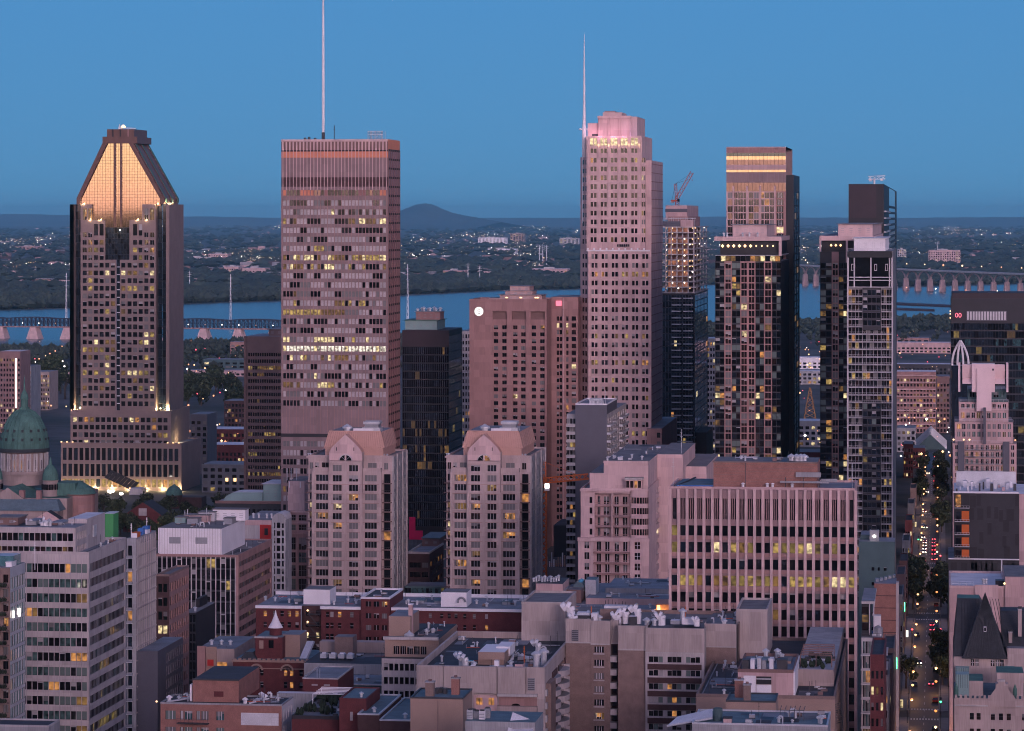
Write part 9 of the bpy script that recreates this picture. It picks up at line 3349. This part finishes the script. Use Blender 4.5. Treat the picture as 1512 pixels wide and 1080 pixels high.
# ---- power pylons and masts
for lab, px, yb, yt in (('tall pale pylon standing in the river left of the granite skyscraper', 98, 470, 403), ('tall pale pylon standing by the truss bridge right of the granite skyscraper', 340.5, 478, 405), ('grey mast on the far bank right of the granite skyscraper', 280, 430, 400), ('pale pylon in the river right of the slate slab tower', 602, 474, 390), ('thin pylon on the far bank, first right of the slate slab tower', 691, 420, 389), ('thin pylon on the far bank, second right of the slate slab tower', 708.5, 418, 392), ('left of three masts close together on the far bank', 796.5, 393, 362), ('middle of three masts close together on the far bank', 801.5, 393, 360), ('right of three masts close together on the far bank', 807, 393, 362), ('thin mast beside the arched bridge at right', 1384, 375, 357)):
 X, Y = gnd(px, yb)
 S_ = Tat(px, Y) / FOC
 ck = thing('lattice_pylon', lab, 'pylon', (X, Y, 0))
 h = (yb - yt) * S_
 m = MB()
 for sx in (-1, 1):
  for sy in (-1, 1):
   m.bar((sx * h * .016, sy * h * .016, 0), (sx * .3, sy * .3, h), max(.25, .2 * S_), 'crane_white')
 for k in range(9):
  f0, f1 = k / 9, (k + 1) / 9
  w0, w1 = h * .016 * (1 - f0), h * .016 * (1 - f1)
  m.bar((-w0, -w0, h * f0), (w1, -w1, h * f1), .15 * S_, 'crane_white')
  m.bar((w0, -w0, h * f0), (-w1, -w1, h * f1), .15 * S_, 'crane_white')
 m.build('tower', ck)
 m = MB()
 for f in (.72, .82, .92):
  m.bar((-3.2 * S_, 0, h * f), (3.2 * S_, 0, h * f), .18 * S_, 'crane_white')
 m.build('cross_arm', ck)
# ---- steel truss bridge on the left
A = Vector((*gnd(-70, 499), 0))
B = Vector((*gnd(470, 505), 0))
d = B - A
ang = math.atan2(d.y, d.x)
Lb = d.length
br = thing('truss_bridge', 'long steel truss bridge on stone piers across the river at left', 'bridge', (A.x, A.y, 0), ang)
zd = 16.0
m = MB()
m.box(0, Lb, -5, 5, zd - 1.6, zd, 'rose_stone')
m.build('deck', br)
pmat('truss_steel', (0.035, 0.045, 0.07), var=0)
hx = MB()
nb = int(Lb / 5.6)
for i in range(nb):
 x0_, x1_ = Lb * i / nb, Lb * (i + 1) / nb
 h0 = 9.5 + 1.6 * abs(math.sin(x0_ / 75 * math.pi))
 h1 = 9.5 + 1.6 * abs(math.sin(x1_ / 75 * math.pi))
 for y in (-5, 5):
  hx.bar((x0_, y, zd + h0), (x1_, y, zd + h1), .95, 'truss_steel')
  hx.bar((x0_, y, zd), (x1_, y, zd + h1), .33, 'truss_steel')
  hx.bar((x0_, y, zd + h0), (x1_, y, zd), .33, 'truss_steel')
  hx.bar((x0_, y, zd), (x0_, y, zd + h0), .7, 'truss_steel')
hx.build('truss', br, kind='stuff')
for i in range(11):
 x = 22 + i * 46
 if x > Lb - 5:
  break
 m = MB()
 m.wedge([(x - 8, -10, -1), (x + 9, -10, -1), (x + 9, 8, -1), (x - 8, 8, -1)], [(x - 4, -6, zd - 1.61), (x + 4, -6, zd - 1.61), (x + 4, 6, zd - 1.61), (x - 4, 6, zd - 1.61)], 'pink_stone')
 m.build('pier', br)
lm = MB()
for i in range(22):
 spark(lm, 10 + i * Lb / 22, -6, zd + 4, .6, 'lamp_white' if i % 3 else 'lamp_warm')
lm.build('bridge_light', br, kind='stuff')
# ---- concrete bridge on the right
A = Vector((*gnd(1166, 421), 0))
B = Vector((*gnd(1600, 440), 0))
d = B - A
br = thing('arched_bridge', 'long pale concrete bridge on arched piers across the river at right', 'bridge', (A.x, A.y, 0), math.atan2(d.y, d.x))
Lb = d.length
zd = lambda x: 47 - 5 * x / Lb
m = MB()
npi = 24
for i in range(npi):
 x0_, x1_ = Lb * i / npi, Lb * (i + 1) / npi
 m.faces([(x0_, -12, zd(x0_) - 3.2), (x1_, -12, zd(x1_) - 3.2), (x1_, -12, zd(x1_)), (x0_, -12, zd(x0_)), (x0_, 12, zd(x0_) - 3.2), (x1_, 12, zd(x1_) - 3.2), (x1_, 12, zd(x1_)), (x0_, 12, zd(x0_))], [(0, 1, 2, 3), (3, 2, 6, 7), (5, 4, 7, 6), (4, 5, 1, 0)], 'concrete_pale')
m.build('deck', br)
for i in range(npi):
 x = Lb * (i + .5) / npi
 w = Lb / npi
 zt = zd(x) - 3.21
 m = MB()
 for y in (0,):
  m.wedge([(x - 3.2, y - 7, -1), (x + 3.2, y - 7, -1), (x + 3.2, y + 7, -1), (x - 3.2, y + 7, -1)], [(x - 2.2, y - 5, zt * .6), (x + 2.2, y - 5, zt * .6), (x + 2.2, y + 5, zt * .6), (x - 2.2, y + 5, zt * .6)], 'pink_panel')
  for s in (-1, 1):
   pv_ = None
   for k in range(6):
    f = k / 5
    p = (x + s * (1.5 + (w * .5 - 1.5) * f ** 1.7), y, zt * .55 + (zt * .45 - 1.2) * math.sin(f * math.pi / 2))
    if pv_:
     m.bar(pv_, p, 2.2 - .8 * f, 'pink_panel')
    pv_ = p
 m.build('pier', br)
lm = MB()
for i in range(16):
 x = Lb * (i + .3) / 16
 spark(lm, x, -11, zd(x) + 11, 2.6 if i in (9, 10) else 1.7, 'lamp_gold' if i % 3 else 'lamp_warm')
for i in range(6):
 x = Lb * (.36 + .1 * i)
 spark(lm, x, -14, 6, 1.6, 'lamp_warm' if i % 2 else 'lamp_white')
lm.build('bridge_light', br, kind='stuff')
for lab, pts in (('breakwater', [(1318, 448), (1405, 452), (1405, 454), (1318, 450.5)]), ('breakwater', [(1318, 456), (1380, 458.5), (1380, 460), (1318, 458)])):
 m = MB()
 q = [gnd(*p) for p in pts]
 m.prism(q[::-1], -.5, 2.2, 'dark_brick')
 m.build('breakwater', kind='structure')
# ---- hills on the horizon
def hill(pts, Y, base=336, thick=6000, seed=0):
 rn = random.Random(seed)
 m = MB()
 prof = []
 n = 90
 for i in range(n + 1):
  px = pts[0][0] + (pts[-1][0] - pts[0][0]) * i / n
  py = shore(px, pts) + rn.uniform(-.35, .35)
  prof.append((Xat(px, Y), max(1.0, Zat(px, py, Y))))
 for (xa, za), (xc, zc_) in zip(prof, prof[1:]):
  rows_ = [(-thick * .5, 0), (-thick * .22, .55), (0, 1), (thick * .3, .5), (thick * .6, 0)]
  for (ya, fa), (yb, fb) in zip(rows_, rows_[1:]):
   m.poly([(xa, Y + ya, za * fa), (xc, Y + ya, zc_ * fa), (xc, Y + yb, zc_ * fb), (xa, Y + yb, za * fb)], 'hill_forest')
 m.build('hill', kind='structure', smooth=True)
hill([(560, 328), (590, 312), (605, 306), (616, 302), (628, 300.5), (640, 302.5), (655, 309.5), (670, 315), (690, 319), (712, 323), (740, 328)], 40000, seed=1)
hill([(-220, 319), (-20, 317), (20, 316), (50, 316.5), (90, 318), (200, 320.5), (300, 320), (420, 322), (600, 322.5), (900, 321.5), (1030, 320.5), (1060, 320), (1120, 321), (1330, 322), (1470, 321), (1512, 320.5), (1700, 322)], 54000, seed=3)
byname = {}
for o in COL.objects:
 if o.get('group'):
  byname.setdefault(o['group'], []).append(o)
near = lambda o: o.location.y
left = lambda o: px_of(o.location.x, o.location.y)
for g, key, fmt in (('street trees on the right pavement', near, 'street tree on the right pavement, %s from the near end'), ('street trees on the left pavement', near, 'street tree on the left pavement, %s from the near end'), ('park trees in front of the granite skyscraper', left, 'park tree between cathedral and brown office block, %s from the left'), ('trees right of the granite skyscraper', left, 'tree among low blocks right of the granite skyscraper, %s from left'), ('trees behind the dome', left, 'tree among low blocks behind the green dome, %s from the left'), ('parked cars at the left kerb', near, 'unlit car at the left kerb of the street, %s from near end'), ('parked cars at the right kerb', near, 'unlit car at the right kerb of the street, %s from near end'), ('street lamps on the left pavement', near, 'orange street lamp on the left pavement, %s from the near end'), ('street lamps on the right pavement', near, 'orange street lamp on the right pavement, %s from the near end'), ('cars with headlights on', near, 'car coming down the street with bright headlights, %s from near end'), ('cars with tail lights on', near, 'car driving up the street with red lights, %s from near end'), ('red traffic lights at the crossings', near, 'traffic light showing red at a crossing, %s from the near end'), ('green traffic lights at the crossings', near, 'traffic light showing green at a crossing, %s from the near end'), ('plaza lamps below the granite skyscraper', left, 'white plaza lamp below the granite skyscraper, %s from the left')):
 ordinals(byname.get(g, []), key, fmt)
